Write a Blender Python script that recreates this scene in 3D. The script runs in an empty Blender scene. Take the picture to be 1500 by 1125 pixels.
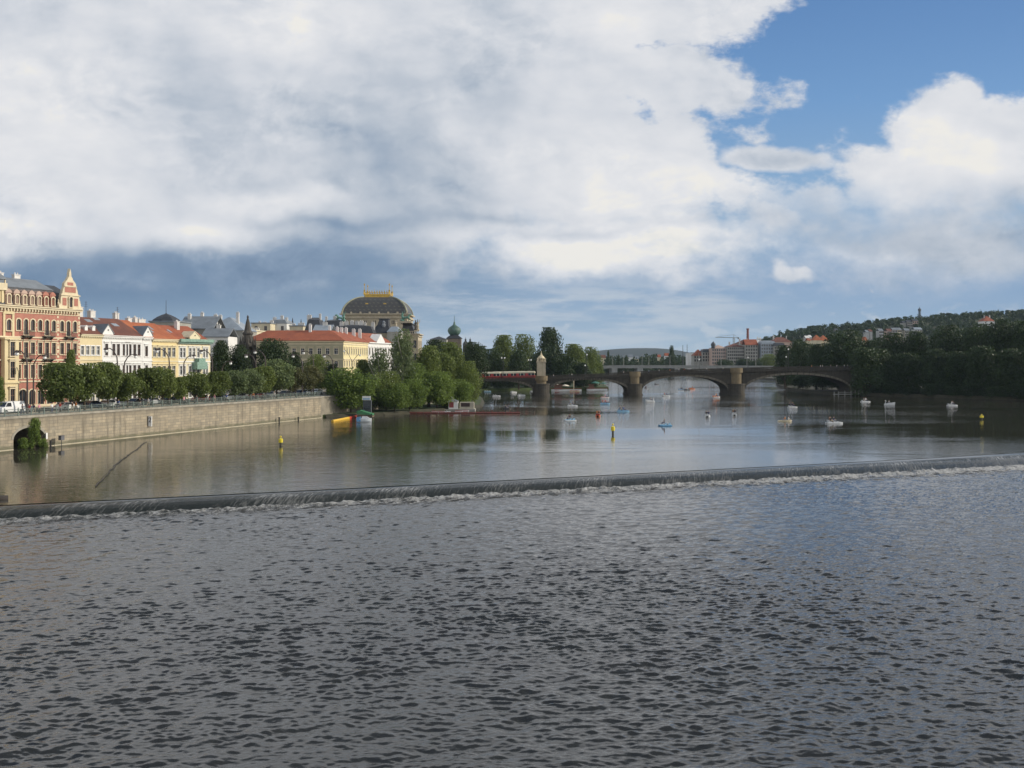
import bpy, bmesh, math, random
import numpy as np
from mathutils import Vector, Matrix

random.seed(7)
RNG = np.random.default_rng(11)
scn = bpy.context.scene
COL = scn.collection
R = math.radians

# ------------------------------------------------------------------ camera, sky, sun, exposure
F, HY, EYE = 1450.0, 528.0, 14.0            # focal length and horizon row in photo pixels; eye height over the upper pool
cam_d = bpy.data.cameras.new('camera')
cam_d.sensor_width = 36.0
cam_d.lens = 36.0 * F / 1500.0
cam_d.shift_y = -(562.5 - HY) / 1500.0
cam_d.clip_start = 0.5
cam_d.clip_end = 30000.0
cam = bpy.data.objects.new('camera', cam_d)
COL.objects.link(cam)
cam.location = (0, 0, EYE)
cam.rotation_euler = (R(90), 0, 0)
scn.camera = cam

scn.view_settings.view_transform = 'Standard'
scn.view_settings.look = 'None'
scn.view_settings.exposure = 0.0
scn.view_settings.gamma = 1.0

SUN_EL, SUN_AZ = 27.0, 88.0                 # azimuth measured from +Y (straight ahead) towards +X (right)
sun_d = bpy.data.lights.new('sun', 'SUN')
sun_d.energy = 3.8
sun_d.angle = R(0.5)
sun_d.color = (1.0, 0.92, 0.79)
sun = bpy.data.objects.new('sun', sun_d)
COL.objects.link(sun)
to_sun = Vector((math.sin(R(SUN_AZ)) * math.cos(R(SUN_EL)), math.cos(R(SUN_AZ)) * math.cos(R(SUN_EL)), math.sin(R(SUN_EL))))
sun.rotation_euler = to_sun.to_track_quat('Z', 'Y').to_euler()
sun.location = (200, 0, 200)


class E:
    """tiny expression builder for shader math nodes"""
    nt = None

    def __init__(self, s): self.s = s

    @staticmethod
    def m(op, *a, clamp=False):
        n = E.nt.nodes.new('ShaderNodeMath')
        n.operation = op
        n.use_clamp = clamp
        for i, x in enumerate(a):
            if isinstance(x, E): E.nt.links.new(x.s, n.inputs[i])
            else: n.inputs[i].default_value = x
        return E(n.outputs[0])

    def __add__(self, o): return E.m('ADD', self, o)
    __radd__ = __add__
    def __sub__(self, o): return E.m('SUBTRACT', self, o)
    def __rsub__(self, o): return E.m('SUBTRACT', o, self)
    def __mul__(self, o): return E.m('MULTIPLY', self, o)
    __rmul__ = __mul__
    def __truediv__(self, o): return E.m('DIVIDE', self, o)
    def clamp(self): return E.m('ADD', self, 0.0, clamp=True)


def emax(a, b): return E.m('MAXIMUM', a, b)
def emin(a, b): return E.m('MINIMUM', a, b)
def sstep(x, lo, hi):
    n = E.nt.nodes.new('ShaderNodeMapRange')
    n.interpolation_type = 'SMOOTHSTEP'
    E.nt.links.new(x.s, n.inputs['Value'])
    n.inputs['From Min'].default_value = lo
    n.inputs['From Max'].default_value = hi
    return E(n.outputs[0])
def evec(x, y, z=0.0):
    n = E.nt.nodes.new('ShaderNodeCombineXYZ')
    for i, v in enumerate((x, y, z)):
        if isinstance(v, E): E.nt.links.new(v.s, n.inputs[i])
        else: n.inputs[i].default_value = v
    return n.outputs[0]
def enoise(vec, scale=1.0, detail=4.0, rough=0.5, dist=0.0):
    n = E.nt.nodes.new('ShaderNodeTexNoise')
    n.inputs['Scale'].default_value = scale
    n.inputs['Detail'].default_value = detail
    n.inputs['Roughness'].default_value = rough
    n.inputs['Distortion'].default_value = dist
    E.nt.links.new(vec, n.inputs['Vector'])
    return E(n.outputs[0])
def emix(fac, a, b):
    n = E.nt.nodes.new('ShaderNodeMix')
    n.data_type = 'RGBA'
    if isinstance(fac, E): E.nt.links.new(fac.s, n.inputs[0])
    else: n.inputs[0].default_value = fac
    for i, v in ((6, a), (7, b)):
        if isinstance(v, tuple): n.inputs[i].default_value = (*v, 1.0)
        else: E.nt.links.new(v, n.inputs[i])
    return n.outputs[2]
def eramp(fac, stops, interp='LINEAR'):
    n = E.nt.nodes.new('ShaderNodeValToRGB')
    n.color_ramp.interpolation = interp
    els = n.color_ramp.elements
    while len(els) < len(stops): els.new(0.5)
    for e_, (p, c) in zip(els, stops):
        e_.position = p
        e_.color = (*c, 1.0)
    E.nt.links.new(fac.s, n.inputs[0])
    return n.outputs[0]


def s2l(*c):
    return tuple(((x / 255.0 + 0.055) / 1.055) ** 2.4 if x > 10 else x / 255.0 / 12.92 for x in c)


def build_world():
    w = bpy.data.worlds.new('World')
    scn.world = w
    w.use_nodes = True
    nt = w.node_tree
    nt.nodes.clear()
    E.nt = nt
    out = nt.nodes.new('ShaderNodeOutputWorld')
    bg = nt.nodes.new('ShaderNodeBackground')
    STR = 0.1
    bg.inputs['Strength'].default_value = STR
    nt.links.new(bg.outputs[0], out.inputs[0])
    sky = nt.nodes.new('ShaderNodeTexSky')
    sky.sky_type = 'NISHITA'
    sky.sun_disc = False
    sky.sun_elevation = R(SUN_EL)
    sky.sun_rotation = R(SUN_AZ)
    sky.air_density = 1.0
    sky.dust_density = 0.6
    sky.ozone_density = 2.0
    tc = nt.nodes.new('ShaderNodeTexCoord')
    sx = nt.nodes.new('ShaderNodeSeparateXYZ')
    nt.links.new(tc.outputs['Generated'], sx.inputs[0])
    dx, dy, dz = (E(sx.outputs[i]) for i in range(3))
    dyc = emax(dy, 0.22)
    # direction of view as slopes, in units of 100 x (1/14.5): easy to compare with measured angles of the real clouds
    u = dx / dyc * 14.5 + 7.5
    v = 5.28 - emax(dz, -0.02) / dyc * 14.5
    # domain warp so that no outline stays an ellipse
    w1 = enoise(evec(u * 0.42, v * 0.6, 3.3), 1.0, 5.0, 0.55)
    w2 = enoise(evec(u * 0.42, v * 0.6, 9.1), 1.0, 5.0, 0.55)
    uw = u + (w1 - 0.5) * 1.9
    vw = v + (w2 - 0.5) * 1.05
    fine = enoise(evec(u * 1.3, v * 2.0, 1.7), 1.0, 9.0, 0.60)
    p_w = evec(uw, vw, 0.0)

    def local(cx, cy, rx, ry, rot=0.0):
        n = nt.nodes.new('ShaderNodeVectorMath')
        n.operation = 'SUBTRACT'
        nt.links.new(p_w, n.inputs[0])
        n.inputs[1].default_value = (cx, cy, 0)
        src = n.outputs[0]
        if rot:
            r_ = nt.nodes.new('ShaderNodeVectorRotate')
            r_.rotation_type = 'Z_AXIS'
            r_.inputs['Angle'].default_value = R(rot)
            nt.links.new(src, r_.inputs['Vector'])
            src = r_.outputs[0]
        m_ = nt.nodes.new('ShaderNodeVectorMath')
        m_.operation = 'MULTIPLY'
        nt.links.new(src, m_.inputs[0])
        m_.inputs[1].default_value = (1 / rx, 1 / ry, 0)
        return m_.outputs[0]

    def blob(cx, cy, rx, ry, rot=0.0):          # signed distance-like, in units of 1 = 100 px of slope
        l = local(cx, cy, rx, ry, rot)
        n = nt.nodes.new('ShaderNodeVectorMath')
        n.operation = 'LENGTH'
        nt.links.new(l, n.inputs[0])
        return (1.0 - E(n.outputs['Value'])) * min(rx, ry)

    def gauss(cx, cy, rx, ry, amp, rot=0.0):
        l = local(cx, cy, rx, ry, rot)
        n = nt.nodes.new('ShaderNodeVectorMath')
        n.operation = 'DOT_PRODUCT'
        nt.links.new(l, n.inputs[0])
        nt.links.new(l, n.inputs[1])
        return E.m('EXPONENT', E(n.outputs['Value']) * -1.0) * amp

    def union(bl):
        r_ = blob(*bl[0])
        for b in bl[1:]: r_ = emax(r_, blob(*b))
        return r_

    # ---- where clouds are
    s_main = union([(4.2, 0.9, 5.6, 3.6), (2.5, 3.3, 6.0, 1.15), (9.5, -0.4, 2.6, 1.25, 8), (9.75, 1.15, 1.95, .58, -6), (8.6, 2.5, 2.3, 1.1),
                    (10.1, 1.92, .95, .17, -6), (9.6, 2.85, 1.3, .42), (9.7, 3.55, 3.6, .42, 3), (0.5, 1.6, 3.2, 1.9),
                    (-4, 1, 4, 3), (3, -5, 8, 4.4), (15, -6.8, 8.5, 6.2), (9.5, 3.95, 2.6, .3), (8.7, 3.55, 2.6, .75)])
    s_right = union([(13.75, 1.95, .95, .85), (14.7, 2.1, 1.2, .8), (13.6, 2.75, 1.6, .7, -12), (15.6, 2.5, 1.8, 1.2),
                     (12.6, 3.15, 2.3, .42, -4), (15.4, 3.3, 3.0, .5), (14.3, 3.5, 3.2, .8), (18.5, 2.4, 3, 1.8)])
    s_small = union([(11.2, 2.42, 1.1, .22, -3), (11.72, 4.03, .55, .12), (11.58, 3.97, .30, .17), (11.86, 3.99, .24, .13), (13.05, 4.03, .07, .06)])
    nz = (fine - 0.5)
    m_soft = sstep(s_main + nz * 1.3, -0.20, 0.55)
    k_low = sstep(v - u * 0.06, 2.0, 2.9)
    m_main = sstep(s_main + nz * 1.1, -0.04, 0.20) * (1.0 - k_low) + m_soft * k_low
    k_lr = sstep(v, 2.5, 3.2)
    m_right = sstep(s_right + nz * 0.95, -0.04, 0.22) * (1.0 - k_lr) + sstep(s_right + nz * 1.2, -0.2, 0.8) * k_lr
    m_small = sstep(s_small + nz * 0.22, -0.03, 0.09)
    # elsewhere (overhead, to the sides and behind): broken cloud
    gn = enoise(evec(dx * 2.3 / (E.m('ABSOLUTE', dz) + 0.25), dy * 2.3 / (E.m('ABSOLUTE', dz) + 0.25), 5.0), 1.0, 6.0, 0.55)
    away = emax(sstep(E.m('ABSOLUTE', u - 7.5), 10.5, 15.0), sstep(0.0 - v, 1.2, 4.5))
    m_gen = sstep(gn, 0.33, 0.50) * away
    mask = emax(emax(m_main, m_right), emax(m_small, m_gen)).clamp()

    # ---- how bright they are
    big = enoise(evec(u * 0.33, v * 0.62, 7.7), 1.0, 6.0, 0.55)
    rel = enoise(evec(u * 0.55, v * 0.9, 2.2), 1.0, 6.0, 0.50)
    rel2 = enoise(evec(u * 0.55 + 0.16, v * 0.9 - 0.13, 2.2), 1.0, 6.0, 0.50)
    bl1 = enoise(evec(uw * 1.5, vw * 2.3, 6.6), 1.0, 8.0, 0.60)
    bl2 = enoise(evec(uw * 1.5 + 0.20, vw * 2.3 - 0.22, 6.6), 1.0, 8.0, 0.60)
    where = sstep(enoise(evec(u * 0.4, v * 0.8, 12.0), 1.0, 3.0, 0.5), 0.42, 0.62) * 0.8 + 0.2
    zen = sstep(dz, 0.50, 0.74)                # zenith darkened on purpose so steep wavelets reflect dark flecks
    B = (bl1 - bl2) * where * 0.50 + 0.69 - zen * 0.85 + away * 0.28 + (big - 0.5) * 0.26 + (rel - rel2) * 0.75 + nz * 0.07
    G = [(.6, 1.9, 1.3, 1.7, .20), (4.3, .1, 2.0, .8, .18), (2.8, 1.9, 1.0, 1.2, -.10), (5.9, 2.6, 1.6, 1.2, -.20),
         (9.8, .5, 2.2, .9, .16), (9.0, 2.4, 1.8, .8, .20), (9.9, 2.85, 1.3, .45, .12), (4.0, 2.92, 1.5, .22, .26),
         (3.0, 3.45, .9, .24, .40), (0.5, 3.2, 1.3, .4, .14), (8.8, 3.6, 2.6, .33, .20), (4.4, 3.30, 1.6, .12, -.16), (4.8, 3.75, 1.6, .4, -.25),
         (2.0, 4.1, 4.4, .42, -.50), (8.8, 4.28, 2.8, .10, -.22), (8.8, 3.75, 2.4, .42, .22), (10.5, 3.62, 1.0, .08, -.14),
         (11.1, 2.45, .8, .15, -.22), (14.0, 1.9, 1.6, 1.0, .22), (13.8, 2.6, 1.3, .5, .14), (14.6, 3.6, 2.6, .5, -.26), (12.4, 3.25, 1.5, .3, -.12), (12.4, 3.72, 1.2, .13, .22), (10.2, 3.3, .9, .10, -.15), (6.6, .9, 1.6, .6, -.06),
         (7.6, 3.15, 1.4, .10, -.18), (8.5, 3.4, .8, .10, -.26)]
    for g in G: B = B + gauss(*g)
    cloud = eramp(B, [(0.0, s2l(102, 127, 156)), (0.30, s2l(136, 156, 180)), (0.52, s2l(180, 190, 203)), (0.74, s2l(212, 216, 223)),
                      (0.92, s2l(229, 230, 233)), (1.0, s2l(238, 236, 231))])
    # ---- clear air: deep blue aloft, slate rain haze low down
    nsk = nt.nodes.new('ShaderNodeVectorMath')
    nsk.operation = 'SCALE'
    nt.links.new(sky.outputs[0], nsk.inputs[0])
    nsk.inputs['Scale'].default_value = STR
    blue = emix(0.62, nsk.outputs[0], eramp(sstep(v, -1.0, 3.6), [(0.0, s2l(80, 130, 192)), (0.55, s2l(108, 157, 212)), (1.0, s2l(140, 176, 214))]))
    low = eramp(sstep(u, -1.0, 14.0), [(0.0, s2l(104, 130, 160)), (0.38, s2l(114, 141, 170)), (0.66, s2l(142, 168, 197)), (1.0, s2l(138, 166, 198))])
    low = emix(sstep(v, 4.1, 5.3), low, s2l(163, 185, 204))
    clear = emix(sstep(v + (w1 - 0.5) * 0.8, 2.6, 4.2), blue, low)
    # warm puffs and thin streaks near the skyline
    st = enoise(evec(u * 0.8, v * 4.6, 4.4), 1.0, 6.0, 0.6)
    streak = sstep(st, 0.40, 0.66) * sstep(v, 3.9, 4.4) * sstep(u, 4.5, 7.0) * (1.0 - sstep(u, 10.2, 12.0)) * 0.8
    pf = enoise(evec(u * 1.7, v * 3.4, 8.8), 1.0, 5.0, 0.55)
    puff = sstep(pf, 0.54, 0.68) * sstep(v, 4.3, 4.7) * sstep(u, 5.4, 6.6) * 0.75
    clear = emix(emax(streak, puff), clear, s2l(190, 200, 211))
    fade = (1.0 - sstep(v + (w2 - 0.5) * 0.5, 4.10, 4.55) * (1.0 - away)).clamp()
    col = emix(emax(mask * fade, m_small), clear, cloud)
    sc = nt.nodes.new('ShaderNodeVectorMath')
    sc.operation = 'SCALE'
    nt.links.new(col, sc.inputs[0])
    nt.links.new(((1.0 + away * 0.45 - zen * 0.75) * (1.0 / STR)).s, sc.inputs['Scale'])     # unseen sky boosted to brighten water and ambient light, zenith dimmed
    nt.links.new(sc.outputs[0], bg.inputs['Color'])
    w.cycles.sampling_method = 'MANUAL'
    w.cycles.sample_map_resolution = 512


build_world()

# ------------------------------------------------------------------ helpers


def W(px, py, D):
    """world point seen at photo pixel (px, py) at distance D ahead"""
    return Vector(((px - 750) / F * D, D, EYE + (HY - py) / F * D))


def lerp(a, b, t): return a + (b - a) * t


def interp(x, pts):
    if x <= pts[0][0]: return pts[0][1]
    for (a, b), (c, d) in zip(pts, pts[1:]):
        if x <= c: return b + (d - b) * (x - a) / (c - a)
    return pts[-1][1]


def tag(o, label=None, cat=None, group=None, kind=None):
    if label: o['label'] = label
    if cat: o['category'] = cat
    if group: o['group'] = group
    if kind: o['kind'] = kind
    return o


def empty(name, loc, rz=0.0):
    o = bpy.data.objects.new(name, None)
    o.location = loc
    o.rotation_euler = (0, 0, rz)
    o.empty_display_size = 0.5
    COL.objects.link(o)
    return o


def thing(name, label, cat, loc, rz=0.0, group=None):
    return tag(empty(name, loc, rz), label, cat, group)


def link(name, me, parent=None, loc=(0, 0, 0), rz=0.0, scale=None):
    o = bpy.data.objects.new(name, me)
    o.location = loc
    o.rotation_euler = (0, 0, rz)
    if scale is not None: o.scale = scale
    COL.objects.link(o)
    if parent: o.parent = parent
    return o


def copy_tree(o, parent=None):
    c = o.copy()
    COL.objects.link(c)
    c.parent = parent
    for ch in list(o.children): copy_tree(ch, c)
    return c


def ordinal(i):
    return ['first', 'second', 'third', 'fourth', 'fifth', 'sixth', 'seventh', 'eighth', 'ninth', 'tenth', 'eleventh', 'twelfth', 'thirteenth',
            'fourteenth', 'fifteenth', 'sixteenth', 'seventeenth', 'eighteenth', 'nineteenth', 'twentieth', 'twenty-first', 'twenty-second',
            'twenty-third', 'twenty-fourth', 'twenty-fifth', 'twenty-sixth', 'twenty-seventh', 'twenty-eighth', 'twenty-ninth', 'thirtieth'][i]


class MB:
    """mesh builder: collects faces, builds ONE mesh object"""

    def __init__(self): self.v, self.f, self.mi = [], [], []

    def face(self, pts, m=0):
        b = len(self.v)
        self.v += [tuple(p) for p in pts]
        self.f.append(tuple(range(b, b + len(pts))))
        self.mi.append(m)

    def add(self, vs, fs, m=0):
        b = len(self.v)
        self.v += [tuple(p) for p in vs]
        for f in fs:
            self.f.append(tuple(b + i for i in f))
            self.mi.append(m)

    def box(self, x0, x1, y0, y1, z0, z1, m=0):
        vs = [(x0, y0, z0), (x1, y0, z0), (x1, y1, z0), (x0, y1, z0), (x0, y0, z1), (x1, y0, z1), (x1, y1, z1), (x0, y1, z1)]
        self.add(vs, [(0, 3, 2, 1), (4, 5, 6, 7), (0, 1, 5, 4), (1, 2, 6, 5), (2, 3, 7, 6), (3, 0, 4, 7)], m)

    def prism(self, poly, z0, z1, m=0, cap_top=True, cap_bot=True):
        """vertical prism over a counter-clockwise plan polygon"""
        n = len(poly)
        vs = [(x, y, z0) for x, y in poly] + [(x, y, z1) for x, y in poly]
        fs = [(i, (i + 1) % n, n + (i + 1) % n, n + i) for i in range(n)]
        if cap_top: fs.append(tuple(range(n, 2 * n)))
        if cap_bot: fs.append(tuple(reversed(range(n))))
        self.add(vs, fs, m)

    def extrude(self, poly, a, b, axis='y', m=0):
        """outline in the other two coordinates (x,z for 'y'; y,z for 'x'), thickened from a to b"""
        n = len(poly)
        if axis == 'y': vs = [(p, a, q) for p, q in poly] + [(p, b, q) for p, q in poly]
        else: vs = [(a, p, q) for p, q in poly] + [(b, p, q) for p, q in poly]
        fs = [(i, (i + 1) % n, n + (i + 1) % n, n + i) for i in range(n)] + [tuple(range(n, 2 * n)), tuple(reversed(range(n)))]
        self.add(vs, fs, m)

    def loft(self, rings, m=0, cap=True, closed=True):
        n = len(rings[0])
        vs = [p for r in rings for p in r]
        fs = []
        for k in range(len(rings) - 1):
            for i in range(n if closed else n - 1):
                j = (i + 1) % n
                fs.append((k * n + i, k * n + j, (k + 1) * n + j, (k + 1) * n + i))
        if cap:
            fs.append(tuple(reversed(range(n))))
            fs.append(tuple(range((len(rings) - 1) * n, len(rings) * n)))
        self.add(vs, fs, m)

    def lathe(self, prof, cx=0.0, cy=0.0, n=12, m=0, a0=0.0):
        rings = [[(cx + r * math.cos(a0 + 2 * math.pi * i / n), cy + r * math.sin(a0 + 2 * math.pi * i / n), z) for i in range(n)] for r, z in prof]
        self.loft(rings, m)

    def tube(self, pts, rad, n=6, m=0):
        rings = []
        pts = [Vector(p) for p in pts]
        if not hasattr(rad, '__len__'): rad = [rad] * len(pts)
        for i, p in enumerate(pts):
            d = (pts[min(i + 1, len(pts) - 1)] - pts[max(i - 1, 0)]).normalized()
            a = d.cross(Vector((0, 0, 1)))
            if a.length < 1e-3: a = Vector((1, 0, 0))
            a.normalize()
            b = a.cross(d)
            rings.append([tuple(p + (a * math.cos(2 * math.pi * k / n) + b * math.sin(2 * math.pi * k / n)) * rad[i]) for k in range(n)])
        self.loft(rings, m)

    def mesh(self, name, mats, smooth=False):
        me = bpy.data.meshes.new(name)
        me.from_pydata(self.v, [], self.f)
        if not isinstance(mats, (list, tuple)): mats = [mats]
        for mt in mats: me.materials.append(mt)
        me.polygons.foreach_set('material_index', self.mi)
        bm = bmesh.new()
        bm.from_mesh(me)
        bmesh.ops.remove_doubles(bm, verts=bm.verts, dist=1e-5)
        bmesh.ops.recalc_face_normals(bm, faces=bm.faces)
        bm.to_mesh(me)
        bm.free()
        if smooth: me.polygons.foreach_set('use_smooth', [True] * len(me.polygons))
        me.update()
        return me

    def build(self, name, mats, parent=None, loc=(0, 0, 0), rz=0.0, smooth=False):
        return link(name, self.mesh(name, mats, smooth), parent, loc, rz)


def mat(name, col, rough=0.8, var=0.25, scale=0.6, bump=0.0, col2=None, metallic=0.0, streak=0.0, spec=0.5):
    """procedural surface: base colour with noise variation, optional vertical weather streaks and bump"""
    m = bpy.data.materials.new(name)
    m.use_nodes = True
    nt = m.node_tree
    b = nt.nodes['Principled BSDF']
    b.inputs['Roughness'].default_value = rough
    b.inputs['Metallic'].default_value = metallic
    b.inputs['Specular IOR Level'].default_value = spec
    E.nt = nt
    tc = nt.nodes.new('ShaderNodeTexCoord')
    c2 = col2 or tuple(max(0.0, c * (1 - var)) for c in col)
    n1 = enoise(tc.outputs['Object'], scale, 5.0, 0.6)
    c = emix(sstep(n1, 0.32, 0.68), col, c2)
    if streak:
        mp = nt.nodes.new('ShaderNodeMapping')
        mp.inputs['Scale'].default_value = (1.6, 1.6, 0.12)
        nt.links.new(tc.outputs['Object'], mp.inputs[0])
        n2 = enoise(mp.outputs[0], 1.0, 5.0, 0.65)
        c = emix(sstep(n2, 0.42, 0.75) * streak, c, tuple(x * 0.45 for x in col))
    nt.links.new(c, b.inputs['Base Color'])
    if bump:
        bp = nt.nodes.new('ShaderNodeBump')
        bp.inputs['Strength'].default_value = bump
        bp.inputs['Distance'].default_value = 0.1
        n3 = enoise(tc.outputs['Object'], scale * 6, 4.0, 0.6)
        nt.links.new(n3.s, bp.inputs['Height'])
        nt.links.new(bp.outputs[0], b.inputs['Normal'])
    return m


def block_mat(name, col, col2, mortar, bw=0.9, bh=0.42, rough=0.9, along='x', stain=0.5, patch=0.35, tide=False):
    """coursed stone or brick on upright faces"""
    m = bpy.data.materials.new(name)
    m.use_nodes = True
    nt = m.node_tree
    b = nt.nodes['Principled BSDF']
    b.inputs['Roughness'].default_value = rough
    E.nt = nt
    tc = nt.nodes.new('ShaderNodeTexCoord')
    s = nt.nodes.new('ShaderNodeSeparateXYZ')
    nt.links.new(tc.outputs['Object'], s.inputs[0])
    X, Y, Z = (E(s.outputs[i]) for i in range(3))
    vec = evec(X + Y * 0.77 if along == 'xy' else X, Z, 0.0)
    br = nt.nodes.new('ShaderNodeTexBrick')
    br.inputs['Color1'].default_value = (*col, 1)
    br.inputs['Color2'].default_value = (*col2, 1)
    br.inputs['Mortar'].default_value = (*mortar, 1)
    br.inputs['Scale'].default_value = 1.0
    br.inputs['Mortar Size'].default_value = 0.025
    br.inputs['Brick Width'].default_value = bw
    br.inputs['Row Height'].default_value = bh
    nt.links.new(vec, br.inputs['Vector'])
    n1 = enoise(tc.outputs['Object'], 0.35, 6.0, 0.65)
    c = emix(sstep(n1, 0.35, 0.7) * patch, br.outputs['Color'], tuple(x * 0.55 for x in col))
    n2 = enoise(evec(X * 1.1, Y * 1.1, Z * 0.1), 1.0, 5.0, 0.65)
    c = emix(sstep(n2, 0.45, 0.72) * stain, c, tuple(x * 0.38 for x in col2))
    if tide:                                  # damp, weedy tide mark along the waterline and a sooty band under the coping
        n4 = enoise(evec(X * 0.5, 0.0, Z * 1.5), 1.0, 5.0, 0.6)
        c = emix((1.0 - sstep(Z + (n4 - 0.5) * 1.3, 0.25, 0.95)) * 0.75, c, (0.085, 0.088, 0.050))
        n5 = enoise(evec(X * 0.22, 3.0, Z * 0.5), 1.0, 5.0, 0.6)
        c = emix(sstep(Z + (n5 - 0.5) * 2.4, 3.6, 4.9) * 0.5, c, (0.13, 0.115, 0.09))
        c = emix(sstep(n5, 0.56, 0.72) * 0.4, c, (0.42, 0.38, 0.29))
    nt.links.new(c, b.inputs['Base Color'])
    bp = nt.nodes.new('ShaderNodeBump')
    bp.inputs['Strength'].default_value = 0.6
    bp.inputs['Distance'].default_value = 0.05
    nt.links.new(enoise(tc.outputs['Object'], 2.5, 5.0, 0.7).s, bp.inputs['Height'])
    nt.links.new(bp.outputs[0], b.inputs['Normal'])
    return m

# ------------------------------------------------------------------ water, weir, ground
LOWER = -1.1                                # level of the pool below the weir


def water_mat(name, body, rough, layers, calm=None, ior=1.33):
    """murky river water; layers = (scale_x, scale_y, detail, height, distance)"""
    m = bpy.data.materials.new(name)
    m.use_nodes = True
    nt = m.node_tree
    b = nt.nodes['Principled BSDF']
    E.nt = nt
    tc = nt.nodes.new('ShaderNodeTexCoord')
    s = nt.nodes.new('ShaderNodeSeparateXYZ')
    nt.links.new(tc.outputs['Object'], s.inputs[0])
    X, Y = E(s.outputs[0]), E(s.outputs[1])
    n0 = enoise(evec(X * 0.02, Y * 0.02, 1.0), 1.0, 4.0, 0.6)
    c = emix(sstep(n0, 0.3, 0.7), body, tuple(x * 0.8 for x in body))
    b.inputs['IOR'].default_value = ior
    b.inputs['Specular IOR Level'].default_value = 0.7
    b.inputs['Roughness'].default_value = rough
    h = None
    for (sx_, sy_, det, hh) in layers:
        n = enoise(evec(X * sx_, Y * sy_, 3.0), 1.0, det, 0.55) * hh
        h = n if h is None else h + n
    if calm:
        k = calm(X, Y)
        h = h * k * (1.0 + sstep(Y, 200.0, 430.0) * 2.2)
    nt.links.new(c, b.inputs['Base Color'])
    bp = nt.nodes.new('ShaderNodeBump')
    bp.inputs['Strength'].default_value = 1.0
    bp.inputs['Distance'].default_value = 1.0
    nt.links.new(h.s, bp.inputs['Height'])
    nt.links.new(bp.outputs[0], b.inputs['Normal'])
    return m


def calm_zones(X, Y):
    # wind lanes: long soft patches with few ripples, and glassy water in the lee of the quay wall
    big = enoise(evec(X * 0.012, Y * 0.028, 6.0), 1.0, 4.0, 0.6, 0.6)
    lane = sstep(big, 0.36, 0.60) * 0.85 + 0.15
    wob = enoise(evec(X * 0.05, Y * 0.05, 2.0), 1.0, 3.0, 0.5) * 9.0
    d = X * 0.94 - Y * 0.34 + 126.3          # distance from the quay wall, positive on the river side
    lee = sstep(d + wob - (Y - 100.0) * -0.22, 26.0, 31.0)
    lee = emax(lee, sstep(Y, 190.0, 240.0) * 0.5)
    return lane * (lee * 0.97 + 0.03)


M_up = water_mat('upper_pool_water', (0.050, 0.048, 0.036), 0.02, [(0.9, 1.7, 3.0, 0.026), (0.25, 0.5, 2.0, 0.030), (2.6, 4.8, 2.0, 0.011)], calm_zones)
M_low = water_mat('lower_pool_water', (0.024, 0.023, 0.019), 0.03, [(3.0, 7.5, 5.0, 0.014), (9.5, 14.5, 3.0, 0.004)], None, 1.5)

# the weir crest, measured on the photograph, as points in the world
CREST = [(-700, 772), (-250, 752), (0, 740), (250, 728), (500, 716), (750, 703), (1000, 690), (1250, 677), (1500, 663), (1800, 646), (2200, 625)]
crest = [((px - 750) / F * (F * EYE / (py - HY)), F * EYE / (py - HY)) for px, py in CREST]


def crest_y(x): return interp(x, crest)


xs_w = np.linspace(crest[0][0], crest[-1][0], 420)
cy = np.array([crest_y(x) for x in xs_w])
cy = np.convolve(np.pad(cy, 8, mode='edge'), np.ones(17) / 17, 'valid')


def np_mesh(name, V, Fq, mats, smooth=True):
    me = bpy.data.meshes.new(name)
    V = np.ascontiguousarray(V, dtype=np.float32)
    Fq = np.ascontiguousarray(Fq, dtype=np.int32)
    nf, k = Fq.shape
    me.vertices.add(len(V))
    me.vertices.foreach_set('co', V.ravel())
    me.loops.add(nf * k)
    me.loops.foreach_set('vertex_index', Fq.ravel())
    me.polygons.add(nf)
    me.polygons.foreach_set('loop_start', np.arange(0, nf * k, k, dtype=np.int32))
    me.polygons.foreach_set('loop_total', np.full(nf, k, dtype=np.int32))
    for mt in (mats if isinstance(mats, (list, tuple)) else [mats]): me.materials.append(mt)
    me.polygons.foreach_set('use_smooth', np.full(nf, smooth))
    me.update(calc_edges=True)
    return me


def grid_faces(nr, nc):
    i = np.arange(nr - 1)[:, None] * nc + np.arange(nc - 1)[None, :]
    return np.stack([i, i + 1, i + nc + 1, i + nc], -1).reshape(-1, 4)


# upper pool: one sheet from the crest to far up the river
nrow = 60
tt = np.linspace(0, 1, nrow) ** 2.2
rows = []
for t in tt: rows.append(np.stack([xs_w * (1 + t * 5.0), cy + t * 2600.0, np.zeros_like(xs_w)], -1))
V = np.concatenate(rows)
o = link('river_upper_pool', np_mesh('river_upper_pool', V, grid_faces(nrow, len(xs_w)), M_up))
tag(o, kind='structure')

# lower pool: wind chop as real geometry
foot_w = np.interp(xs_w, [-60, 0, 40, 80, 140], [4.2, 5.0, 6.5, 9.0, 12.0])       # plan width of the apron under the water
ncol = 1150
yn = 27.0
nr_l = 960
sc_ = np.linspace(-1, 1, ncol)
ss = (np.exp(np.linspace(0, math.log(4.2), nr_l)) - 1) / 3.2
foot_mid = np.interp(0.0, xs_w, cy - foot_w) + 0.9
Yb = yn + (foot_mid - yn) * ss
Xl = sc_[None, :] * (0.60 * Yb[:, None] + 22.0)
Xl[:, :] *= 1 + 0.30 * ss[:, None] ** 3
foot_y = np.interp(Xl, xs_w, cy - foot_w) + 0.9
Yl = yn + (foot_y - yn) * ss[:, None]


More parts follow.
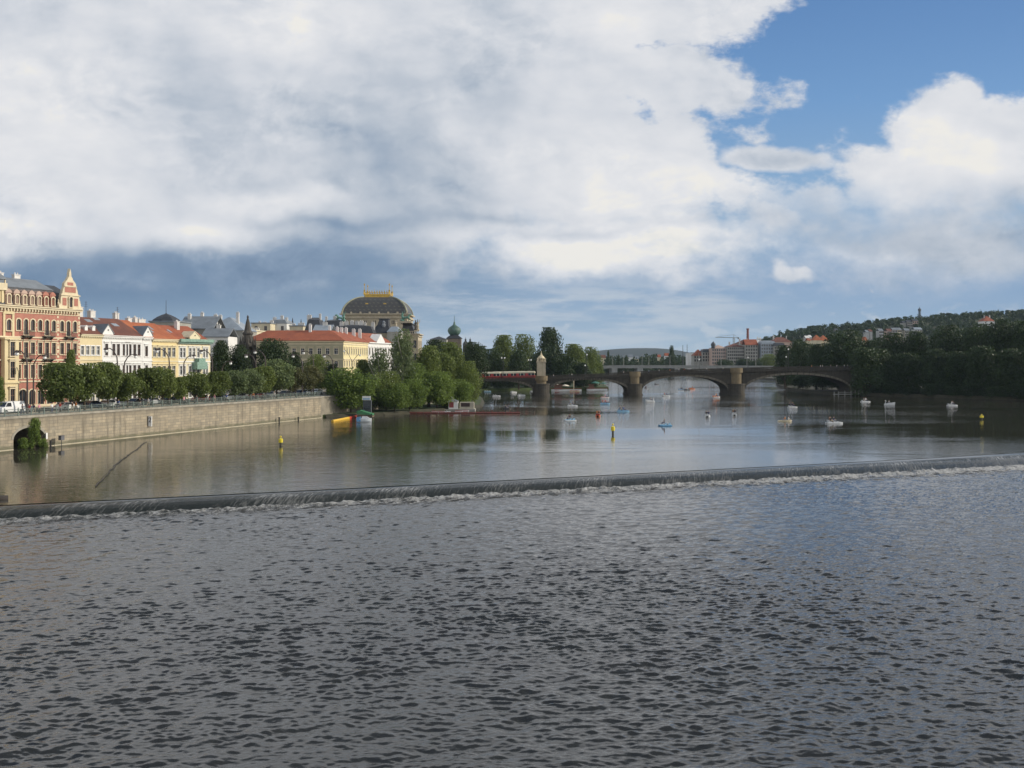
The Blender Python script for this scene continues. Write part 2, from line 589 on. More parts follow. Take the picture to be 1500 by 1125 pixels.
def chop(X, Y, seed, n, lmin, lmax, slope, main=math.pi / 2, spread=0.9):
    r = np.random.default_rng(seed)
    Z = np.zeros_like(X)
    for i in range(n):
        lam = lmin * (lmax / lmin) ** r.random()
        th = main + r.normal() * spread
        k = 2 * math.pi / lam
        ph = k * (X * math.cos(th) + Y * math.sin(th)) + r.random() * 6.283
        a = slope / k * math.sqrt(2.0 / n)
        Z += a * (np.sin(ph) + -0.35 * np.cos(2 * ph))
    return Z


amp = 0.85 + 0.35 * np.sin(Xl * 0.06 + 1.0 + 0.7 * np.sin(Yl * 0.05)) * np.sin(Yl * 0.09 + 2.0 + Xl * 0.02)
env = np.clip(1.05 + 0.07 * chop(Xl, Yl, 8, 24, 4.0, 16.0, 1.0, spread=1.6) / 0.9, 0.75, 1.5) * (1.0 + 0.25 * np.clip((75.0 - Yl) / 40.0, 0, 1))
Zl = LOWER + amp * env * chop(Xl, Yl, 3, 140, 0.23, 0.84, 0.235, main=1.64, spread=0.42) + chop(Xl, Yl, 4, 50, 1.1, 3.2, 0.085, main=1.8, spread=0.8)
near_foot = np.clip(1 - (foot_y - Yl) / 9.0, 0, 1)
Zl = Zl + near_foot * 0.5 * chop(Xl, Yl, 5, 40, 1.2, 4.0, 0.22, spread=2.0)
V = np.stack([Xl, Yl, Zl], -1).reshape(-1, 3)
o = link('river_lower_pool', np_mesh('river_lower_pool', V, grid_faces(nr_l, ncol), M_low))
tag(o, kind='structure')

# the weir: water sliding over the crest, then tumbling down the apron
M_fall = bpy.data.materials.new('falling_water')
M_fall.use_nodes = True
nt = M_fall.node_tree
E.nt = nt
b = nt.nodes['Principled BSDF']
uvn = nt.nodes.new('ShaderNodeUVMap')
sx = nt.nodes.new('ShaderNodeSeparateXYZ')
nt.links.new(uvn.outputs[0], sx.inputs[0])
Us, Vs = E(sx.outputs[0]), E(sx.outputs[1])      # metres along the crest; 0 at the lip, 1 at the foot
n1 = enoise(evec(Us * 4.2 + Vs * 2.4, Vs * 3.4, 0.0), 1.0, 8.0, 0.75)
n2 = enoise(evec(Us * 0.12, Vs * 0.5, 4.0), 1.0, 3.0, 0.6)
white = sstep(n1 * 0.75 + n2 * 0.4, 0.54, 0.74) * sstep(Vs, 0.10, 0.30) * (1.0 - sstep(Vs, 0.42, 0.62) * 0.55)
white = emax(white * 0.55, sstep(Vs + (n1 - 0.5) * 0.35, 0.90, 1.0))
c = emix(white, (0.012, 0.016, 0.015), (0.55, 0.55, 0.54))
nt.links.new(c, b.inputs['Base Color'])
nt.links.new((white * 0.6 + 0.06).s, b.inputs['Roughness'])
b.inputs['IOR'].default_value = 1.33
b.inputs['Specular IOR Level'].default_value = 0.25
bp = nt.nodes.new('ShaderNodeBump')
bp.inputs['Strength'].default_value = 0.8
bp.inputs['Distance'].default_value = 0.25
nt.links.new((n1 * sstep(Vs, 0.1, 0.5)).s, bp.inputs['Height'])
nt.links.new(bp.outputs[0], b.inputs['Normal'])

nc = 1400
xs_c = np.linspace(-100, 160, nc)
yc = np.interp(xs_c, xs_w, cy)
fw = np.interp(xs_c, xs_w, foot_w)
prof = [(0.0, 0.0), (0.02, -0.05), (0.20, -0.08), (0.40, -0.16), (0.52, -0.28), (0.63, -0.52), (0.73, -0.82), (0.82, -1.05), (0.9, -1.14), (1.0, -1.17)]
prof = [(np.interp(t, np.linspace(0, 1, len(prof)), [p[0] for p in prof]), np.interp(t, np.linspace(0, 1, len(prof)), [p[1] for p in prof])) for t in np.linspace(0, 1, 44)]
rip = sum(np.sin(xs_c * k_ + p_) for k_, p_ in ((2.1, 0), (3.7, 1.3), (5.9, 2.2), (1.1, .4), (8.3, .9))) / 5
rows, uv = [], []
for s_, z_ in prof:
    rows.append(np.stack([xs_c - s_ * fw * 0.15, yc - s_ * fw + 0.05 * (1 - s_), z_ + 0.05 * rip * s_ * 0.5 + 0.004], -1))
    uv.append(np.stack([xs_c, np.full(nc, s_)], -1))
me = np_mesh('weir_water', np.concatenate(rows), grid_faces(len(prof), nc), M_fall)
uvl = me.uv_layers.new(name='UVMap')
uva = np.concatenate(uv)
li = np.empty(len(me.loops), dtype=np.int32)
me.loops.foreach_get('vertex_index', li)
uvl.data.foreach_set('uv', uva[li].astype(np.float32).ravel())
o = link('weir', me)
tag(o, kind='structure')

# foam boiling along the foot of the weir: a lumpy, torn band of its own
M_foam = bpy.data.materials.new('foam')
M_foam.use_nodes = True
nt = M_foam.node_tree
E.nt = nt
b = nt.nodes['Principled BSDF']
tc = nt.nodes.new('ShaderNodeTexCoord')
fn = enoise(tc.outputs['Object'], 3.4, 8.0, 0.75)
c = emix(sstep(fn, 0.38, 0.62), (0.22, 0.22, 0.21), (0.66, 0.66, 0.65))
nt.links.new(c, b.inputs['Base Color'])
b.inputs['Roughness'].default_value = 0.7
bp = nt.nodes.new('ShaderNodeBump')
bp.inputs['Strength'].default_value = 1.0
bp.inputs['Distance'].default_value = 0.5
nt.links.new(fn.s, bp.inputs['Height'])
nt.links.new(bp.outputs[0], b.inputs['Normal'])
uvn = nt.nodes.new('ShaderNodeUVMap')
sx = nt.nodes.new('ShaderNodeSeparateXYZ')
nt.links.new(uvn.outputs[0], sx.inputs[0])
Us, Vs = E(sx.outputs[0]), E(sx.outputs[1])
fa = enoise(evec(Us * 0.9, Vs * 4.0, 0.0), 1.0, 6.0, 0.7)
wide = enoise(evec(Us * 0.07, 0.0, 5.0), 1.0, 2.0, 0.5)
al = sstep((1.0 - Vs) * 0.7 + (fa - 0.5) * 1.7 + (wide - 0.5) * 0.7 + Us * 0.0022, 0.24, 0.80) * 0.95
nt.links.new(al.s, b.inputs['Alpha'])
nf = 26
rows, uv = [], []
lump = np.zeros((nf, nc))
fr = np.random.default_rng(9)
sv = np.linspace(0, 1, nf)
for k in range(50):
    kx, ks = fr.normal() * 5.0, fr.normal() * 16
    lump += np.sin(xs_c[None, :] * kx + sv[:, None] * ks + fr.random() * 6.28)
lump /= 7.0
for i, s_ in enumerate(sv):
    hgt = (0.22 * math.exp(-((s_ - 0.1) / 0.16) ** 2) + 0.10) * (1 - s_ ** 2)
    rows.append(np.stack([xs_c - 0.15 * fw, yc - 0.94 * fw - s_ * (3.0 + fw * 0.55), LOWER - 0.02 + hgt * (0.8 + 0.35 * lump[i]) + 0.09 * (1 - s_)], -1))
    uv.append(np.stack([xs_c, np.full(nc, s_)], -1))
me = np_mesh('weir_foam', np.concatenate(rows), grid_faces(nf, nc), M_foam)
uvl = me.uv_layers.new(name='UVMap')
uva = np.concatenate(uv)
li = np.empty(len(me.loops), dtype=np.int32)
me.loops.foreach_get('vertex_index', li)
uvl.data.foreach_set('uv', uva[li].astype(np.float32).ravel())
o = link('weir_foam', me)
tag(o, 'white foam boiling along the foot of the river weir', 'foam', kind='stuff')

# ------------------------------------------------------------------ land, quay wall, hills
M_grass = mat('grass', (0.060, 0.085, 0.022), 0.95, 0.4, 0.5, 0.3, (0.035, 0.052, 0.016))
M_earth = mat('earth', (0.050, 0.046, 0.028), 0.95, 0.4, 0.4, 0.3)
M_pave = mat('paving', (0.26, 0.245, 0.215), 0.9, 0.2, 0.8)
M_road = mat('asphalt', (0.060, 0.060, 0.062), 0.9, 0.3, 0.3)
M_quay = block_mat('quay_stone', (0.40, 0.335, 0.235), (0.27, 0.235, 0.175), (0.14, 0.125, 0.10), 1.5, 0.52, stain=0.72, patch=0.6, tide=True)
M_cope = mat('coping_stone', (0.34, 0.31, 0.25), 0.85, 0.3, 0.7, 0.1, streak=0.3)
M_ledge = mat('ledge_stone', (0.50, 0.44, 0.32), 0.9, 0.3, 0.6)

GZ = 5.2
WALL = [(-101.9, 90.0), (-46.7, 242.0), (-25.6, 300.0), (-22.0, 331.0), (-20.0, 398.0), (-20.0, 440.0)]


def wallY(px, n=0.0):
    return (134.5 + n * 1.064) / (0.363 - (px - 750) / F)


def quay(px, n=0.0, z=GZ):
    """point n metres behind the quay edge, seen at photo column px"""
    y = wallY(px, n)
    return Vector(((px - 750) / F * y, y, z))


def sheet(name, poly, z, m, bottom=-4.0, kind='structure'):
    mb = MB()
    a = sum(poly[i][0] * poly[(i + 1) % len(poly)][1] - poly[(i + 1) % len(poly)][0] * poly[i][1] for i in range(len(poly)))
    if a < 0: poly = poly[::-1]
    mb.prism(poly, bottom, z, 0, cap_bot=False)
    o = mb.build(name, m)
    tag(o, kind=kind)
    return o


inner = [(x - 0.9, y) for x, y in WALL]
wt = Vector((0.3414, 0.9399, 0))
wn = Vector((-0.9399, 0.3414, 0))


def along(px): return (quay(px) - Vector((*WALL[0], GZ))).dot(wt)


def wall_pt(s_, n_):
    q = Vector((*WALL[0], 0)) + wt * s_ + wn * n_
    return (q.x, q.y)


nt0, nt1 = along(20) - .4, along(66) + .4        # the bank is hollow behind the arched opening
inner[1:1] = [wall_pt(nt0, .9), wall_pt(nt0, 11.3), wall_pt(nt1, 11.3), wall_pt(nt1, .9)]
inner[0] = wall_pt(0, .9)
sheet('paving', [wall_pt(nt0 - .01, .9), wall_pt(nt0 - .01, 11.32), wall_pt(nt1 + .01, 11.32), wall_pt(nt1 + .01, .9)], GZ + .002, M_pave, bottom=4.1)
sheet('left_bank', inner + [(-300, 700), (-900, 1450), (-4000, 1450), (-4000, 90)], GZ, M_pave)
# road along the quay, one thin sheet above the paving
mb = MB()
rd = []
for n in (6.0, 18.0):
    pts = [(quay(px, n).x, quay(px, n).y) for px in (-60, 100, 250, 400, 520)]
    rd.append(pts)
mb.face([(x, y, GZ + 0.004) for x, y in rd[0]] + [(x, y, GZ + 0.004) for x, y in reversed(rd[1])])
tag(mb.build('road', M_road), kind='structure')
mb = MB()
for n in (5.75, 18.05):
    a, b_ = quay(-60, n), quay(520, n)
    d = (b_ - a).normalized()
    nn = Vector((-d.y, d.x, 0)) * 0.2
    mb.add([a, b_, b_ + nn, a + nn] + [p + Vector((0, 0, .12)) for p in (a, b_, b_ + nn, a + nn)], [(4, 5, 6, 7), (0, 1, 5, 4), (1, 2, 6, 5), (2, 3, 7, 6), (3, 0, 4, 7)])
tag(mb.build('kerb', M_cope), kind='structure')
# low bank under the trees
bank = [(px_y[0], px_y[1]) for px_y in [(W(476, 0, 243).x, 243), (W(515, 0, 247).x, 247), (W(560, 0, 253).x, 253), (W(620, 0, 268).x, 268), (W(680, 0, 284).x, 284), (W(703, 0, 300).x, 300), (W(706, 0, 330).x, 330),
                                        (-12, 370), (-19, 400)]]
sheet('low_bank', bank + [(-21.2, 398), (-23.2, 331), (-26.8, 300), (-47.6, 242.2)], 0.7, M_grass)
mb = MB()
for (a, c) in zip(bank[:-1], bank[1:]):
    d = Vector((c[0] - a[0], c[1] - a[1], 0)).normalized() * 0.9
    n_ = Vector((d.y, -d.x, 0))
    for k in range(3):
        pass
    mb.face([(a[0] + n_.x * 1.6, a[1] + n_.y * 1.6, -0.5), (c[0] + n_.x * 1.6, c[1] + n_.y * 1.6, -0.5), (c[0], c[1], 0.72), (a[0], a[1], 0.72)])
tag(mb.build('bank_slope', M_earth), kind='structure')
sheet('theatre_island', [(-20, 441), (14, 466), (46, 472), (54, 600), (62, 900), (30, 1450), (-900, 1450), (-300, 701)], 1.2, M_grass)
sheet('right_bank', [(128, 398), (148, 383), (178.5, 343), (197, 300), (215, 250), (240, 90), (4000, 90), (4000, 1450), (120, 1450), (140, 1000), (172, 860), (186, 700), (147, 550), (131, 470)], 1.2, M_earth)
o = sheet('ground', [(-12000, 1400), (12000, 1400), (12000, 16000), (-12000, 16000)], 2.0, M_grass, bottom=-4.0)
sheet('riverbed', [(-12000, -600), (12000, -600), (12000, 1500), (-12000, 1500)], -4.2, M_earth, bottom=-4.6)

# quay wall, with the arched opening near its left end
root = thing('quay_wall', 'long sunlit sandstone embankment wall along the left side of the river', 'wall', (*WALL[0], 0), math.atan2(wt.y, wt.x))
L1 = 161.7
ax0, ax1 = along(20), along(66)
acx, ahw = (ax0 + ax1) / 2, (ax1 - ax0) / 2
mb = MB()
# local: x along the wall, y into the land, z up
ring = [(acx + ahw * math.cos(t), 1.55 + 1.75 * math.sin(t)) for t in np.linspace(math.pi, 0, 19)]
mb.face([(0, 0, -3), (ax0, 0, -3), (ax0, 0, 1.55)] + [(ax0, 0, GZ - .35), (0, 0, GZ - .35)])
mb.face([(ax1, 0, -3), (L1, 0, -3), (L1, 0, GZ - .35), (ax1, 0, GZ - .35), (ax1, 0, 1.55)])
for (a, c) in zip(ring[:-1], ring[1:]):
    mb.face([(a[0], 0, a[1]), (c[0], 0, c[1]), (c[0], 0, GZ - .35), (a[0], 0, GZ - .35)])
    mb.face([(a[0], 0, a[1]), (a[0], 11.0, a[1]), (c[0], 11.0, c[1]), (c[0], 0, c[1])])
mb.face([(ax0, 0, -3), (ax0, 11.0, -3), (ax0, 11.0, 1.55), (ax0, 0, 1.55)])
mb.face([(ax1, 11.0, -3), (ax1, 0, -3), (ax1, 0, 1.55), (ax1, 11.0, 1.55)])
mb.face([(ax0, 11.0, -3), (ax1, 11.0, -3), (ax1, 11.0, 4), (ax0, 11.0, 4)])
mb.face([(L1, 0, -3), (L1, 1.5, -3), (L1, 1.5, GZ - .35), (L1, 0, GZ - .35)])
mb.build('masonry', M_quay, root)
mb = MB()
mb.box(0, L1 + 0.1, -0.14, 1.2, GZ - 0.35, GZ + 0.02)
mb.build('coping', M_cope, root)
mb = MB()
for (a, c) in ((0, ax0 - .15), (ax1 + .15, L1)): mb.box(a, c, -0.22, -0.002, -0.6, 0.10)
mb.build('waterline_ledge', M_ledge, root)
mb = MB()
ring2 = [(acx + (ahw + .45) * math.cos(t), 1.55 + 2.15 * math.sin(t)) for t in np.linspace(math.pi, 0, 19)]
for i in range(18):
    a, c, d, e = ring[i], ring[i + 1], ring2[i + 1], ring2[i]
    mb.add([(a[0], -.05, a[1]), (c[0], -.05, c[1]), (d[0], -.05, d[1]), (e[0], -.05, e[1]), (a[0], .1, a[1]), (c[0], .1, c[1]), (d[0], .1, d[1]), (e[0], .1, e[1])],
           [(0, 1, 2, 3), (0, 4, 5, 1), (2, 6, 7, 3)])
mb.build('arch_ring', M_cope, root)
# the rest of the wall behind the bank trees
root2 = thing('retaining_wall', 'stone retaining wall in the shade behind the bank trees', 'wall', (0, 0, 0))
mb = MB()
for (a, c) in zip(WALL[1:-1], WALL[2:]):
    mb.face([(a[0], a[1], -3), (c[0], c[1], -3), (c[0], c[1], GZ - .3), (a[0], a[1], GZ - .3)])
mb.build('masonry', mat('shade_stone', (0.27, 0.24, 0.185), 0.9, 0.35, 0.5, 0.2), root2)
mb = MB()
for (a, c) in zip(WALL[1:-1], WALL[2:]):
    mb.add([(a[0] + .12, a[1], GZ - .3), (c[0] + .12, c[1], GZ - .3), (c[0] + .12, c[1], GZ + .02), (a[0] + .12, a[1], GZ + .02), (a[0] - 1, a[1], GZ + .02), (c[0] - 1, c[1], GZ + .02)],
           [(0, 1, 2, 3), (3, 2, 5, 4)])
mb.build('coping', M_cope, root2)

# ---- hills
M_hill = mat('forest_floor', (0.035, 0.050, 0.020), 1.0, 0.4, 0.05, 0, (0.06, 0.06, 0.03))
HP = [(1060, 512), (1100, 503), (1150, 494), (1200, 487), (1250, 482), (1300, 477), (1350, 472), (1400, 468), (1450, 465), (1500, 463), (1700, 452), (2100, 430), (3000, 470)]


def hill_h(x, y):
    px = 750 + F * x / 1300.0
    top = 14 + (HY - interp(px, HP)) * 1300 / F
    t = min(max((y - 940.0) / 380.0, 0), 1)
    edge = min(max((px - 1040) / 120.0, 0), 1)
    return 2.0 + (top - 2.0) * (t * t * (3 - 2 * t)) * edge * max(0.0, 1 - max(0, (y - 1500) / 900.0))


nx, ny = 130, 60
hx, hy_ = np.linspace(200, 2300, nx), np.linspace(900, 2300, ny)
V = [(x, y, hill_h(x, y) - (0.5 if y < 910 else 0)) for y in hy_ for x in hx]
tag(link('wooded_hill', np_mesh('wooded_hill', np.array(V), grid_faces(ny, nx), M_hill)), kind='structure')

nx, ny = 160, 40
hx, hy_ = np.linspace(-3500, 4500, nx), np.linspace(4300, 6500, ny)
fh = []
for y in hy_:
    for x in hx:
        px = 750 + F * x / 5000.0
        top = interp(px, [(300, 524), (600, 522), (700, 521), (840, 519), (870, 516), (890, 511.5), (920, 510.5), (960, 511), (985, 512.5), (1010, 517), (1060, 520), (1500, 522)])
        z = 14 + (HY - top) * 5000 / F
        t = min(max((y - 4300) / 700.0, 0), 1)
        fh.append((x, y, 1.0 + z * t * t * (3 - 2 * t) + 2.5 * math.sin(x * 0.011) * t))
tag(link('distant_hills', np_mesh('distant_hills', np.array(fh), grid_faces(ny, nx), mat('far_forest', (0.010, 0.019, 0.014), 1.0, 0.4, 0.01, 0, (0.007, 0.014, 0.010)))), kind='structure')

# ------------------------------------------------------------------ trees


def leaf_mat(name, dark, light, trans=0.25):
    m = bpy.data.materials.new(name)
    m.use_nodes = True
    nt = m.node_tree
    E.nt = nt
    b = nt.nodes['Principled BSDF']
    g = nt.nodes.new('ShaderNodeNewGeometry')
    oi = nt.nodes.new('ShaderNodeObjectInfo')
    tc = nt.nodes.new('ShaderNodeTexCoord')
    n1 = enoise(tc.outputs['Object'], 5.0, 3.0, 0.6)
    f = E(g.outputs['Random Per Island']) * 0.55 + E(oi.outputs['Random']) * 0.3 + (n1 - 0.5) * 1.1 + 0.08
    c = emix(f.clamp(), dark, light)
    nt.links.new(c, b.inputs['Base Color'])
    b.inputs['Roughness'].default_value = 0.55
    b.inputs['Specular IOR Level'].default_value = 0.3
    tr = nt.nodes.new('ShaderNodeBsdfTranslucent')
    nt.links.new(emix(0.5, c, light), tr.inputs['Color'])
    mx = nt.nodes.new('ShaderNodeMixShader')
    mx.inputs[0].default_value = trans
    nt.links.new(b.outputs[0], mx.inputs[1])
    nt.links.new(tr.outputs[0], mx.inputs[2])
    nt.links.new(mx.outputs[0], nt.nodes['Material Output'].inputs['Surface'])
    return m


M_leafs = {
    'mid': leaf_mat('leaf_mid', (0.046, 0.070, 0.019), (0.195, 0.245, 0.056), .42),
    'bright': leaf_mat('leaf_bright', (0.054, 0.092, 0.021), (0.205, 0.280, 0.056), .42),
    'dark': leaf_mat('leaf_dark', (0.010, 0.021, 0.008), (0.050, 0.082, 0.022), 0.22),
    'olive': leaf_mat('leaf_olive', (0.045, 0.052, 0.018), (0.140, 0.140, 0.050), .3),
    'pale': leaf_mat('leaf_pale', (0.050, 0.080, 0.032), (0.200, 0.250, 0.098), .40),
}
M_bark = mat('bark', (0.085, 0.065, 0.045), 0.95, 0.45, 6.0, 0.3)
M_birch = mat('birch_bark', (0.42, 0.39, 0.33), 0.9, 0.4, 8.0, 0.2)


def crown_verts(seed, z0, z1, rad, n, leaf, nl=16, sparse=0.0, shape='round', core=0.62):
    r = np.random.default_rng(seed)
    lobes = []
    zc, hz = (z0 + z1) / 2, (z1 - z0) / 2
    for i in range(nl):
        th = r.random() * 6.283
        t = r.uniform(-0.92, 0.95)
        if shape == 'round': prof = math.sqrt(max(0.02, 1 - t * t))
        elif shape == 'tall': prof = (1 - 0.55 * max(0, t)) * math.sqrt(max(0.05, 1 - abs(t) ** 3))
        elif shape == 'cone': prof = max(0.08, 0.5 - 0.5 * t)
        else: prof = (1.0 - 0.35 * (t + 1) / 2) * math.sqrt(max(0.05, 1 - max(0, t) ** 2))
        rr = rad * prof * r.uniform(0.35, 0.78)
        s = r.uniform(0.20, 0.40) * rad * (1.25 if shape == 'round' else 1.1)
        lobes.append((rr * math.cos(th), rr * math.sin(th), zc + t * hz * 0.82, s * 1.15, s * 1.15, s * (1.0 if hz * 2 < rad * 3 else 1.5) * 0.95 * hz / rad if shape != 'round' else s * hz / rad))
    if core: lobes.append((0, 0, zc - hz * 0.05, rad * core, rad * core, hz * 0.75))
    lobes = np.array(lobes)
    wgt = lobes[:, 3] * lobes[:, 5]
    wgt[-1] *= 0.5
    li = r.choice(len(lobes), n, p=wgt / wgt.sum())
    d = r.normal(size=(n, 3))
    d /= np.linalg.norm(d, axis=1)[:, None]
    rr = 1.0 - 0.45 * r.random(n) ** 2.0 + 0.10 * r.normal(size=n) * (1 + 2 * sparse)
    P = lobes[li, :3] + d * lobes[li, 3:] * rr[:, None]
    P[:, 2] = np.clip(P[:, 2], z0 * 0.9, z1 * 1.01)
    nrm = d * 0.8 + r.normal(size=(n, 3)) * 0.75 + np.array([0, 0, 0.25])
    nrm /= np.linalg.norm(nrm, axis=1)[:, None]
    a = np.cross(nrm, r.normal(size=(n, 3)))
    a /= np.linalg.norm(a, axis=1)[:, None]
    b = np.cross(nrm, a)
    sz = leaf * r.uniform(0.6, 1.35, n)[:, None]
    a, b = a * sz, b * sz * 0.62
    V = np.stack([P - a, P - b * 0.9 + a * 0.1, P + a, P + b], 1)
    return V.reshape(-1, 3)


def crown_mesh(name, m, *args, **kw):
    V = crown_verts(*args, **kw)
    return np_mesh(name, V, np.arange(len(V)).reshape(-1, 4), m, smooth=False)


def trunk_mesh(name, m, seed, h, r0, top, limbs=6, spread=0.3):
    r = random.Random(seed)
    mb = MB()
    mb.tube([(0, 0, -0.02), (0.004, 0.0, h * 0.5), (0.01 * r.uniform(-1, 1), .01, h), (0.02 * r.uniform(-1, 1), .02, top * 0.8)], [r0 * 1.25, r0, r0 * 0.8, r0 * 0.25], 7)
    for i in range(limbs):
        th = i * 2.4 + r.random()
        z = h * r.uniform(0.75, 1.25)
        L = spread * r.uniform(0.7, 1.2)
        mb.tube([(0, 0, z), (L * .5 * math.cos(th), L * .5 * math.sin(th), z + L * 0.55), (L * math.cos(th), L * math.sin(th), z + L * r.uniform(.9, 1.4))], [r0 * 0.55, r0 * 0.35, r0 * 0.1], 5)
    return mb.mesh(name, m)


TR = {}
for key, lm, kw, tk, tm in [
    ('linden', 'mid', dict(seed=1, z0=.24, z1=1.0, rad=.46, n=6500, leaf=.030, nl=26, shape='round'), (1, .27, .022, .9), M_bark),
    ('linden_b', 'mid', dict(seed=2, z0=.22, z1=1.0, rad=.47, n=6500, leaf=.030, nl=22, shape='round'), (2, .25, .024, .9), M_bark),
    ('linden_pale', 'pale', dict(seed=3, z0=.18, z1=1.0, rad=.47, n=6500, leaf=.030, nl=26, shape='round'), (3, .22, .022, .9), M_bark),
    ('linden_olive', 'olive', dict(seed=4, z0=.18, z1=1.0, rad=.47, n=6500, leaf=.028, nl=24, shape='round'), (4, .22, .022, .9), M_bark),
    ('big', 'mid', dict(seed=5, z0=.10, z1=1.0, rad=.46, n=9000, leaf=.021, nl=34, shape='bush'), (5, .16, .026, .9), M_bark),
    ('big_dark', 'dark', dict(seed=6, z0=.08, z1=1.0, rad=.46, n=9000, leaf=.021, nl=36, shape='bush'), (6, .16, .026, .9), M_bark),
    ('big_dark_b', 'dark', dict(seed=7, z0=.06, z1=1.0, rad=.47, n=9000, leaf=.021, nl=30, shape='round'), (7, .14, .026, .9), M_bark),
    ('big_b', 'mid', dict(seed=14, z0=.08, z1=1.0, rad=.47, n=9000, leaf=.021, nl=30, shape='round'), (14, .14, .026, .9), M_bark),
    ('bank', 'bright', dict(seed=8, z0=.10, z1=1.0, rad=.47, n=9000, leaf=.024, nl=34, shape='round'), (8, .14, .024, .9), M_bark),
    ('airy', 'pale', dict(seed=9, z0=.12, z1=1.0, rad=.42, n=4200, leaf=.022, nl=40, shape='tall', sparse=.5, core=0.0), (9, .5, .014, 1.0), M_birch),
    ('shore', 'dark', dict(seed=12, z0=.0, z1=1.0, rad=.48, n=9000, leaf=.022, nl=34, shape='bush'), (12, .1, .02, .6), M_bark),
    ('bush', 'bright', dict(seed=10, z0=.0, z1=1.0, rad=.48, n=4500, leaf=.035, nl=24, shape='bush'), (10, .1, .02, .6), M_bark),
    ('conifer', 'dark', dict(seed=11, z0=.02, z1=1.0, rad=.46, n=4000, leaf=.030, nl=40, shape='cone', core=.2), (11, .1, .02, .95), M_bark),
]:
    TR[key] = (crown_mesh('crown', M_leafs[lm], **kw), trunk_mesh('trunk', tm, *tk))


def tree(kind, label, pos, w, h, group=None, cat='tree', name=None, rz=None):
    nm = name or ('bush' if kind == 'bush' else 'conifer' if kind == 'conifer' else 'birch_tree' if kind == 'airy' else 'linden_tree' if kind.startswith('linden') else 'broadleaf_tree')
    t = thing(nm, label, cat, pos, random.random() * 6.28 if rz is None else rz, group)
    cm, tm = TR[kind]
    link('crown', cm, t, scale=(w, w, h))
    link('trunk', tm, t, scale=(h, h, h))
    return t


def tree_px(kind, label, px, top, wpx, D, z=None, base=None, group=None, **kw):
    """a tree standing at distance D whose crown reaches photo row `top` and is wpx wide"""
    x = (px - 750) / F * D
    zt = EYE + (HY - top) / F * D
    z0 = z if z is not None else EYE + (HY - base) / F * D
    return tree(kind, label, (x, D, z0), wpx / F * D, zt - z0, group, **kw)


# row of street trees along the quay railing
ROW = [(-8, 552, 26, 'linden'), (88, 533, 66, 'linden'), (124, 533, 56, 'linden_b'), (158, 532, 46, 'linden'), (187, 547, 40, 'linden_b'), (216, 540, 50, 'linden'), (238, 539, 36, 'linden_b'),
       (263, 553, 32, 'linden'), (285, 546, 40, 'linden_b'), (316, 545, 40, 'linden'), (344, 543, 36, 'linden_pale'), (366, 541, 38, 'linden_pale'), (384, 538, 36, 'linden'),
       (405, 527, 52, 'linden_pale'), (433, 539, 28, 'linden_olive'), (456, 536, 34, 'linden_olive')]
for i, (px, top, w, k) in enumerate(ROW):
    w *= 1.12
    n = 4.2 if i % 2 else 3.6
    p = quay(px, n)
    look = {'linden': 'round dark green street tree', 'linden_b': 'round green street tree', 'linden_pale': 'pale sunlit green street tree', 'linden_olive': 'brownish olive street tree'}[k]
    tree_px(k, '%s, %s from the left along the quay railing' % (look, ordinal(i)), px, top, w, p.y, z=GZ, group='street trees along the quay railing')
tree_px('linden', 'slim dark treetop rising in front of the red brick house', 104, 514, 18, quay(104, 9).y, z=GZ)
PARK = [(322, 500, 46, 246, 'big_dark'), (350, 506, 40, 250, 'big_dark_b'), (401, 497, 62, 262, 'big_dark_b'), (430, 517, 36, 268, 'big_dark'), (464, 520, 42, 272, 'big_b'), (486, 534, 30, 272, 'big_dark')]
for i, (px, top, w, D, k) in enumerate(PARK):
    tree_px(k, 'tall dark park tree behind the street trees, %s from the left' % ordinal(i), px, top, w, D, z=GZ, group='park trees around the dark spire')
BANK = [('bank', 514, 540, 82, 252, 'broad bright green tree hanging over the end of the quay wall'),
        ('airy', 556, 512, 46, 268, 'slim airy tree in front of the white pedimented house'),
        ('airy', 590, 484, 52, 272, 'tallest airy tree in front of the cream theatre pavilion'),
        ('big_b', 566, 545, 60, 262, 'dense tree on the low bank below the white house'),
        ('big', 628, 508, 62, 284, 'leafy tree to the right of the cream theatre pavilion'),
        ('big', 662, 503, 60, 296, 'tall leafy tree below the green onion dome'),
        ('bank', 600, 556, 58, 264, 'leaning bright green tree above the pale trunk on the bank'),
        ('bank', 640, 545, 56, 276, 'bright tree on the bank left of the little boathouse'),
        ('big_b', 684, 530, 44, 292, 'rounded tree at the right end of the wooded bank'),
        ('big_dark', 545, 556, 50, 266, 'dark tree in deep shade on the low bank'),
        ('big_dark_b', 612, 530, 60, 300, 'dark dense tree at the back of the low bank'),
        ('bank', 611, 533, 58, 275, 'full green tree in the middle of the bank, behind the leaning tree'),
        ('big', 650, 518, 62, 289, 'full round tree right of the middle of the bank'),
        ('bank', 578, 562, 52, 258, 'low bright tree at the water edge left of the pale trunk'),
        ('bank', 674, 556, 46, 284, 'bright low tree just behind the boathouse annex'),
        ('big', 532, 528, 44, 272, 'tree behind the broad tree at the end of the quay wall'),
        ('bush', 655, 585, 30, 282, 'bright bush behind the red boathouse')]
for (k, px, top, w, D, lab) in BANK:
    tree_px(k, lab, px, top, w, D, z=0.6)
tree_px('big_dark', 'dark tree behind the bank, left of the onion dome tower', 640, 499, 60, 335, z=GZ)
tree_px('big_dark_b', 'dark treetop between the onion dome tower and the bridge', 696, 502, 46, 345, z=GZ)
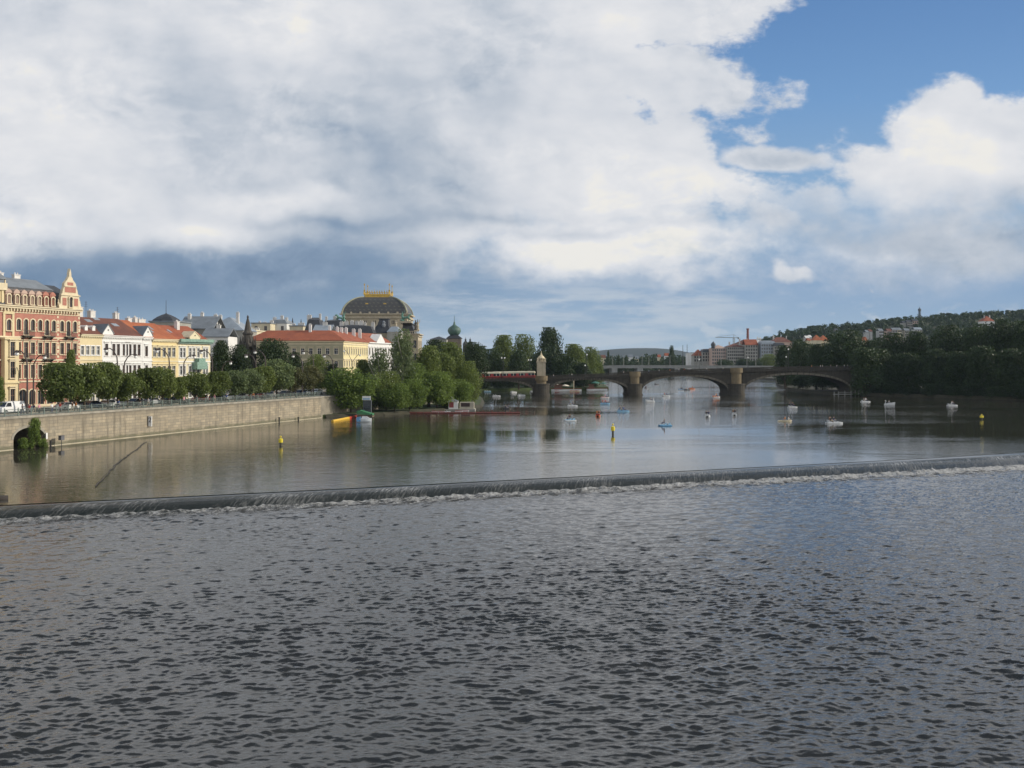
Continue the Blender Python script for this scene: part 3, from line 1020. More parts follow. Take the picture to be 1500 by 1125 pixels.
BEY = [(704, 508, 42, 470, 'big_dark'), (736, 492, 48, 500, 'big'), (768, 491, 46, 505, 'big_b'), (806, 481, 54, 490, 'big_dark'), (842, 505, 50, 480, 'big'), (866, 509, 34, 500, 'big_b'),
       (724, 512, 40, 455, 'big_dark_b'), (760, 515, 44, 452, 'big_dark'), (826, 522, 50, 476, 'big_dark_b'), (790, 515, 44, 480, 'big_dark_b'), (855, 532, 34, 474, 'big_dark'), (700, 530, 40, 452, 'big_dark_b'), (878, 532, 20, 520, 'big')]
for i, (px, top, w, D, k) in enumerate(sorted(BEY)):
    tree_px(k, 'dense tree beyond the bridge, %s from the left between tram and central arches' % ordinal(i), px, top, w, D, z=1.0, group='trees on the island behind the left bridge arches')
ISL = [(1150, 507, 44, 470), (1172, 498, 44, 455), (1196, 505, 40, 430), (1236, 485, 78, 430), (1278, 500, 56, 425), (1306, 489, 60, 412), (1345, 487, 64, 408), (1385, 478, 66, 400), (1426, 482, 60, 392), (1462, 470, 66, 385), (1500, 472, 66, 378), (1545, 466, 70, 370)]
for i, (px, top, w, D) in enumerate(ISL):
    tree_px(('big_dark', 'big_dark_b')[i % 2], 'tall tree in the back row on the right-hand island, %s from the left' % ordinal(i), px, top, w, D, z=1.0, group='back row of trees on the right-hand island')
ISF = [(1262, 520, 50, 402), (1290, 512, 56, 396), (1330, 518, 60, 388), (1368, 512, 60, 380), (1404, 516, 60, 374), (1440, 508, 62, 366), (1478, 512, 62, 358), (1515, 508, 64, 350), (1555, 512, 66, 342)]
for i, (px, top, w, D) in enumerate(ISF):
    tree_px('shore', 'dark shaded tree at the water edge of the right-hand island, %s from the left' % ordinal(i), px, top, w, D, z=0.9, group='front row of trees on the right-hand island')
for i, (px, top, w, D) in enumerate([(1152, 545, 36, 480), (1176, 548, 40, 440), (1205, 546, 44, 425), (1240, 548, 44, 412)]):
    tree_px('big_dark_b', 'low dark tree under and behind the right-hand bridge arch, %s from the left' % ordinal(i), px, top, w, D, z=1.0, group='low trees behind the right-hand arch')
SHR = [(684, 542, 40, 447), (706, 544, 34, 449), (728, 546, 34, 455), (750, 545, 34, 462), (772, 547, 34, 466), (800, 548, 30, 472), (826, 552, 30, 476), (850, 552, 28, 476), (868, 553, 22, 478)]
for i, (px, top, w, D) in enumerate(SHR):
    tree_px('shore', 'dark shrubby tree low on the far shore under the left arches, %s from the left' % ordinal(i), px, top, w, D, z=0.9, group='shrubby trees on the shore behind the left arches')
tree_px('shore', 'dark leafy tree hiding the right end of the stone bridge', 1270, 510, 64, 390, z=0.4)
SHB = [(1275, 566, 40, 392), (1305, 563, 40, 387), (1335, 567, 42, 381), (1365, 562, 44, 374), (1398, 566, 44, 367), (1430, 562, 46, 360), (1462, 566, 46, 353), (1496, 562, 48, 346), (1530, 566, 50, 338)]
for i, (px, top, w, D) in enumerate(SHB):
    tree_px('shore', 'low dark bush overhanging the water along the right-hand island, %s from the left' % ordinal(i), px, top, w, D, z=0.3, group='bushes along the right-hand shore')
MIDR = [(1172, 503, 40, 560), (1190, 505, 36, 600), (1212, 504, 38, 590), (1228, 499, 40, 600), (1256, 496, 40, 560), (1283, 496, 40, 560), (1440, 476, 60, 520), (1470, 474, 60, 520)]
for i, (px, top, w, D) in enumerate(MIDR):
    tree_px('big_dark_b' if i % 2 else 'big_dark', 'tree in the middle distance between island and hill, %s from the left' % ordinal(i), px, top, w, D, z=1.0, group='trees between the island and the hill')
FARP = [('conifer', 984, 507, 17, 900, 'dark pointed tree standing above the far concrete bridge'), ('big_dark_b', 1062, 527, 34, 880, 'round tree in front of the pale palace beyond the bridges'),
        ('big_dark', 1090, 526, 40, 890, 'low dark trees in front of the grey riverside block'), ('big_b', 1127, 519, 34, 880, 'round green tree in front of the pale blue-grey houses'),
        ('big_dark_b', 1106, 528, 26, 870, 'small dark tree under the brick chimney'),
        ('conifer', 891, 514, 9, 820, 'narrow dark conifer at the left end of the far bridge'), ('conifer', 906, 520, 8, 830, 'short conifer, second at the left end of the far bridge'), ('conifer', 917, 521, 8, 830, 'short conifer, third at the left end of the far bridge')]
for (k, px, top, w, D, lab) in FARP: tree_px(k, lab, px, top, w, D, z=1.5)

# far-off woods that read as one mass
def wood(name, label, spots, seed, lm='dark', n=170, leaf=.10):
    base = [crown_verts(seed + i, .0, 1.0, .5, n, leaf, nl=9, shape='bush') for i in range(4)]
    r = np.random.default_rng(seed)
    Vs = []
    for (x, y, z, w, h) in spots:
        b = base[int(r.integers(4))]
        th = r.random() * 6.28
        c, s = math.cos(th), math.sin(th)
        Vs.append(np.stack([x + (b[:, 0] * c - b[:, 1] * s) * w, y + (b[:, 0] * s + b[:, 1] * c) * w, z + b[:, 2] * h], -1))
    V = np.concatenate(Vs)
    o = link(name, np_mesh(name, V, np.arange(len(V)).reshape(-1, 4), M_leafs[lm], smooth=False))
    tag(o, label, 'forest', kind='stuff')


r = np.random.default_rng(21)
sp = []
for i in range(1300):
    y = 960 + 420 * r.random() ** 0.8
    px = r.uniform(1085, 1560)
    x = (px - 750) / F * y
    z = hill_h(x, y)
    h = r.uniform(6, 12)
    sp.append((x, y, z - 1, h * r.uniform(.8, 1.3), h))
wood('hillside_wood', 'wooded hillside on the right skyline above the island trees', sp, 31)
sp = []
for i in range(260):
    y = r.uniform(1000, 1500)
    px = r.uniform(868, 1015)
    h = r.uniform(7, 14) * (y / 1200)
    sp.append(((px - 750) / F * y, y, 1.5, h * r.uniform(.8, 1.3), h * r.uniform(.8, 1.5)))
wood('far_bank_wood', 'belt of trees on the far bank beyond the concrete bridge', sp, 41)

# ------------------------------------------------------------------ buildings
M_glass = mat('window_glass', (0.030, 0.034, 0.040), 0.12, 0.5, 0.8, spec=0.6)
M_white = mat('white_paint', (0.74, 0.73, 0.70), 0.7, 0.12, 0.8)
M_cream = mat('cream_stucco', (0.64, 0.56, 0.39), 0.85, 0.15, 0.4, streak=0.25)
M_creamtrim = mat('cream_trim', (0.68, 0.58, 0.40), 0.85, 0.15, 0.8, streak=0.15)
M_red = block_mat('red_brick_facade', (0.44, 0.175, 0.130), (0.38, 0.145, 0.11), (0.40, 0.22, 0.15), 0.6, 0.3, stain=0.25, patch=0.25)
M_yellow = mat('yellow_stucco', (0.66, 0.55, 0.33), 0.85, 0.12, 0.3, streak=0.2)
M_yellow2 = mat('warm_yellow_stucco', (0.70, 0.56, 0.29), 0.85, 0.12, 0.3, streak=0.2)
M_paleyel = mat('pale_cream_stucco', (0.70, 0.62, 0.42), 0.85, 0.12, 0.3, streak=0.2)
M_offwhite = mat('offwhite_stucco', (0.70, 0.69, 0.66), 0.85, 0.10, 0.3, streak=0.15)
M_greyst = mat('grey_stucco', (0.34, 0.33, 0.29), 0.9, 0.2, 0.3, streak=0.3)
M_palaceshade = mat('palace_stucco_shade', (0.40, 0.37, 0.25), 0.9, 0.14, 0.3, streak=0.2)  # side wall colour greyed and darkened to stand for its shade
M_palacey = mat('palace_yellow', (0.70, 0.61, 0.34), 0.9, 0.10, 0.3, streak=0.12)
M_sand = mat('theatre_sandstone', (0.50, 0.43, 0.31), 0.9, 0.2, 0.5, 0.1, streak=0.4)
M_dkstone = mat('sooty_stone', (0.085, 0.075, 0.062), 0.9, 0.4, 0.8, 0.2, streak=0.3)
M_slate = mat('slate_roof', (0.045, 0.048, 0.055), 0.55, 0.35, 0.9, 0.1)
M_greyroof = mat('grey_metal_roof', (0.20, 0.22, 0.24), 0.5, 0.25, 0.5, 0.05, streak=0.3)
M_bluegrey = mat('blue_grey_metal_roof', (0.27, 0.31, 0.35), 0.5, 0.2, 0.5, streak=0.2)
M_gold = mat('gilding', (0.60, 0.40, 0.09), 0.42, 0.3, 2.0, metallic=0.7)
M_paleg = mat('verdigris_gilding', (0.30, 0.30, 0.20), 0.6, 0.3, 0.6)
M_copper = mat('green_copper', (0.085, 0.155, 0.125), 0.6, 0.4, 0.7, 0.1, streak=0.3)
M_bronze = mat('verdigris_bronze', (0.13, 0.28, 0.22), 0.7, 0.4, 2.0)
M_iron = mat('dark_iron', (0.035, 0.035, 0.037), 0.6, 0.3, 2.0)
M_greennet = mat('green_netting', (0.24, 0.37, 0.30), 0.9, 0.35, 2.5, 0.2)
M_chim = mat('chimney_plaster', (0.66, 0.64, 0.60), 0.9, 0.2, 1.2, streak=0.3)
M_pink = mat('pink_stucco', (0.50, 0.36, 0.29), 0.9, 0.15, 0.3, streak=0.2)
M_brownw = mat('brown_window_paint', (0.20, 0.12, 0.08), 0.7, 0.3, 2.0)


def tile_mat(name, c1, c2):
    m = mat(name, c1, 0.85, 0.3, 0.35, 0.0, c2, streak=0.35)
    nt = m.node_tree
    E.nt = nt
    b = nt.nodes['Principled BSDF']
    tc = nt.nodes.new('ShaderNodeTexCoord')
    wv = nt.nodes.new('ShaderNodeTexWave')
    wv.bands_direction = 'Z'
    wv.inputs['Scale'].default_value = 1.6
    wv.inputs['Distortion'].default_value = 0.4
    nt.links.new(tc.outputs['Object'], wv.inputs[0])
    bp = nt.nodes.new('ShaderNodeBump')
    bp.inputs['Strength'].default_value = 0.5
    bp.inputs['Distance'].default_value = 0.08
    nt.links.new(wv.outputs[1], bp.inputs['Height'])
    nt.links.new(bp.outputs[0], b.inputs['Normal'])
    return m


M_tile = tile_mat('red_tiles', (0.34, 0.095, 0.042), (0.24, 0.065, 0.032))
M_tiledk = tile_mat('old_brown_tiles', (0.19, 0.068, 0.042), (0.115, 0.046, 0.034))
M_tileor = tile_mat('orange_tiles', (0.43, 0.135, 0.052), (0.30, 0.085, 0.036))

WIN = {}


def win_mesh(w, h, style):
    """window set in a hole: y = 0 is the wall face, +y goes inside; returns (frame mesh, pane mesh)"""
    key = (round(w, 2), round(h, 2), style)
    if key in WIN: return WIN[key]
    fm, tm, arch, bars, ped = STY[style]
    mb = MB()
    a, d0, d1 = 0.075, 0.10, 0.18
    mb.box(-w / 2, -w / 2 + a, d0, d1, 0, h)
    mb.box(w / 2 - a, w / 2, d0, d1, 0, h)
    mb.box(-w / 2 + a, w / 2 - a, d0, d1, 0, a)
    mb.box(-w / 2 + a, w / 2 - a, d0, d1, h - a, h)
    if bars >= 1: mb.box(-.035, .035, d0 + .01, d1, a, h - a)
    if bars >= 2:
        mb.box(-w / 2 + a, -.035, d0 + .01, d1, h * .64, h * .64 + .07)
        mb.box(.035, w / 2 - a, d0 + .01, d1, h * .64, h * .64 + .07)
    s = 0.16
    if tm is not None:
        mb.box(-w / 2 - s, -w / 2, -.06, 0.02, 0, h, 1)
        mb.box(w / 2, w / 2 + s, -.06, 0.02, 0, h, 1)
        mb.box(-w / 2 - s - .08, w / 2 + s + .08, -.16, 0.03, -.16, 0, 1)
        if arch:
            r0, zc = w / 2, h - w / 2
            n = 9
            for i in range(n):
                t0, t1 = math.pi * i / n, math.pi * (i + 1) / n
                p = [(r0 * math.cos(t0), zc + r0 * math.sin(t0)), (r0 * math.cos(t1), zc + r0 * math.sin(t1))]
                q = [(max(-r0, min(r0, 2 * r0 * math.cos(t))), zc + min(r0, 2 * r0 * math.sin(t))) for t in (t0, t1)]
                mb.add([(p[0][0], .04, p[0][1]), (p[1][0], .04, p[1][1]), (q[1][0], .04, q[1][1]), (q[0][0], .04, q[0][1]),
                        (p[0][0], .2, p[0][1]), (p[1][0], .2, p[1][1])], [(0, 3, 2, 1), (0, 1, 5, 4)], 1)
                o_ = [((r0 + .22) * math.cos(t), zc + (r0 + .22) * math.sin(t)) for t in (t0, t1)]
                i_ = [((r0 + .02) * math.cos(t), zc + (r0 + .02) * math.sin(t)) for t in (t0, t1)]
                mb.add([(i_[0][0], -.08, i_[0][1]), (i_[1][0], -.08, i_[1][1]), (o_[1][0], -.08, o_[1][1]), (o_[0][0], -.08, o_[0][1]),
                        (i_[0][0], .03, i_[0][1]), (i_[1][0], .03, i_[1][1]), (o_[1][0], .03, o_[1][1]), (o_[0][0], .03, o_[0][1])], [(0, 3, 2, 1), (0, 1, 5, 4), (3, 7, 6, 2)], 1)
        else:
            mb.box(-w / 2 - s - .06, w / 2 + s + .06, -.12, 0.03, h, h + .2, 1)
            if ped: mb.box(-w / 2 - s - .16, w / 2 + s + .16, -.26, 0.03, h + .34, h + .48, 1)
    pm = MB()
    pm.box(-w / 2 + .02, w / 2 - .02, .15, .17, .02, h - .02)
    WIN[key] = (mb.mesh('window', [fm, tm or fm]), pm.mesh('pane', M_glass))
    return WIN[key]


STY = {'redarch': (M_brownw, M_creamtrim, True, 1, False), 'red': (M_brownw, M_creamtrim, False, 2, True), 'yel': (M_white, M_white, False, 2, False),
       'white': (M_brownw, M_white, False, 2, True), 'yel2': (M_white, M_paleyel, False, 2, True), 'cream': (M_white, M_white, False, 2, True),
       'palace': (M_white, M_creamtrim, False, 2, True), 'palarch': (M_white, M_creamtrim, True, 2, False), 'plain': (M_brownw, None, False, 1, False),
       'plainw': (M_white, None, False, 1, False), 'stone': (M_brownw, M_sand, False, 1, True), 'stonearch': (M_brownw, M_sand, True, 1, False)}


class House:
    def __init__(self, name, label, loc, rz, cat='building', group=None):
        self.root = thing(name, label, cat, loc, rz, group)

    def walls(self, foot, z0, z1, m, holes=None, depth=0.25, name='wall'):
        """foot: counter-clockwise plan; holes: {edge index: [(centre along edge, sill z, w, h)]}"""
        mb = MB()
        n = len(foot)
        for e in range(n):
            a, c = Vector((*foot[e], 0)), Vector((*foot[(e + 1) % n], 0))
            L = (c - a).length
            d = (c - a) / L
            inn = Vector((-d.y, d.x, 0))
            hs = (holes or {}).get(e, [])
            xs = sorted({0.0, L} | {round(h[0] - h[2] / 2, 4) for h in hs} | {round(h[0] + h[2] / 2, 4) for h in hs})
            zs = sorted({z0, z1} | {round(h[1], 4) for h in hs} | {round(h[1] + h[3], 4) for h in hs})
            P = lambda s, z, y=0.0: tuple(a + d * s + inn * y + Vector((0, 0, z)))
            for i in range(len(xs) - 1):
                for k in range(len(zs) - 1):
                    mx, mz = (xs[i] + xs[i + 1]) / 2, (zs[k] + zs[k + 1]) / 2
                    if any(abs(mx - h[0]) < h[2] / 2 and h[1] < mz < h[1] + h[3] for h in hs): continue
                    mb.face([P(xs[i], zs[k]), P(xs[i + 1], zs[k]), P(xs[i + 1], zs[k + 1]), P(xs[i], zs[k + 1])])
            for h in hs:
                x0, x1, a0, a1 = h[0] - h[2] / 2, h[0] + h[2] / 2, h[1], h[1] + h[3]
                for q in ([(x0, a0), (x0, a1)], [(x0, a1), (x1, a1)], [(x1, a1), (x1, a0)], [(x1, a0), (x0, a0)]):
                    mb.face([P(*q[0]), P(*q[0], depth), P(*q[1], depth), P(*q[1])])
        mb.face([(x, y, z1) for x, y in foot])
        return mb.build(name, m, self.root)

    def windows(self, foot, e, hs, style, name='window'):
        a, c = Vector((*foot[e], 0)), Vector((*foot[(e + 1) % len(foot)], 0))
        d = (c - a).normalized()
        rz = math.atan2(d.y, d.x)
        for (s, z, w, h) in hs:
            fm, pm = win_mesh(w, h, style)
            p = a + d * s
            f = link(name, fm, self.root, (p.x, p.y, z), rz)
            link('pane', pm, f)

    def part(self, name, mb, m, parent=None, smooth=False):
        return mb.build(name, m, parent or self.root, smooth=smooth)

    def chimney(self, x, y, z0, z1, w=0.9, d=0.6, m=None, parent=None):
        mb = MB()
        mb.box(x - w / 2, x + w / 2, y - d / 2, y + d / 2, z0, z1)
        mb.box(x - w / 2 - .08, x + w / 2 + .08, y - d / 2 - .08, y + d / 2 + .08, z1, z1 + .14)
        for k in range(2): mb.lathe([(.13, z1 + .14), (.11, z1 + .5)], x - w * .22 + k * w * .44, y, 6)
        return mb.build('chimney', m or M_chim, parent or self.root)


def gable(mb, x0, x1, y0, y1, ze, zr, ov=0.45, th=0.22, m=0, yr=None):
    """ridge along x"""
    yr = (y0 + y1) / 2 if yr is None else yr
    k = (zr - ze) / (yr - y0)
    k2 = (zr - ze) / (y1 - yr)
    out = [(y0 - ov, ze - ov * k), (yr, zr), (y1 + ov, ze - ov * k2), (y1 + ov, ze - ov * k2 + th), (yr, zr + th), (y0 - ov, ze - ov * k + th)]
    mb.extrude(out, x0, x1, 'x', m)


def skylight(h, x, y, z, slope, w=0.8, l=1.2):
    mb = MB()
    dy, dz = l * math.cos(slope), l * math.sin(slope)
    nx_, nz = -math.sin(slope) * .12, math.cos(slope) * .12
    mb.add([(x - w / 2, y, z), (x + w / 2, y, z), (x + w / 2, y + dy, z + dz), (x - w / 2, y + dy, z + dz),
            (x - w / 2, y + nx_, z + nz), (x + w / 2, y + nx_, z + nz), (x + w / 2, y + dy + nx_, z + dz + nz), (x - w / 2, y + dy + nx_, z + dz + nz)],
           [(4, 5, 6, 7), (0, 1, 5, 4), (1, 2, 6, 5), (2, 3, 7, 6), (3, 0, 4, 7)])
    h.part('skylight', mb, M_bluegrey)


def antenna(h, x, y, z, t=2.5):
    mb = MB()
    mb.tube([(x, y, z), (x, y, z + t)], .04, 5)
    for k in range(3): mb.tube([(x - .5 + .1 * k, y, z + t * (.7 + .12 * k)), (x + .5 - .1 * k, y, z + t * (.7 + .12 * k))], .025, 4)
    h.part('antenna', mb, M_iron)


def facY(px): return 157.9 / (0.363 - (px - 750) / F)
def facP(px, z=GZ):
    y = facY(px)
    return Vector(((px - 750) / F * y, y, z))
ANG = math.atan2(0.9399, 0.3414)
def loc_s(px, px0): return (facY(px) - facY(px0)) * 1.0639
def zrow(py, px, z=GZ): return EYE + (HY - py) * facY(px) / F - z


# ---- red brick house with the stepped gable
PX0 = -40
h = House('apartment_house', 'red brick and cream apartment house with a tall ornate gable at its right end', facP(PX0), ANG)
S = lambda px: loc_s(px, PX0)
Lr, Dr = S(117), 14.0
foot = [(0, 0), (Lr, 0), (Lr, Dr), (0, Dr)]
Zc = 18.75
cols = [S(p) for p in (27.3, 38, 48, 58.7, 68.7, 78.7, 90.7, 100, 109.6)]
hs = []
arch_h, up_h, lo_h, gr_h = [], [], [], []
for i, c in enumerate(cols):
    deep = i in (1, 4, 7)
    arch_h.append((c, 13.6 if deep else 14.4, .95, 2.9 if deep else 2.1))
    up_h.append((c, 9.3 if deep else 10.0, .95, 2.9 if deep else 2.2))
    lo_h.append((c, 5.5, .95, 2.5))
ob = S(12)
obw = (S(24) - S(3)) / 2
gr_h = [(S(33.5), 0.1, 1.7, 3.3), (S(47), 0.3, 1.5, 3.0), (S(60), 0.3, 1.5, 3.0), (S(73), 0.3, 1.5, 3.0), (S(88), .1, 1.7, 3.3), (S(104), 0.3, 1.5, 3.0)]
lefts = [(S(p), z, .95, 2.1) for p in (-30, -20, -8) for z in (5.6, 10.0, 14.4)]
h.walls(foot, 0, Zc, M_red, {0: arch_h + up_h + lo_h + gr_h + lefts})
h.windows(foot, 0, arch_h, 'redarch')
h.windows(foot, 0, up_h, 'red')
h.windows(foot, 0, lo_h, 'red')
h.windows(foot, 0, lefts, 'red')
h.windows(foot, 0, gr_h, 'redarch', 'shop_window')
mb = MB()          # cream bands and quoins between the windows
for z in (4.75, 8.75, 13.0): mb.box(0, Lr, -.20, -.002, z, z + .28)
for z in (14.9, 15.9, 10.6, 11.5, 6.1, 7.0):
    prev = S(25.5)
    for c in cols + [None]:
        a = prev
        e_ = (c - .78) if c else Lr
        if e_ - a > .15: mb.box(a, e_, -.05, -.002, z, z + .22)
        prev = (c + .78) if c else 0
for x in (Lr - .5, S(84.7) - .25):
    for k in range(16): mb.box(x, x + (.5 if k % 2 else .38), -.075, -.003, 5.1 + k * .85, 5.1 + k * .85 + .42)
mb.box(0, Lr, -.12, -.002, 0.02, .5)
h.part('stone_bands', mb, M_creamtrim)
mb = MB()          # bracketed main cornice
mb.box(-.1, Lr + .1, -.55, 0.1, Zc - .35, Zc)
mb.box(-.1, Lr + .15, -.75, 0.1, Zc + .002, Zc + .22)
for k in range(int(Lr / .7)): mb.box(k * .7 + .1, k * .7 + .36, -.45, -.003, Zc - .85, Zc - .352)
mb.box(-.05, Lr + .02, -.10, -.002, Zc - 1.15, Zc - .95)
h.part('cornice', mb, M_creamtrim)
mb = MB()          # yellow bay with its window and balcony
mb.prism([(ob - obw, -.02), (ob - obw, -.9), (ob + obw, -.9), (ob + obw, -.02)], 0.02, 12.6)
mb.box(ob - obw - .2, ob + obw + .2, -1.15, -.02, 12.602, 12.95)
mb.box(ob - obw - .2, ob + obw + .2, -1.15, -.02, 4.6, 4.95)
bay = h.part('bay', mb, M_yellow)
for z, hh in ((.2, 3.4), (5.6, 3.0), (9.6, 2.6)):
    fm, pm = win_mesh(1.1, hh, 'red')
    f = link('window', fm, h.root, (ob, -.9 - .19, z), 0)
    link('pane', pm, f)
fm, pm = win_mesh(1.0, 2.0, 'redarch')
f = link('window', fm, h.root, (ob, -.19, 14.3), 0)
link('pane', pm, f)
mb = MB()
mb.box(ob - 1.25, ob - .78, -.18, -.01, 13.0, 17.3)
mb.box(ob + .78, ob + 1.25, -.18, -.01, 13.0, 17.3)
mb.extrude([(ob - 1.35, 17.3), (ob + 1.35, 17.3), (ob + 1.1, 17.8), (ob, 18.2), (ob - 1.1, 17.8)], -.22, -.01)
h.part('niche_surround', mb, M_yellow)
for c in (1, 4, 7):  # balconies
    for z in (13.45, 9.15):
        if c == 7 and z > 20: continue
        mb = MB()
        w = 1.15
        mb.box(cols[c] - w, cols[c] + w, -1.0, -.01, z - .22, z)
        for k in (-1, 1): mb.extrude([(-.01, z - .22), (-.8, z - .22), (-.01, z - 1.0)], cols[c] + k * .8 - .12, cols[c] + k * .8 + .12, 'x')
        b_ = h.part('balcony', mb, M_dkstone)
        mb = MB()
        for k in range(13): mb.box(cols[c] - w + .05 + k * (2 * w - .1) / 12 - .02, cols[c] - w + .05 + k * (2 * w - .1) / 12 + .02, -.98, -.94, z, z + .95)
        mb.box(cols[c] - w, cols[c] + w, -1.0, -.92, z + .95, z + 1.02)
        for k in (-1, 1):
            mb.box(cols[c] + k * w - .03, cols[c] + k * w + .03, -.92, -.02, z + .95, z + 1.02)
        mb.build('railing', M_iron, b_)
mb = MB()          # mansard
zm = Zc + 3.4
mb.extrude([(0.1, Zc + .02), (1.1, zm), (5.5, zm + 2.0), (Dr - 1.5, zm + .6), (Dr, Zc + .02)], 0.05, S(84.7), 'x')
mb.extrude([(2.0, Zc + .02), (3.0, zm), (6.5, zm + 1.7), (Dr - 1.5, zm + .4), (Dr, Zc + .02)], S(84.7) + .002, Lr - .05, 'x')
roof = h.part('mansard_roof', mb, M_slate)
mb = MB()
mb.extrude([(1.12, zm + .0), (.9, zm + .25), (5.4, zm + 2.35), (5.5, zm + 2.02)], 0.0, S(84.0), 'x')
mb.build('roof_flashing', M_greyroof, roof)
for px in (13, 25, 36, 47, 57.5, 67.5, 77.5):
    c = S(px)
    mb = MB()
    mb.box(c - .62, c + .62, .12, 2.2, Zc + .23, Zc + 2.5)
    mb.extrude([(c - .8, Zc + 2.5), (c + .8, Zc + 2.5), (c + .5, Zc + 3.0), (c, Zc + 3.25), (c - .5, Zc + 3.0)], .0, 2.4)
    d_ = mb.build('dormer', M_pink if px < 60 else M_red, h.root)
    fm, pm = win_mesh(.7, 1.6, 'redarch')
    f = link('dormer_window', fm, d_, (c, -.06, Zc + .55), 0)
gx_ = (S(85.5) + Lr) / 2
pr = [(2.75, 0), (2.9, .55), (2.45, .95), (2.4, 2.0), (2.2, 2.8), (2.0, 3.0), (1.9, 3.6), (1.55, 4.3), (1.5, 4.9), (1.15, 5.3), (.8, 5.6), (.55, 6.1), (.3, 6.3), (.26, 7.0), (0, 7.9)]
out = [(gx_ + a, Zc + .23 + b_) for a, b_ in pr] + [(gx_ - a, Zc + .23 + b_) for a, b_ in reversed(pr[:-1])]
mb = MB()
mb.extrude(out, -.25, .35)
gb = h.part('gable', mb, M_creamtrim)
mb = MB()
for a, b_, c_, d_ in ((-2.0, -1.0, .6, 2.1), (1.0, 2.0, .6, 2.1), (-1.4, 1.4, 3.2, 4.2), (-.75, .75, 4.6, 5.2)): mb.box(gx_ + a, gx_ + b_, -.29, -.252, Zc + c_ + .2, Zc + d_ + .2)
mb.build('red_panel', M_red, gb)
mb = MB()
mb.box(gx_ - 2.5, gx_ + 2.5, -.42, -.252, Zc + 2.75, Zc + 2.95)
mb.box(gx_ - 1.6, gx_ + 1.6, -.40, -.252, Zc + 4.5, Zc + 4.66)
for a in (-2.75, 2.75): mb.lathe([(.0, Zc + .8), (.2, Zc + .9), (.25, Zc + 1.2), (.1, Zc + 1.5), (.16, Zc + 1.7), (0, Zc + 2.0)], gx_ + a, .05, 8)
for a in (-1.55, 1.55): mb.lathe([(.0, Zc + 3.3), (.16, Zc + 3.4), (.2, Zc + 3.7), (.05, Zc + 4.1), (0, Zc + 4.3)], gx_ + a, .05, 8)
mb.build('moulding', M_creamtrim, gb)
fm, pm = win_mesh(.9, 2.0, 'redarch')
f = link('window', fm, h.root, (gx_, -.25 - .19, Zc + .5), 0)
link('pane', pm, f)
for px, y in ((30, 5.2), (58, 5.8)): h.chimney(S(px), y, zm + 1.5, zm + 3.0, 1.4, .7, M_chim)
# left neighbour with the open loggia, cut by the frame
h = House('corner_house', 'yellow corner house with an open attic loggia at the left edge', facP(-75), ANG)
h.walls([(0, -.8), (loc_s(-40.5, -75), -.8), (loc_s(-40.5, -75), 14), (0, 14)], 0, 24, M_yellow)
h = House('attic_tower', 'yellow attic turret with grey pyramid roof rising at the left frame edge', facP(-16, GZ + 19.0) + Vector((.3, -.4, 0)) * 0, ANG)
w_ = loc_s(8, -16)
mb = MB()
mb.box(0, w_, 0.3, 4, .02, 2.6)
for k in range(3): mb.box(k * w_ / 2.6 + .1, k * w_ / 2.6 + .5, .1, .3, .3, 2.6)
h.part('wall', mb, M_yellow)
mb = MB(); mb.box(-.3, w_ + .35, -.1, 4.3, 2.602, 3.9); h.part('parapet', mb, M_creamtrim)
mb = MB(); mb.loft([[(-.4, -.2, 4.6), (w_ + .5, -.2, 4.6), (w_ + .5, 4.4, 4.6), (-.4, 4.4, 4.6)], [(w_ * .4, 1.9, 7.0), (w_ * .5, 1.9, 7.0), (w_ * .5, 2.2, 7.0), (w_ * .4, 2.2, 7.0)]]); h.part('roof', mb, M_greyroof)
mb = MB()
for x in (0, w_): mb.box(x - .1, x + .1, .0, .2, 3.902, 4.6)
h.part('post', mb, M_creamtrim)

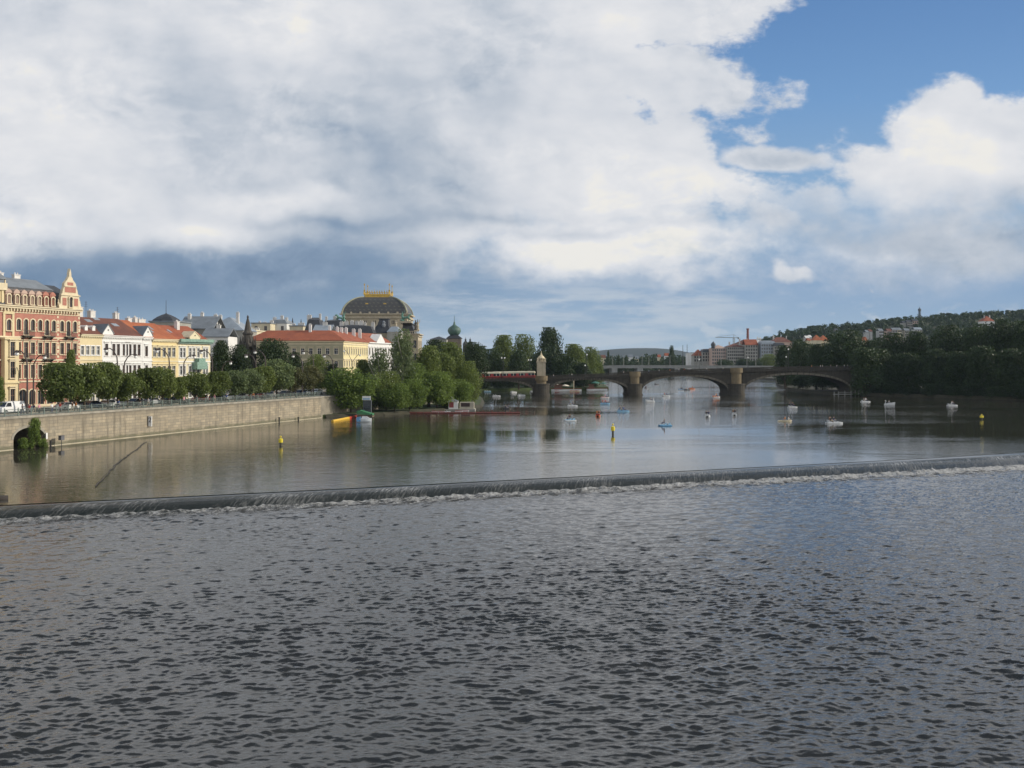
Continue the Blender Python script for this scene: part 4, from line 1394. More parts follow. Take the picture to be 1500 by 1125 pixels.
# ---- yellow house with four windows
def row_house(name, label, pxa, pxb, wallm, style, cols, rows, eave_py, ridge_py, roofm, corn_m, depth=13.0, ww=1.0, ridge_at=0.5):
    hh = House(name, label, facP(pxa), ANG)
    Sx = lambda px: loc_s(px, pxa)
    L_ = Sx(pxb)
    mid = (pxa + pxb) / 2
    ze = zrow(eave_py, mid)
    ft = [(0, 0), (L_, 0), (L_, depth), (0, depth)]
    holes = [(Sx(c), zrow(b_, mid), ww, (b_ - a_) * facY(mid) / F) for c in cols for a_, b_ in rows]
    gh = [(Sx(c), .25, ww * 1.1, 2.6) for c in cols]
    hh.walls(ft, 0, ze - .02, wallm, {0: holes + gh})
    hh.windows(ft, 0, holes, style)
    hh.windows(ft, 0, gh, style, 'ground_floor_window')
    mb = MB()
    mb.box(0, L_, -.38, .1, ze - .42, ze - .12)
    mb.box(0, L_, -.55, .1, ze - .118, ze + .03)
    for k in range(int(L_ / .5)): mb.box(k * .5 + .1, k * .5 + .3, -.3, -.003, ze - .66, ze - .422)
    zb = zrow((rows[0][1] + rows[1][0]) / 2, mid)
    hh.part('cornice', mb, corn_m)
    for a_, b_, o_ in ((zb - .1, zb + .15, .14), (3.6, 3.9, .12)):
        mb = MB()
        mb.box(0, L_, -o_, -.002, a_, b_)
        hh.part('string_course', mb, corn_m)
    yr = depth * ridge_at
    yD = facY(mid) + yr * .34
    zr = EYE + (HY - ridge_py) * yD / F - GZ
    mb = MB()
    gable(mb, 0.0, L_ - .01, 0, depth, ze + .05, zr, .4, .2, yr=yr)
    rf = hh.part('roof', mb, roofm)
    mb = MB()
    mb.extrude([(0.05, ze - .02), (yr, zr - .02), (depth - .05, ze - .02)], .02, .2, 'x')
    mb.extrude([(0.05, ze - .02), (yr, zr - .02), (depth - .05, ze - .02)], L_ - .22, L_ - .04, 'x')
    hh.part('gable_end', mb, wallm)
    sl = math.atan2(zr - ze, yr)
    roof_z = lambda y: ze + .05 + (zr - ze - .05) * y / yr + .22
    return hh, Sx, L_, ze, zr, yr, sl, roof_z


def pediment(hh, x0, x1, ze, hgt, m=None, deep=4.0, roofm=None):
    mb = MB()
    xm = (x0 + x1) / 2
    mb.extrude([(x0, ze), (x1, ze), (x1, ze + .35), (xm, ze + hgt), (x0, ze + .35)], -.2, .15)
    p = hh.part('pediment', mb, m or M_white)
    mb = MB()
    mb.extrude([(x0 - .2, ze + .30), (xm, ze + hgt), (x1 + .2, ze + .30), (x1 + .2, ze + .48), (xm, ze + hgt + .2), (x0 - .2, ze + .48)], -.3, deep)
    mb.build('pediment_roof', roofm or M_greyroof, p)
    mb = MB()
    mb.lathe([(.16, 0), (.16, .08)], 0, 0, 10)
    o_ = mb.build('oculus', M_glass, p, (xm, -.2, ze + hgt * .5))
    o_.rotation_euler = (R(90), 0, 0)


hh, Sx, L_, ze, zr, yr, sl, rz_ = row_house('town_house', 'narrow yellow town house with four small windows beside the red brick house', 117, 149.6, M_yellow, 'yel', [120.6, 128.4, 136, 143.6], [(507, 520), (534, 547)], 490, 463, M_tiledk, M_paleyel, ww=.85)
for px in (118.5, 129.5, 140.5):
    c = Sx(px) + .5
    mb = MB()
    y0 = 1.0
    mb.box(c - .4, c + .4, y0, y0 + 2.2, rz_(y0) - .3, rz_(y0) + .75)
    mb.extrude([(c - .5, rz_(y0) + .75), (c + .5, rz_(y0) + .75), (c, rz_(y0) + 1.05)], y0 - .1, y0 + 2.3)
    hh.part('dormer', mb, M_white)
for px, y in ((127, 5.4), (133, 3.2)): skylight(hh, Sx(px), y, rz_(y) - .1, sl)
hh.chimney(Sx(118), 5.6, zr - 1.2, zr + 2.6, .9, .7)
hh.chimney(Sx(126), 8.2, zr - 2.2, zr + 1.9, .8, .6)
hh.chimney(Sx(147), 7.5, zr - 1.2, zr + 2.0, 2.0, .8)
antenna(hh, Sx(128), 7.4, zr, 3.2)
# the small red roof rising behind
hb = House('rear_house', 'small orange hipped roof among chimneys behind the yellow town house', facP(131) + Vector((-.94, .34, 0)) * 16 , ANG)
hb.walls([(0, 0), (5, 0), (5, 6), (0, 6)], 0, 18.2, M_offwhite)
mb = MB(); mb.loft([[(-.3, -.3, 18.2), (5.3, -.3, 18.2), (5.3, 6.3, 18.2), (-.3, 6.3, 18.2)], [(1.6, 2.6, 20.6), (3.4, 2.6, 20.6), (3.4, 3.4, 20.6), (1.6, 3.4, 20.6)]]); hb.part('roof', mb, M_tileor)

hh, Sx, L_, ze, zr, yr, sl, rz_ = row_house('town_house', 'long white town house with brown windows and a white pediment on its eave', 149.6, 208.5, M_offwhite, 'white', [156, 166.5, 173.3, 181.7, 185.8, 190.3, 197.1, 203.5], [(504, 521), (535, 551)], 492, 467, M_tiledk, M_white, ww=.9)
pediment(hh, Sx(149.6), Sx(165), ze, 2.2, deep=4.5)
for px, y in ((158, 4.6), (190, 3.4), (174, 5.6)): skylight(hh, Sx(px), y, rz_(y) - .1, sl, 1.6)
for px, y, dz, w_ in ((156, 7.2, 2.2, 1.5), (160, 8, 1.6, 1.0), (172, 6.8, 1.5, 1.4), (177, 8.2, 1.6, .8)): hh.chimney(Sx(px), y, zr - 1.5, zr + dz, w_, .8)
antenna(hh, Sx(165), 7, zr, 3.6)
hh, Sx, L_, ze, zr, yr, sl, rz_ = row_house('town_house', 'slender white house with a single window column and its own pediment', 208.7, 222.5, M_offwhite, 'white', [214.5], [(507, 522), (535, 551)], 494, 470, M_tileor, M_white, ww=.9)
pediment(hh, Sx(208.9), Sx(222.3), ze, 2.3, deep=4.5)
for px, y, dz, w_ in ((213, 8.0, 1.6, 1.2),): hh.chimney(Sx(px), y, zr - 1.5, zr + dz, w_, .8)
antenna(hh, Sx(210), 7, zr, 3.0)
hh, Sx, L_, ze, zr, yr, sl, rz_ = row_house('town_house', 'warm yellow town house under a bright orange roof', 222.5, 260.5, M_yellow2, 'yel2', [226.4, 232.8, 240.5, 248, 254.4], [(509, 523), (536, 551)], 497, 474, M_tileor, M_paleyel, ww=1.1)
for px, y in ((229, 2.4), (233, 2.5), (237, 2.4), (243, 3.6)): skylight(hh, Sx(px), y, rz_(y) - .1, sl, .7, 1.6)
for px, y, dz, w_ in ((227, 7.2, 1.0, 1.2), (236, 7.2, 1.2, .8), (246, 7.5, .9, 2.2)): hh.chimney(Sx(px), y, zr - 1.2, zr + dz, w_, .8)
hh, Sx, L_, ze, zr, yr, sl, rz_ = row_house('town_house', 'pale cream town house with green safety netting along its cornice', 260.5, 308, M_paleyel, 'cream', [265.2, 269.6, 278.4, 284, 290.5, 299.2, 302.5], [(510, 524), (536, 549)], 500, 478, M_tile, M_white, ww=.95)
mb = MB()
mb.box(0, L_ + .3, -.95, -.58, ze - .2, ze + .5)
mb.box(0, L_ + .3, -.57, -.50, ze - .55, ze + .4)
hh.part('safety_netting', mb, M_greennet)
pediment(hh, Sx(277), Sx(292), ze + .5, 1.7, M_paleyel, 3.0, M_creamtrim)
mb = MB()
x0, x1 = Sx(281), Sx(296)
zb = zrow(541, 289)
mb.box(x0, x1, -1.5, -.05, zb, zb + .15)
mb.box(x0, x1, -1.55, -1.45, zb + .15, zb + 1.7)
mb.box(x0, x0 + .1, -1.45, -.05, zb + .15, zb + 1.7)
mb.box(x1 - .1, x1, -1.45, -.05, zb + .15, zb + 1.7)
mb.box(x0 + 1, x1 - .4, -1.3, -.1, zb + 1.7, zb + 2.6)
hh.part('netted_balcony', mb, M_greennet)
for px, y in ((262, 2.6), (268, 3.2)): skylight(hh, Sx(px), y, rz_(y) - .1, sl, .7, 1.4)
hh.chimney(Sx(285), 5, ze + 2, zr + 1.0, .9, .9)
# ------------------ generic block helper for the roofs behind


def block(name, label, pxa, pxb, D, depth, top_py, z0, wallm, roofm, style='flat', rise=0.0, win=None, group=None, nfl=2, chims=0, cat='building', wst='plain', ww=1.1, wh=1.7, ncol=None):
    xa, xb = (pxa - 750) / F * D, (pxb - 750) / F * D
    zt = EYE + (HY - top_py) * D / F
    H_ = zt - z0
    hh = House(name, label, (xa, D, z0), 0.0, cat, group)
    L_ = xb - xa
    ft = [(0, 0), (L_, 0), (L_, depth), (0, depth)]
    holes = []
    if win:
        nc_ = ncol or max(2, int(L_ / 2.8))
        for k in range(nfl):
            for i in range(nc_): holes.append(((i + .5) * L_ / nc_, H_ - (k + 1) * 3.1 + .5, ww, wh))
    hh.walls(ft, 0, H_, wallm, {0: holes})
    if win: hh.windows(ft, 0, holes, wst)
    mb = MB()
    if style == 'hip':
        i_ = min(L_, depth) * .48
        mb.loft([[(-.4, -.4, H_ + .002), (L_ + .4, -.4, H_ + .002), (L_ + .4, depth + .4, H_ + .002), (-.4, depth + .4, H_ + .002)],
                 [(i_, i_, H_ + rise), (L_ - i_, i_, H_ + rise), (L_ - i_, depth - i_, H_ + rise), (i_, depth - i_, H_ + rise)]])
    elif style == 'gable': gable(mb, -.3, L_ + .3, 0, depth, H_, H_ + rise, .4)
    elif style == 'mansard':
        mb.loft([[(-.2, -.2, H_ + .002), (L_ + .2, -.2, H_ + .002), (L_ + .2, depth + .2, H_ + .002), (-.2, depth + .2, H_ + .002)],
                 [(.9, .9, H_ + rise * .8), (L_ - .9, .9, H_ + rise * .8), (L_ - .9, depth - .9, H_ + rise * .8), (.9, depth - .9, H_ + rise * .8)],
                 [(L_ * .3, depth * .4, H_ + rise), (L_ * .7, depth * .4, H_ + rise), (L_ * .7, depth * .6, H_ + rise), (L_ * .3, depth * .6, H_ + rise)]])
    else:
        mb.box(-.25, L_ + .25, -.25, depth + .25, H_ + .002, H_ + .4)
    rf = hh.part('roof', mb, roofm)
    rr_ = random.Random(int(pxa * 7))
    for k in range(chims):
        hh.chimney(L_ * (k + .5 + rr_.uniform(-.2, .2)) / chims, depth * rr_.uniform(.3, .6), H_ + rise * .4, H_ + rise + rr_.uniform(.5, 1.4), rr_.uniform(.7, 1.6), .8)
    return hh, L_, H_


# low dark dome and rooftops behind the row
hh, L_, H_ = block('rear_house', 'house with low dark domed roof and mast behind the orange roofs', 219, 262, 262, 10, 472, GZ, M_greyst, M_greyroof, 'flat')
mb = MB(); mb.lathe([(3.9, 0), (3.6, .4), (2.5, 1.1), (1.2, 1.7), (.3, 2.0), (.08, 2.2), (.05, 5.6), (0, 5.7)], 0, 0, 8)
hh.part('dome', mb, M_slate).location = (3.2, 3.4, H_ + .4)
block('rear_house', 'long dark grey roof with skylights behind the cream town house', 262, 312, 275, 12, 481, GZ, M_greyst, M_greyroof, 'gable', 3.4, chims=3)
hh, L_, H_ = block('rear_house', 'house under a broad blue-grey metal pyramid roof', 299, 356, 300, 16, 484, GZ, M_greyst, M_bluegrey, 'hip', 4.2, chims=2)
block('rear_house', 'low grey house with pale gable below the metal pyramid roof', 296, 334, 268, 9, 493, GZ, M_offwhite, M_greyroof, 'gable', 2.2, chims=1)
block('rear_house', 'cream attic house with merlons behind the dark spire', 341, 374, 318, 12, 485, GZ, M_cream, M_cream, 'flat', chims=4)
block('rear_house', 'flat cream apartment house with dark attic windows left of centre roofs', 368, 396, 372, 12, 474, GZ, M_cream, M_greyroof, 'flat', win=True, nfl=2, chims=3)
block('rear_house', 'pale apartment house topped by chimneys, beside three dark needle spires', 394, 420, 380, 12, 474, GZ, M_offwhite, M_greyroof, 'mansard', 1.8, win=True, nfl=1, chims=3)
block('rear_house', 'cream flat house between the needle spires above the palace roof', 424, 444, 372, 12, 478, GZ, M_cream, M_greyroof, 'flat', chims=3)
block('rear_house', 'dark mansard house with stacks above the palace ridge', 447, 470, 356, 10, 484, GZ, M_pink, M_slate, 'mansard', 4.8, chims=2)
block('rear_house', 'white gabled house above the right half of the palace roof', 459, 484, 345, 10, 485, GZ, M_offwhite, M_bluegrey, 'gable', 2.2, chims=1)
block('rear_house', 'dark slate roof with turret left of the gilded dome', 472, 503, 392, 14, 480, GZ, M_dkstone, M_slate, 'mansard', 3.4, chims=4)
block('rear_house', 'row of dark roofs with white chimneys below the gilded dome', 492, 546, 362, 10, 488, GZ, M_greyst, M_slate, 'mansard', 3.2, chims=7)
for i, (px, top, D) in enumerate(((421, 468, 430), (428.6, 465, 425), (441, 467, 432))):
    b_ = W(px, 486, D)
    t = thing('church_spire', 'thin dark needle spire on the skyline, %s of three' % ordinal(i), 'spire', (b_.x, D, GZ), 0, 'needle spires on the skyline')
    z1 = W(px, top, D).z - GZ
    mb = MB(); mb.prism([(-1.2, -1.2), (1.2, -1.2), (1.2, 1.2), (-1.2, 1.2)], 0, z1 - 5.5); mb.build('tower', M_dkstone, t)
    mb = MB(); mb.lathe([(1.3, z1 - 5.5), (.7, z1 - 3.8), (.35, z1 - 2), (.12, z1 - .4), (0, z1)], 0, 0, 8); mb.build('spire_roof', M_slate, t)

# dark gothic monument spire in the park
p = W(363, 0, 262)
t = thing('gothic_monument', 'sooty black gothic monument spire standing among the park trees', 'monument', (p.x, 262, GZ))
zt = W(363, 461, 262).z - GZ
mb = MB()
for k in range(8):
    a = k * math.pi / 4 + .3
    r0 = 1.9
    mb.tube([(r0 * math.cos(a), r0 * math.sin(a), 0), (r0 * math.cos(a), r0 * math.sin(a), zt * .62)], [.34, .3], 6)
    mb.lathe([(.42, zt * .62), (.1, zt * .70), (0, zt * .74)], r0 * math.cos(a), r0 * math.sin(a), 6)
mb.lathe([(2.0, 0), (2.0, 1.2), (1.2, 1.4), (1.2, zt * .3), (1.8, zt * .32), (1.8, zt * .36), (1.2, zt * .38), (1.1, zt * .56), (2.1, zt * .60), (2.0, zt * .63), (1.4, zt * .64), (1.2, zt * .74), (1.5, zt * .76), (.95, zt * .80), (.55, zt * .9), (.2, zt * .96), (.34, zt * .97), (0, zt)], 0, 0, 8)
mb.build('spire', M_dkstone, t)

# ---- palace with the red hipped roof
h = House('palace', 'large palace with a red hipped roof, shade-tinted grey-green side wall and sunlit yellow river front', (-51.1, 300, GZ), 0)
O = Vector((-51.1, 300))
A, B_, C_, D_ = Vector((-80.5, 300)) - O, Vector((0, 0)), Vector((-48.2, 331)) - O, Vector((-77, 331)) - O
foot = [tuple(A), tuple(B_), tuple(C_), tuple(D_)]
zf = lambda py, Y=300: EYE + (HY - py) * Y / F - GZ
ze = zf(498.5)
LA = (B_ - A).length
north = [(((px - 750) / F * 300 - -80.5), zf(519), 1.15, 1.85) for px in (381, 393.5, 406, 418.3, 430.7, 443.3, 455.3, 467.7, 480, 492.3)]
north2 = [(s, zf(537), 1.15, 1.75) for s, *_ in north]
north3 = [(s, 1.0, 1.2, 1.9) for s, *_ in north]
LC = (C_ - B_).length
west = [((i + .5) * LC / 11, z, 1.1, 1.85) for i in range(11) for z in (zf(519),)]
west2 = [((i + .5) * LC / 11, z, 1.1, 1.75) for i in range(11) for z in (zf(537), 1.0)]
h.walls([tuple(A), tuple(B_), tuple(B_ + Vector((-.01, .02))), tuple(D_)], 0, ze - .05, M_palaceshade, {0: north + north2 + north3}, name='side_wall')
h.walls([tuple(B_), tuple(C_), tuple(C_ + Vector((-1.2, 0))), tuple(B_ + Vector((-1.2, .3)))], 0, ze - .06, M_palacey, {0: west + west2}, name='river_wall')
h.windows(foot, 0, north + north3, 'palace')
h.windows(foot, 0, north2, 'palarch')
h.windows(foot, 1, west + west2, 'palace')
mb = MB()
for e in (0, 1):
    a, c = Vector((*foot[e], 0)), Vector((*foot[e + 1], 0))
    d = (c - a).normalized(); n_ = Vector((d.y, -d.x, 0))
    for z0, z1, o_ in ((ze - .55, ze - .2, .3), (ze - .2, ze - .02, .5)):
        q = [a - d * .002, c + d * .002, c + n_ * o_ + d * o_, a + n_ * o_]
        mb.add([(p_.x, p_.y, z0) for p_ in q] + [(p_.x, p_.y, z1) for p_ in q], [(3, 2, 6, 7), (0, 3, 7, 4), (2, 1, 5, 6), (4, 7, 6, 5), (0, 1, 2, 3)])
h.part('cornice', mb, M_creamtrim)
for z0, z1 in ((zf(527), zf(525.5)), (zf(504.5), zf(503))):
    mb = MB()
    for e in (0, 1):
        a, c = Vector((*foot[e], 0)), Vector((*foot[e + 1], 0))
        d = (c - a).normalized(); n_ = Vector((d.y, -d.x, 0))
        q = [a - d * .002, c + d * .002, c + n_ * .13 + d * .13, a + n_ * .13]
        mb.add([(p_.x, p_.y, z0) for p_ in q] + [(p_.x, p_.y, z1) for p_ in q], [(3, 2, 6, 7), (0, 3, 7, 4), (2, 1, 5, 6), (4, 7, 6, 5), (0, 1, 2, 3)])
    h.part('string_course', mb, M_creamtrim)
ov = .55
A2, B2, C2, D2 = A + Vector((-ov, -ov)), B_ + Vector((ov, -ov)), C_ + Vector((ov, 0)), D_ + Vector((-ov, 0))
R1 = Vector(((392 - 750) / F * 307, 307)) - O
R2 = Vector(((485 - 750) / F * 307, 307)) - O
R3 = Vector((-53.6, 331)) - O
zr = EYE + (HY - 484) * 307 / F - GZ
mb = MB()
V3 = lambda p, z: (p.x, p.y, z)
mb.face([V3(A2, ze), V3(B2, ze), V3(R2, zr), V3(R1, zr)])
mb.face([V3(B2, ze), V3(C2, ze), V3(R3, zr), V3(R2, zr)])
mb.face([V3(D2, ze), V3(A2, ze), V3(R1, zr), V3(R1 + Vector((0, 10)), zr)])
mb.face([V3(R1, zr), V3(R2, zr), V3(R3, zr), V3(R1 + Vector((0, 10)), zr)])
mb.face([V3(A2, ze), V3(A2, ze - .15), V3(B2, ze - .15), V3(B2, ze)])
mb.face([V3(B2, ze), V3(B2, ze - .15), V3(C2, ze - .15), V3(C2, ze)])
rf = h.part('roof', mb, M_tile)
for px, D, dz, w_ in ((454.5, 306, 1.6, .8), (482.8, 308, 1.2, .7), (494, 312, 1.0, .7), (500, 316, .9, 1.0), (507, 320, 1.0, .9), (518, 325, .7, 1.0), (527, 328, .8, 1.0)):
    p = W(px, 484, D)
    h.chimney(p.x - O.x, D - O.y, zr - 2.0, zr + dz, w_, .8, M_white)

# ---- white house with a pediment
h = House('town_house', 'white pedimented house squeezed between the palace and the cream theatre', (-48.1, 331.2, GZ), 0)
O = Vector((-48.1, 331.2))
E_ = Vector((-42.6, 353)) - O
Lw = E_.length
dW = E_.normalized(); nW = Vector((dW.y, -dW.x))
foot = [(0, 0), tuple(E_), tuple(E_ - nW * 12), tuple(-nW * 12)]
ze = EYE + (HY - 502) * 340 / F - GZ
ws = [((i + .5) * Lw / 9, z, 1.1, 2.3) for i in range(9) for z in (ze - 4.2, ze - 8.4, 1.2)]
h.walls(foot, 0, ze, M_offwhite, {0: ws})
h.windows(foot, 0, ws, 'white')
hz = House.__new__(House)
fr = empty('upper_storey', (0, 0, 0), math.atan2(dW.y, dW.x)); fr.parent = h.root
hz.root = fr
mb = MB(); mb.box(0, Lw, -.5, .1, ze - .3, ze + .05); mb.build('cornice', M_white, fr)
mb = MB(); gable(mb, 0, Lw, 0, 12, ze + .06, ze + 3.2, .3); mb.build('roof', M_tile, fr)
xm = Lw * .47
mb = MB(); mb.extrude([(xm - 3.6, ze + .052), (xm + 3.6, ze + .052), (xm + 3.6, ze + .5), (xm, ze + 3.0), (xm - 3.6, ze + .5)], -.35, 3); mb.build('pediment', M_white, fr)

# ---- theatre with the gilded dome
TD = 402.0
tx0, tx1 = (501 - 750) / F * TD, (596 - 750) / F * TD
TL, TW = tx1 - tx0, 24.0
h = House('theatre', 'grand theatre with a dark starred dome and a gilded crown on top', (tx0, TD, GZ), 0)
zf = lambda py, D=TD: EYE + (HY - py) * D / F - GZ
foot = [(0, 0), (TL, 0), (TL, TW), (0, TW)]
zc = zf(461)
hs = [((i + .5) * TL / 7, zf(474.5), 1.15, 1.5) for i in range(7)]
h.walls(foot, 0, zc, M_sand, {0: hs})
h.windows(foot, 0, hs, 'stonearch', 'attic_window')
mb = MB()
mb.box(-.5, TL + .5, -.5, TW + .5, zc - 1.5, zc - .9)
mb.box(-.9, TL + .9, -.9, TW + .9, zc + .002, zc + .5)
for k in range(8): mb.box(k * TL / 7 - .35, k * TL / 7 + .35, -.7, -.2, zc + .5, zc + 1.2)
for k in range(15): mb.box(k * TL / 14 - .2, k * TL / 14 + .2, -.3, -.003, zc - 3.6, zc - 1.502)
h.part('cornice', mb, M_sand)
zt, zb = zf(433.5), zc + .5
x_in = (531 - 501) / F * TD
y_in = x_in * .92
N = 12
rings = []
for i in range(N + 1):
    t = i / N * math.pi / 2
    ins = 1 - math.cos(t)
    zz = zb + (zt - zb) * math.sin(t)
    q = x_in * ins ** .92
    qy = y_in * ins ** .92
    rings.append([(q, qy, zz), (TL - q, qy, zz), (TL - q, TW - qy, zz), (q, TW - qy, zz)])
M_dome = bpy.data.materials.new('starred_slate')
M_dome.use_nodes = True
nt = M_dome.node_tree
E.nt = nt
b = nt.nodes['Principled BSDF']
tc = nt.nodes.new('ShaderNodeTexCoord')
s_ = nt.nodes.new('ShaderNodeSeparateXYZ')
nt.links.new(tc.outputs['Object'], s_.inputs[0])
Xd, Yd, Zd = (E(s_.outputs[i]) for i in range(3))
vo = nt.nodes.new('ShaderNodeTexVoronoi')
vo.voronoi_dimensions = '2D'
vo.inputs['Scale'].default_value = 0.55
vo.inputs['Randomness'].default_value = 0.12
nt.links.new(evec(Xd + Yd, Zd * 1.3), vo.inputs['Vector'])
star = 1.0 - sstep(E(vo.outputs['Distance']), 0.16, 0.26)
nz_ = enoise(tc.outputs['Object'], 0.8, 4.0, 0.6)
nt.links.new(emix(star * 0.5, emix(nz_, (0.040, 0.040, 0.042), (0.085, 0.082, 0.075)), (0.15, 0.14, 0.10)), b.inputs['Base Color'])
b.inputs['Roughness'].default_value = 0.5
mb = MB(); mb.loft(rings)
dome = h.part('dome', mb, M_dome)
for cx, cy_ in ((0, 0), (1, 0), (1, 1), (0, 1)):
    mb = MB()
    pts = []
    for i in range(N + 1):
        p = rings[i][{(0, 0): 0, (1, 0): 1, (1, 1): 2, (0, 1): 3}[(cx, cy_)]]
        pts.append(p)
    mb.tube(pts, .36, 6)
    mb.build('dome_rib', M_paleg, dome)
mb = MB()
x0, x1, y0, y1 = x_in - .3, TL - x_in + .3, y_in - .3, TW - y_in + .3
mb.box(x0, x1, y0, y1, zt - .1, zt + .7)
mb.box(x0 - .25, x1 + .25, y0 - .25, y1 + .25, zt + .702, zt + 1.15)
crown_ = mb.build('gilded_crown', M_gold, h.root)
mb = MB()
nb = 10
for k in range(nb + 1):
    x = x0 + (x1 - x0) * k / nb
    for y in (y0, y1):
        mb.lathe([(.09, zt + 1.15), (.09, zt + 1.9), (.12, zt + 2.0), (.2, zt + 2.4), (.06, zt + 2.8), (0, zt + (3.7 if k % 4 == 0 else 3.2))], x, y, 6)
for y in (y0, y1): mb.box(x0, x1, y - .05, y + .05, zt + 1.75, zt + 1.95)
for x in (x0, x1): mb.box(x - .05, x + .05, y0, y1, zt + 1.2, zt + 1.95)
for x in (x0, x1):
    for y in (y0, y1):
        mb.lathe([(.5, zt + 1.15), (.35, zt + 2.4), (.5, zt + 2.6), (.12, zt + 3.1), (.1, zt + 4.8), (.3, zt + 5.0), (.28, zt + 5.3), (.06, zt + 5.6), (0, zt + 6.2)], x, y, 8)
mb.build('cresting', M_gold, crown_)
for px in (536.5, 563):
    x = (px - 501) / F * TD
    i = 7
    zz, yy = zf(446.5), 1.9
    mb = MB()
    mb.lathe([(.55, 0), (.85, .05), (.85, .5), (.55, .55)], 0, 0, 12)
    o_ = mb.build('dome_window', M_gold, h.root, (x, 2.0, zz))
    o_.rotation_euler = (R(90), 0, 0)
    mb = MB(); mb.lathe([(.56, .1), (.56, .4)], 0, 0, 12); mb.build('pane', M_glass, o_)
    mb = MB(); mb.box(x - .9, x + .9, 2.0, 4.5, zz - 1.2, zz + .75); mb.build('dormer', M_dome, dome)
# pavilions and lower roofs of the same theatre
PD = 384.0
px0, px1 = (572 - 750) / F * PD, (612.5 - 750) / F * PD
h2 = House('theatre_pavilion', 'cream stone theatre pavilion with slate roof and corner statues behind the airy tree', (px0, PD, GZ), 0)
pl = px1 - px0
zp = zf(490, PD)
foot = [(0, 0), (pl, 0), (pl, 16), (0, 16)]
pw = [((i + .5) * pl / 4, z, 1.3, 3.0) for i in range(4) for z in (zp - 5.2, zp - 10.2)]
h2.walls(foot, 0, zp, M_sand, {0: pw, 1: [((i + .5) * 4, z, 1.3, 3.0) for i in range(4) for z in (zp - 5.2, zp - 10.2)]})
h2.windows(foot, 0, pw, 'stonearch')
h2.windows(foot, 1, [((i + .5) * 4, z, 1.3, 3.0) for i in range(4) for z in (zp - 5.2, zp - 10.2)], 'stonearch')
mb = MB()
mb.box(-.4, pl + .4, -.4, 16.4, zp - .9, zp - .5)
mb.box(-.7, pl + .7, -.7, 16.7, zp + .002, zp + .35)
for k in range(5): mb.box(k * pl / 4 - .35 * (k > 0), k * pl / 4 + .35 * (k < 4), -.3, -.003, zp - 6.0, zp - .902)
for k in range(16): mb.box(k * pl / 15 - .12, k * pl / 15 + .12, -.55, -.3, zp + .352, zp + 1.15)
mb.box(-.2, pl + .2, -.6, -.25, zp + 1.152, zp + 1.35)
h2.part('cornice', mb, M_sand)
rx0, rx1 = (589 - 572) / F * PD, (605 - 572) / F * PD
mb = MB()
za = zf(471.5, PD)
mb.loft([[(rx0 - .6, 2, zp + .36), (rx1 + .6, 2, zp + .36), (rx1 + .6, 13, zp + .36), (rx0 - .6, 13, zp + .36)], [(rx0, 3.2, za - 1.2), (rx1 - .7, 3.2, za - 1.2), (rx1 - .7, 12, za - 1.2), (rx0, 12, za - 1.2)],
         [(rx0 - .2, 3, za - .8), (rx1 - .4, 3, za - .8), (rx1 - .4, 12, za - .8), (rx0 - .2, 12, za - .8)], [(rx0 + .1, 3.3, za - .3), (rx1 - .8, 3.3, za - .3), (rx1 - .8, 12, za - .3), (rx0 + .1, 12, za - .3)]])
h2.part('slate_roof', mb, M_slate)


def statue(mb, x, y, z, s):
    mb.lathe([(.42 * s, z), (.40 * s, z + .25 * s), (.22 * s, z + .3 * s), (.30 * s, z + .9 * s), (.20 * s, z + 1.3 * s), (.27 * s, z + 1.65 * s), (.10 * s, z + 1.85 * s), (.14 * s, z + 2.0 * s), (.12 * s, z + 2.2 * s), (0, z + 2.3 * s)], x, y, 8)
    mb.tube([(x + .2 * s, y, z + 1.6 * s), (x + .45 * s, y, z + 1.9 * s), (x + .5 * s, y, z + 2.5 * s)], [.09 * s, .07 * s, .05 * s], 5)
    mb.tube([(x - .2 * s, y, z + 1.6 * s), (x - .4 * s, y, z + 1.2 * s), (x - .2 * s, y, z + .9 * s)], [.09 * s, .07 * s, .05 * s], 5)


def chariot(name, label, px, py, D, flip):
    b_ = W(px, py, D)
    t = thing(name, label, 'statue', b_, 0)
    k = -1 if flip else 1
    mb = MB()
    for j in range(3):
        y = j * .9 - .9
        mb.tube([(-1.4 * k, y, 1.3), (-.5 * k, y, 1.45), (.5 * k, y, 1.6), (1.0 * k, y, 2.5), (1.3 * k, y, 2.75), (1.75 * k, y, 2.35)], [.35, .42, .42, .26, .22, .12], 7)
        for (ax, az) in ((-1.2, .2), (-1.0, .0), (.7, .1), (1.2, .7)): mb.tube([(ax * k * .8, y, 1.4), (ax * k * 1.1, y, .75), (ax * k, y, az)], [.17, .1, .08], 5)
    mb.build('horses', M_bronze, t)
    mb = MB(); mb.box(-2.6, 2.0, -1.6, 1.6, -.7, 0); mb.build('plinth', M_sand, t)
    mb = MB(); statue(mb, -1.7 * k, 0, .4, 1.5); mb.build('charioteer', M_bronze, t)
    mb = MB(); mb.lathe([(.7, 0), (.8, .5), (.6, .9)], -1.8 * k, 0, 10); mb.build('chariot', M_bronze, t)


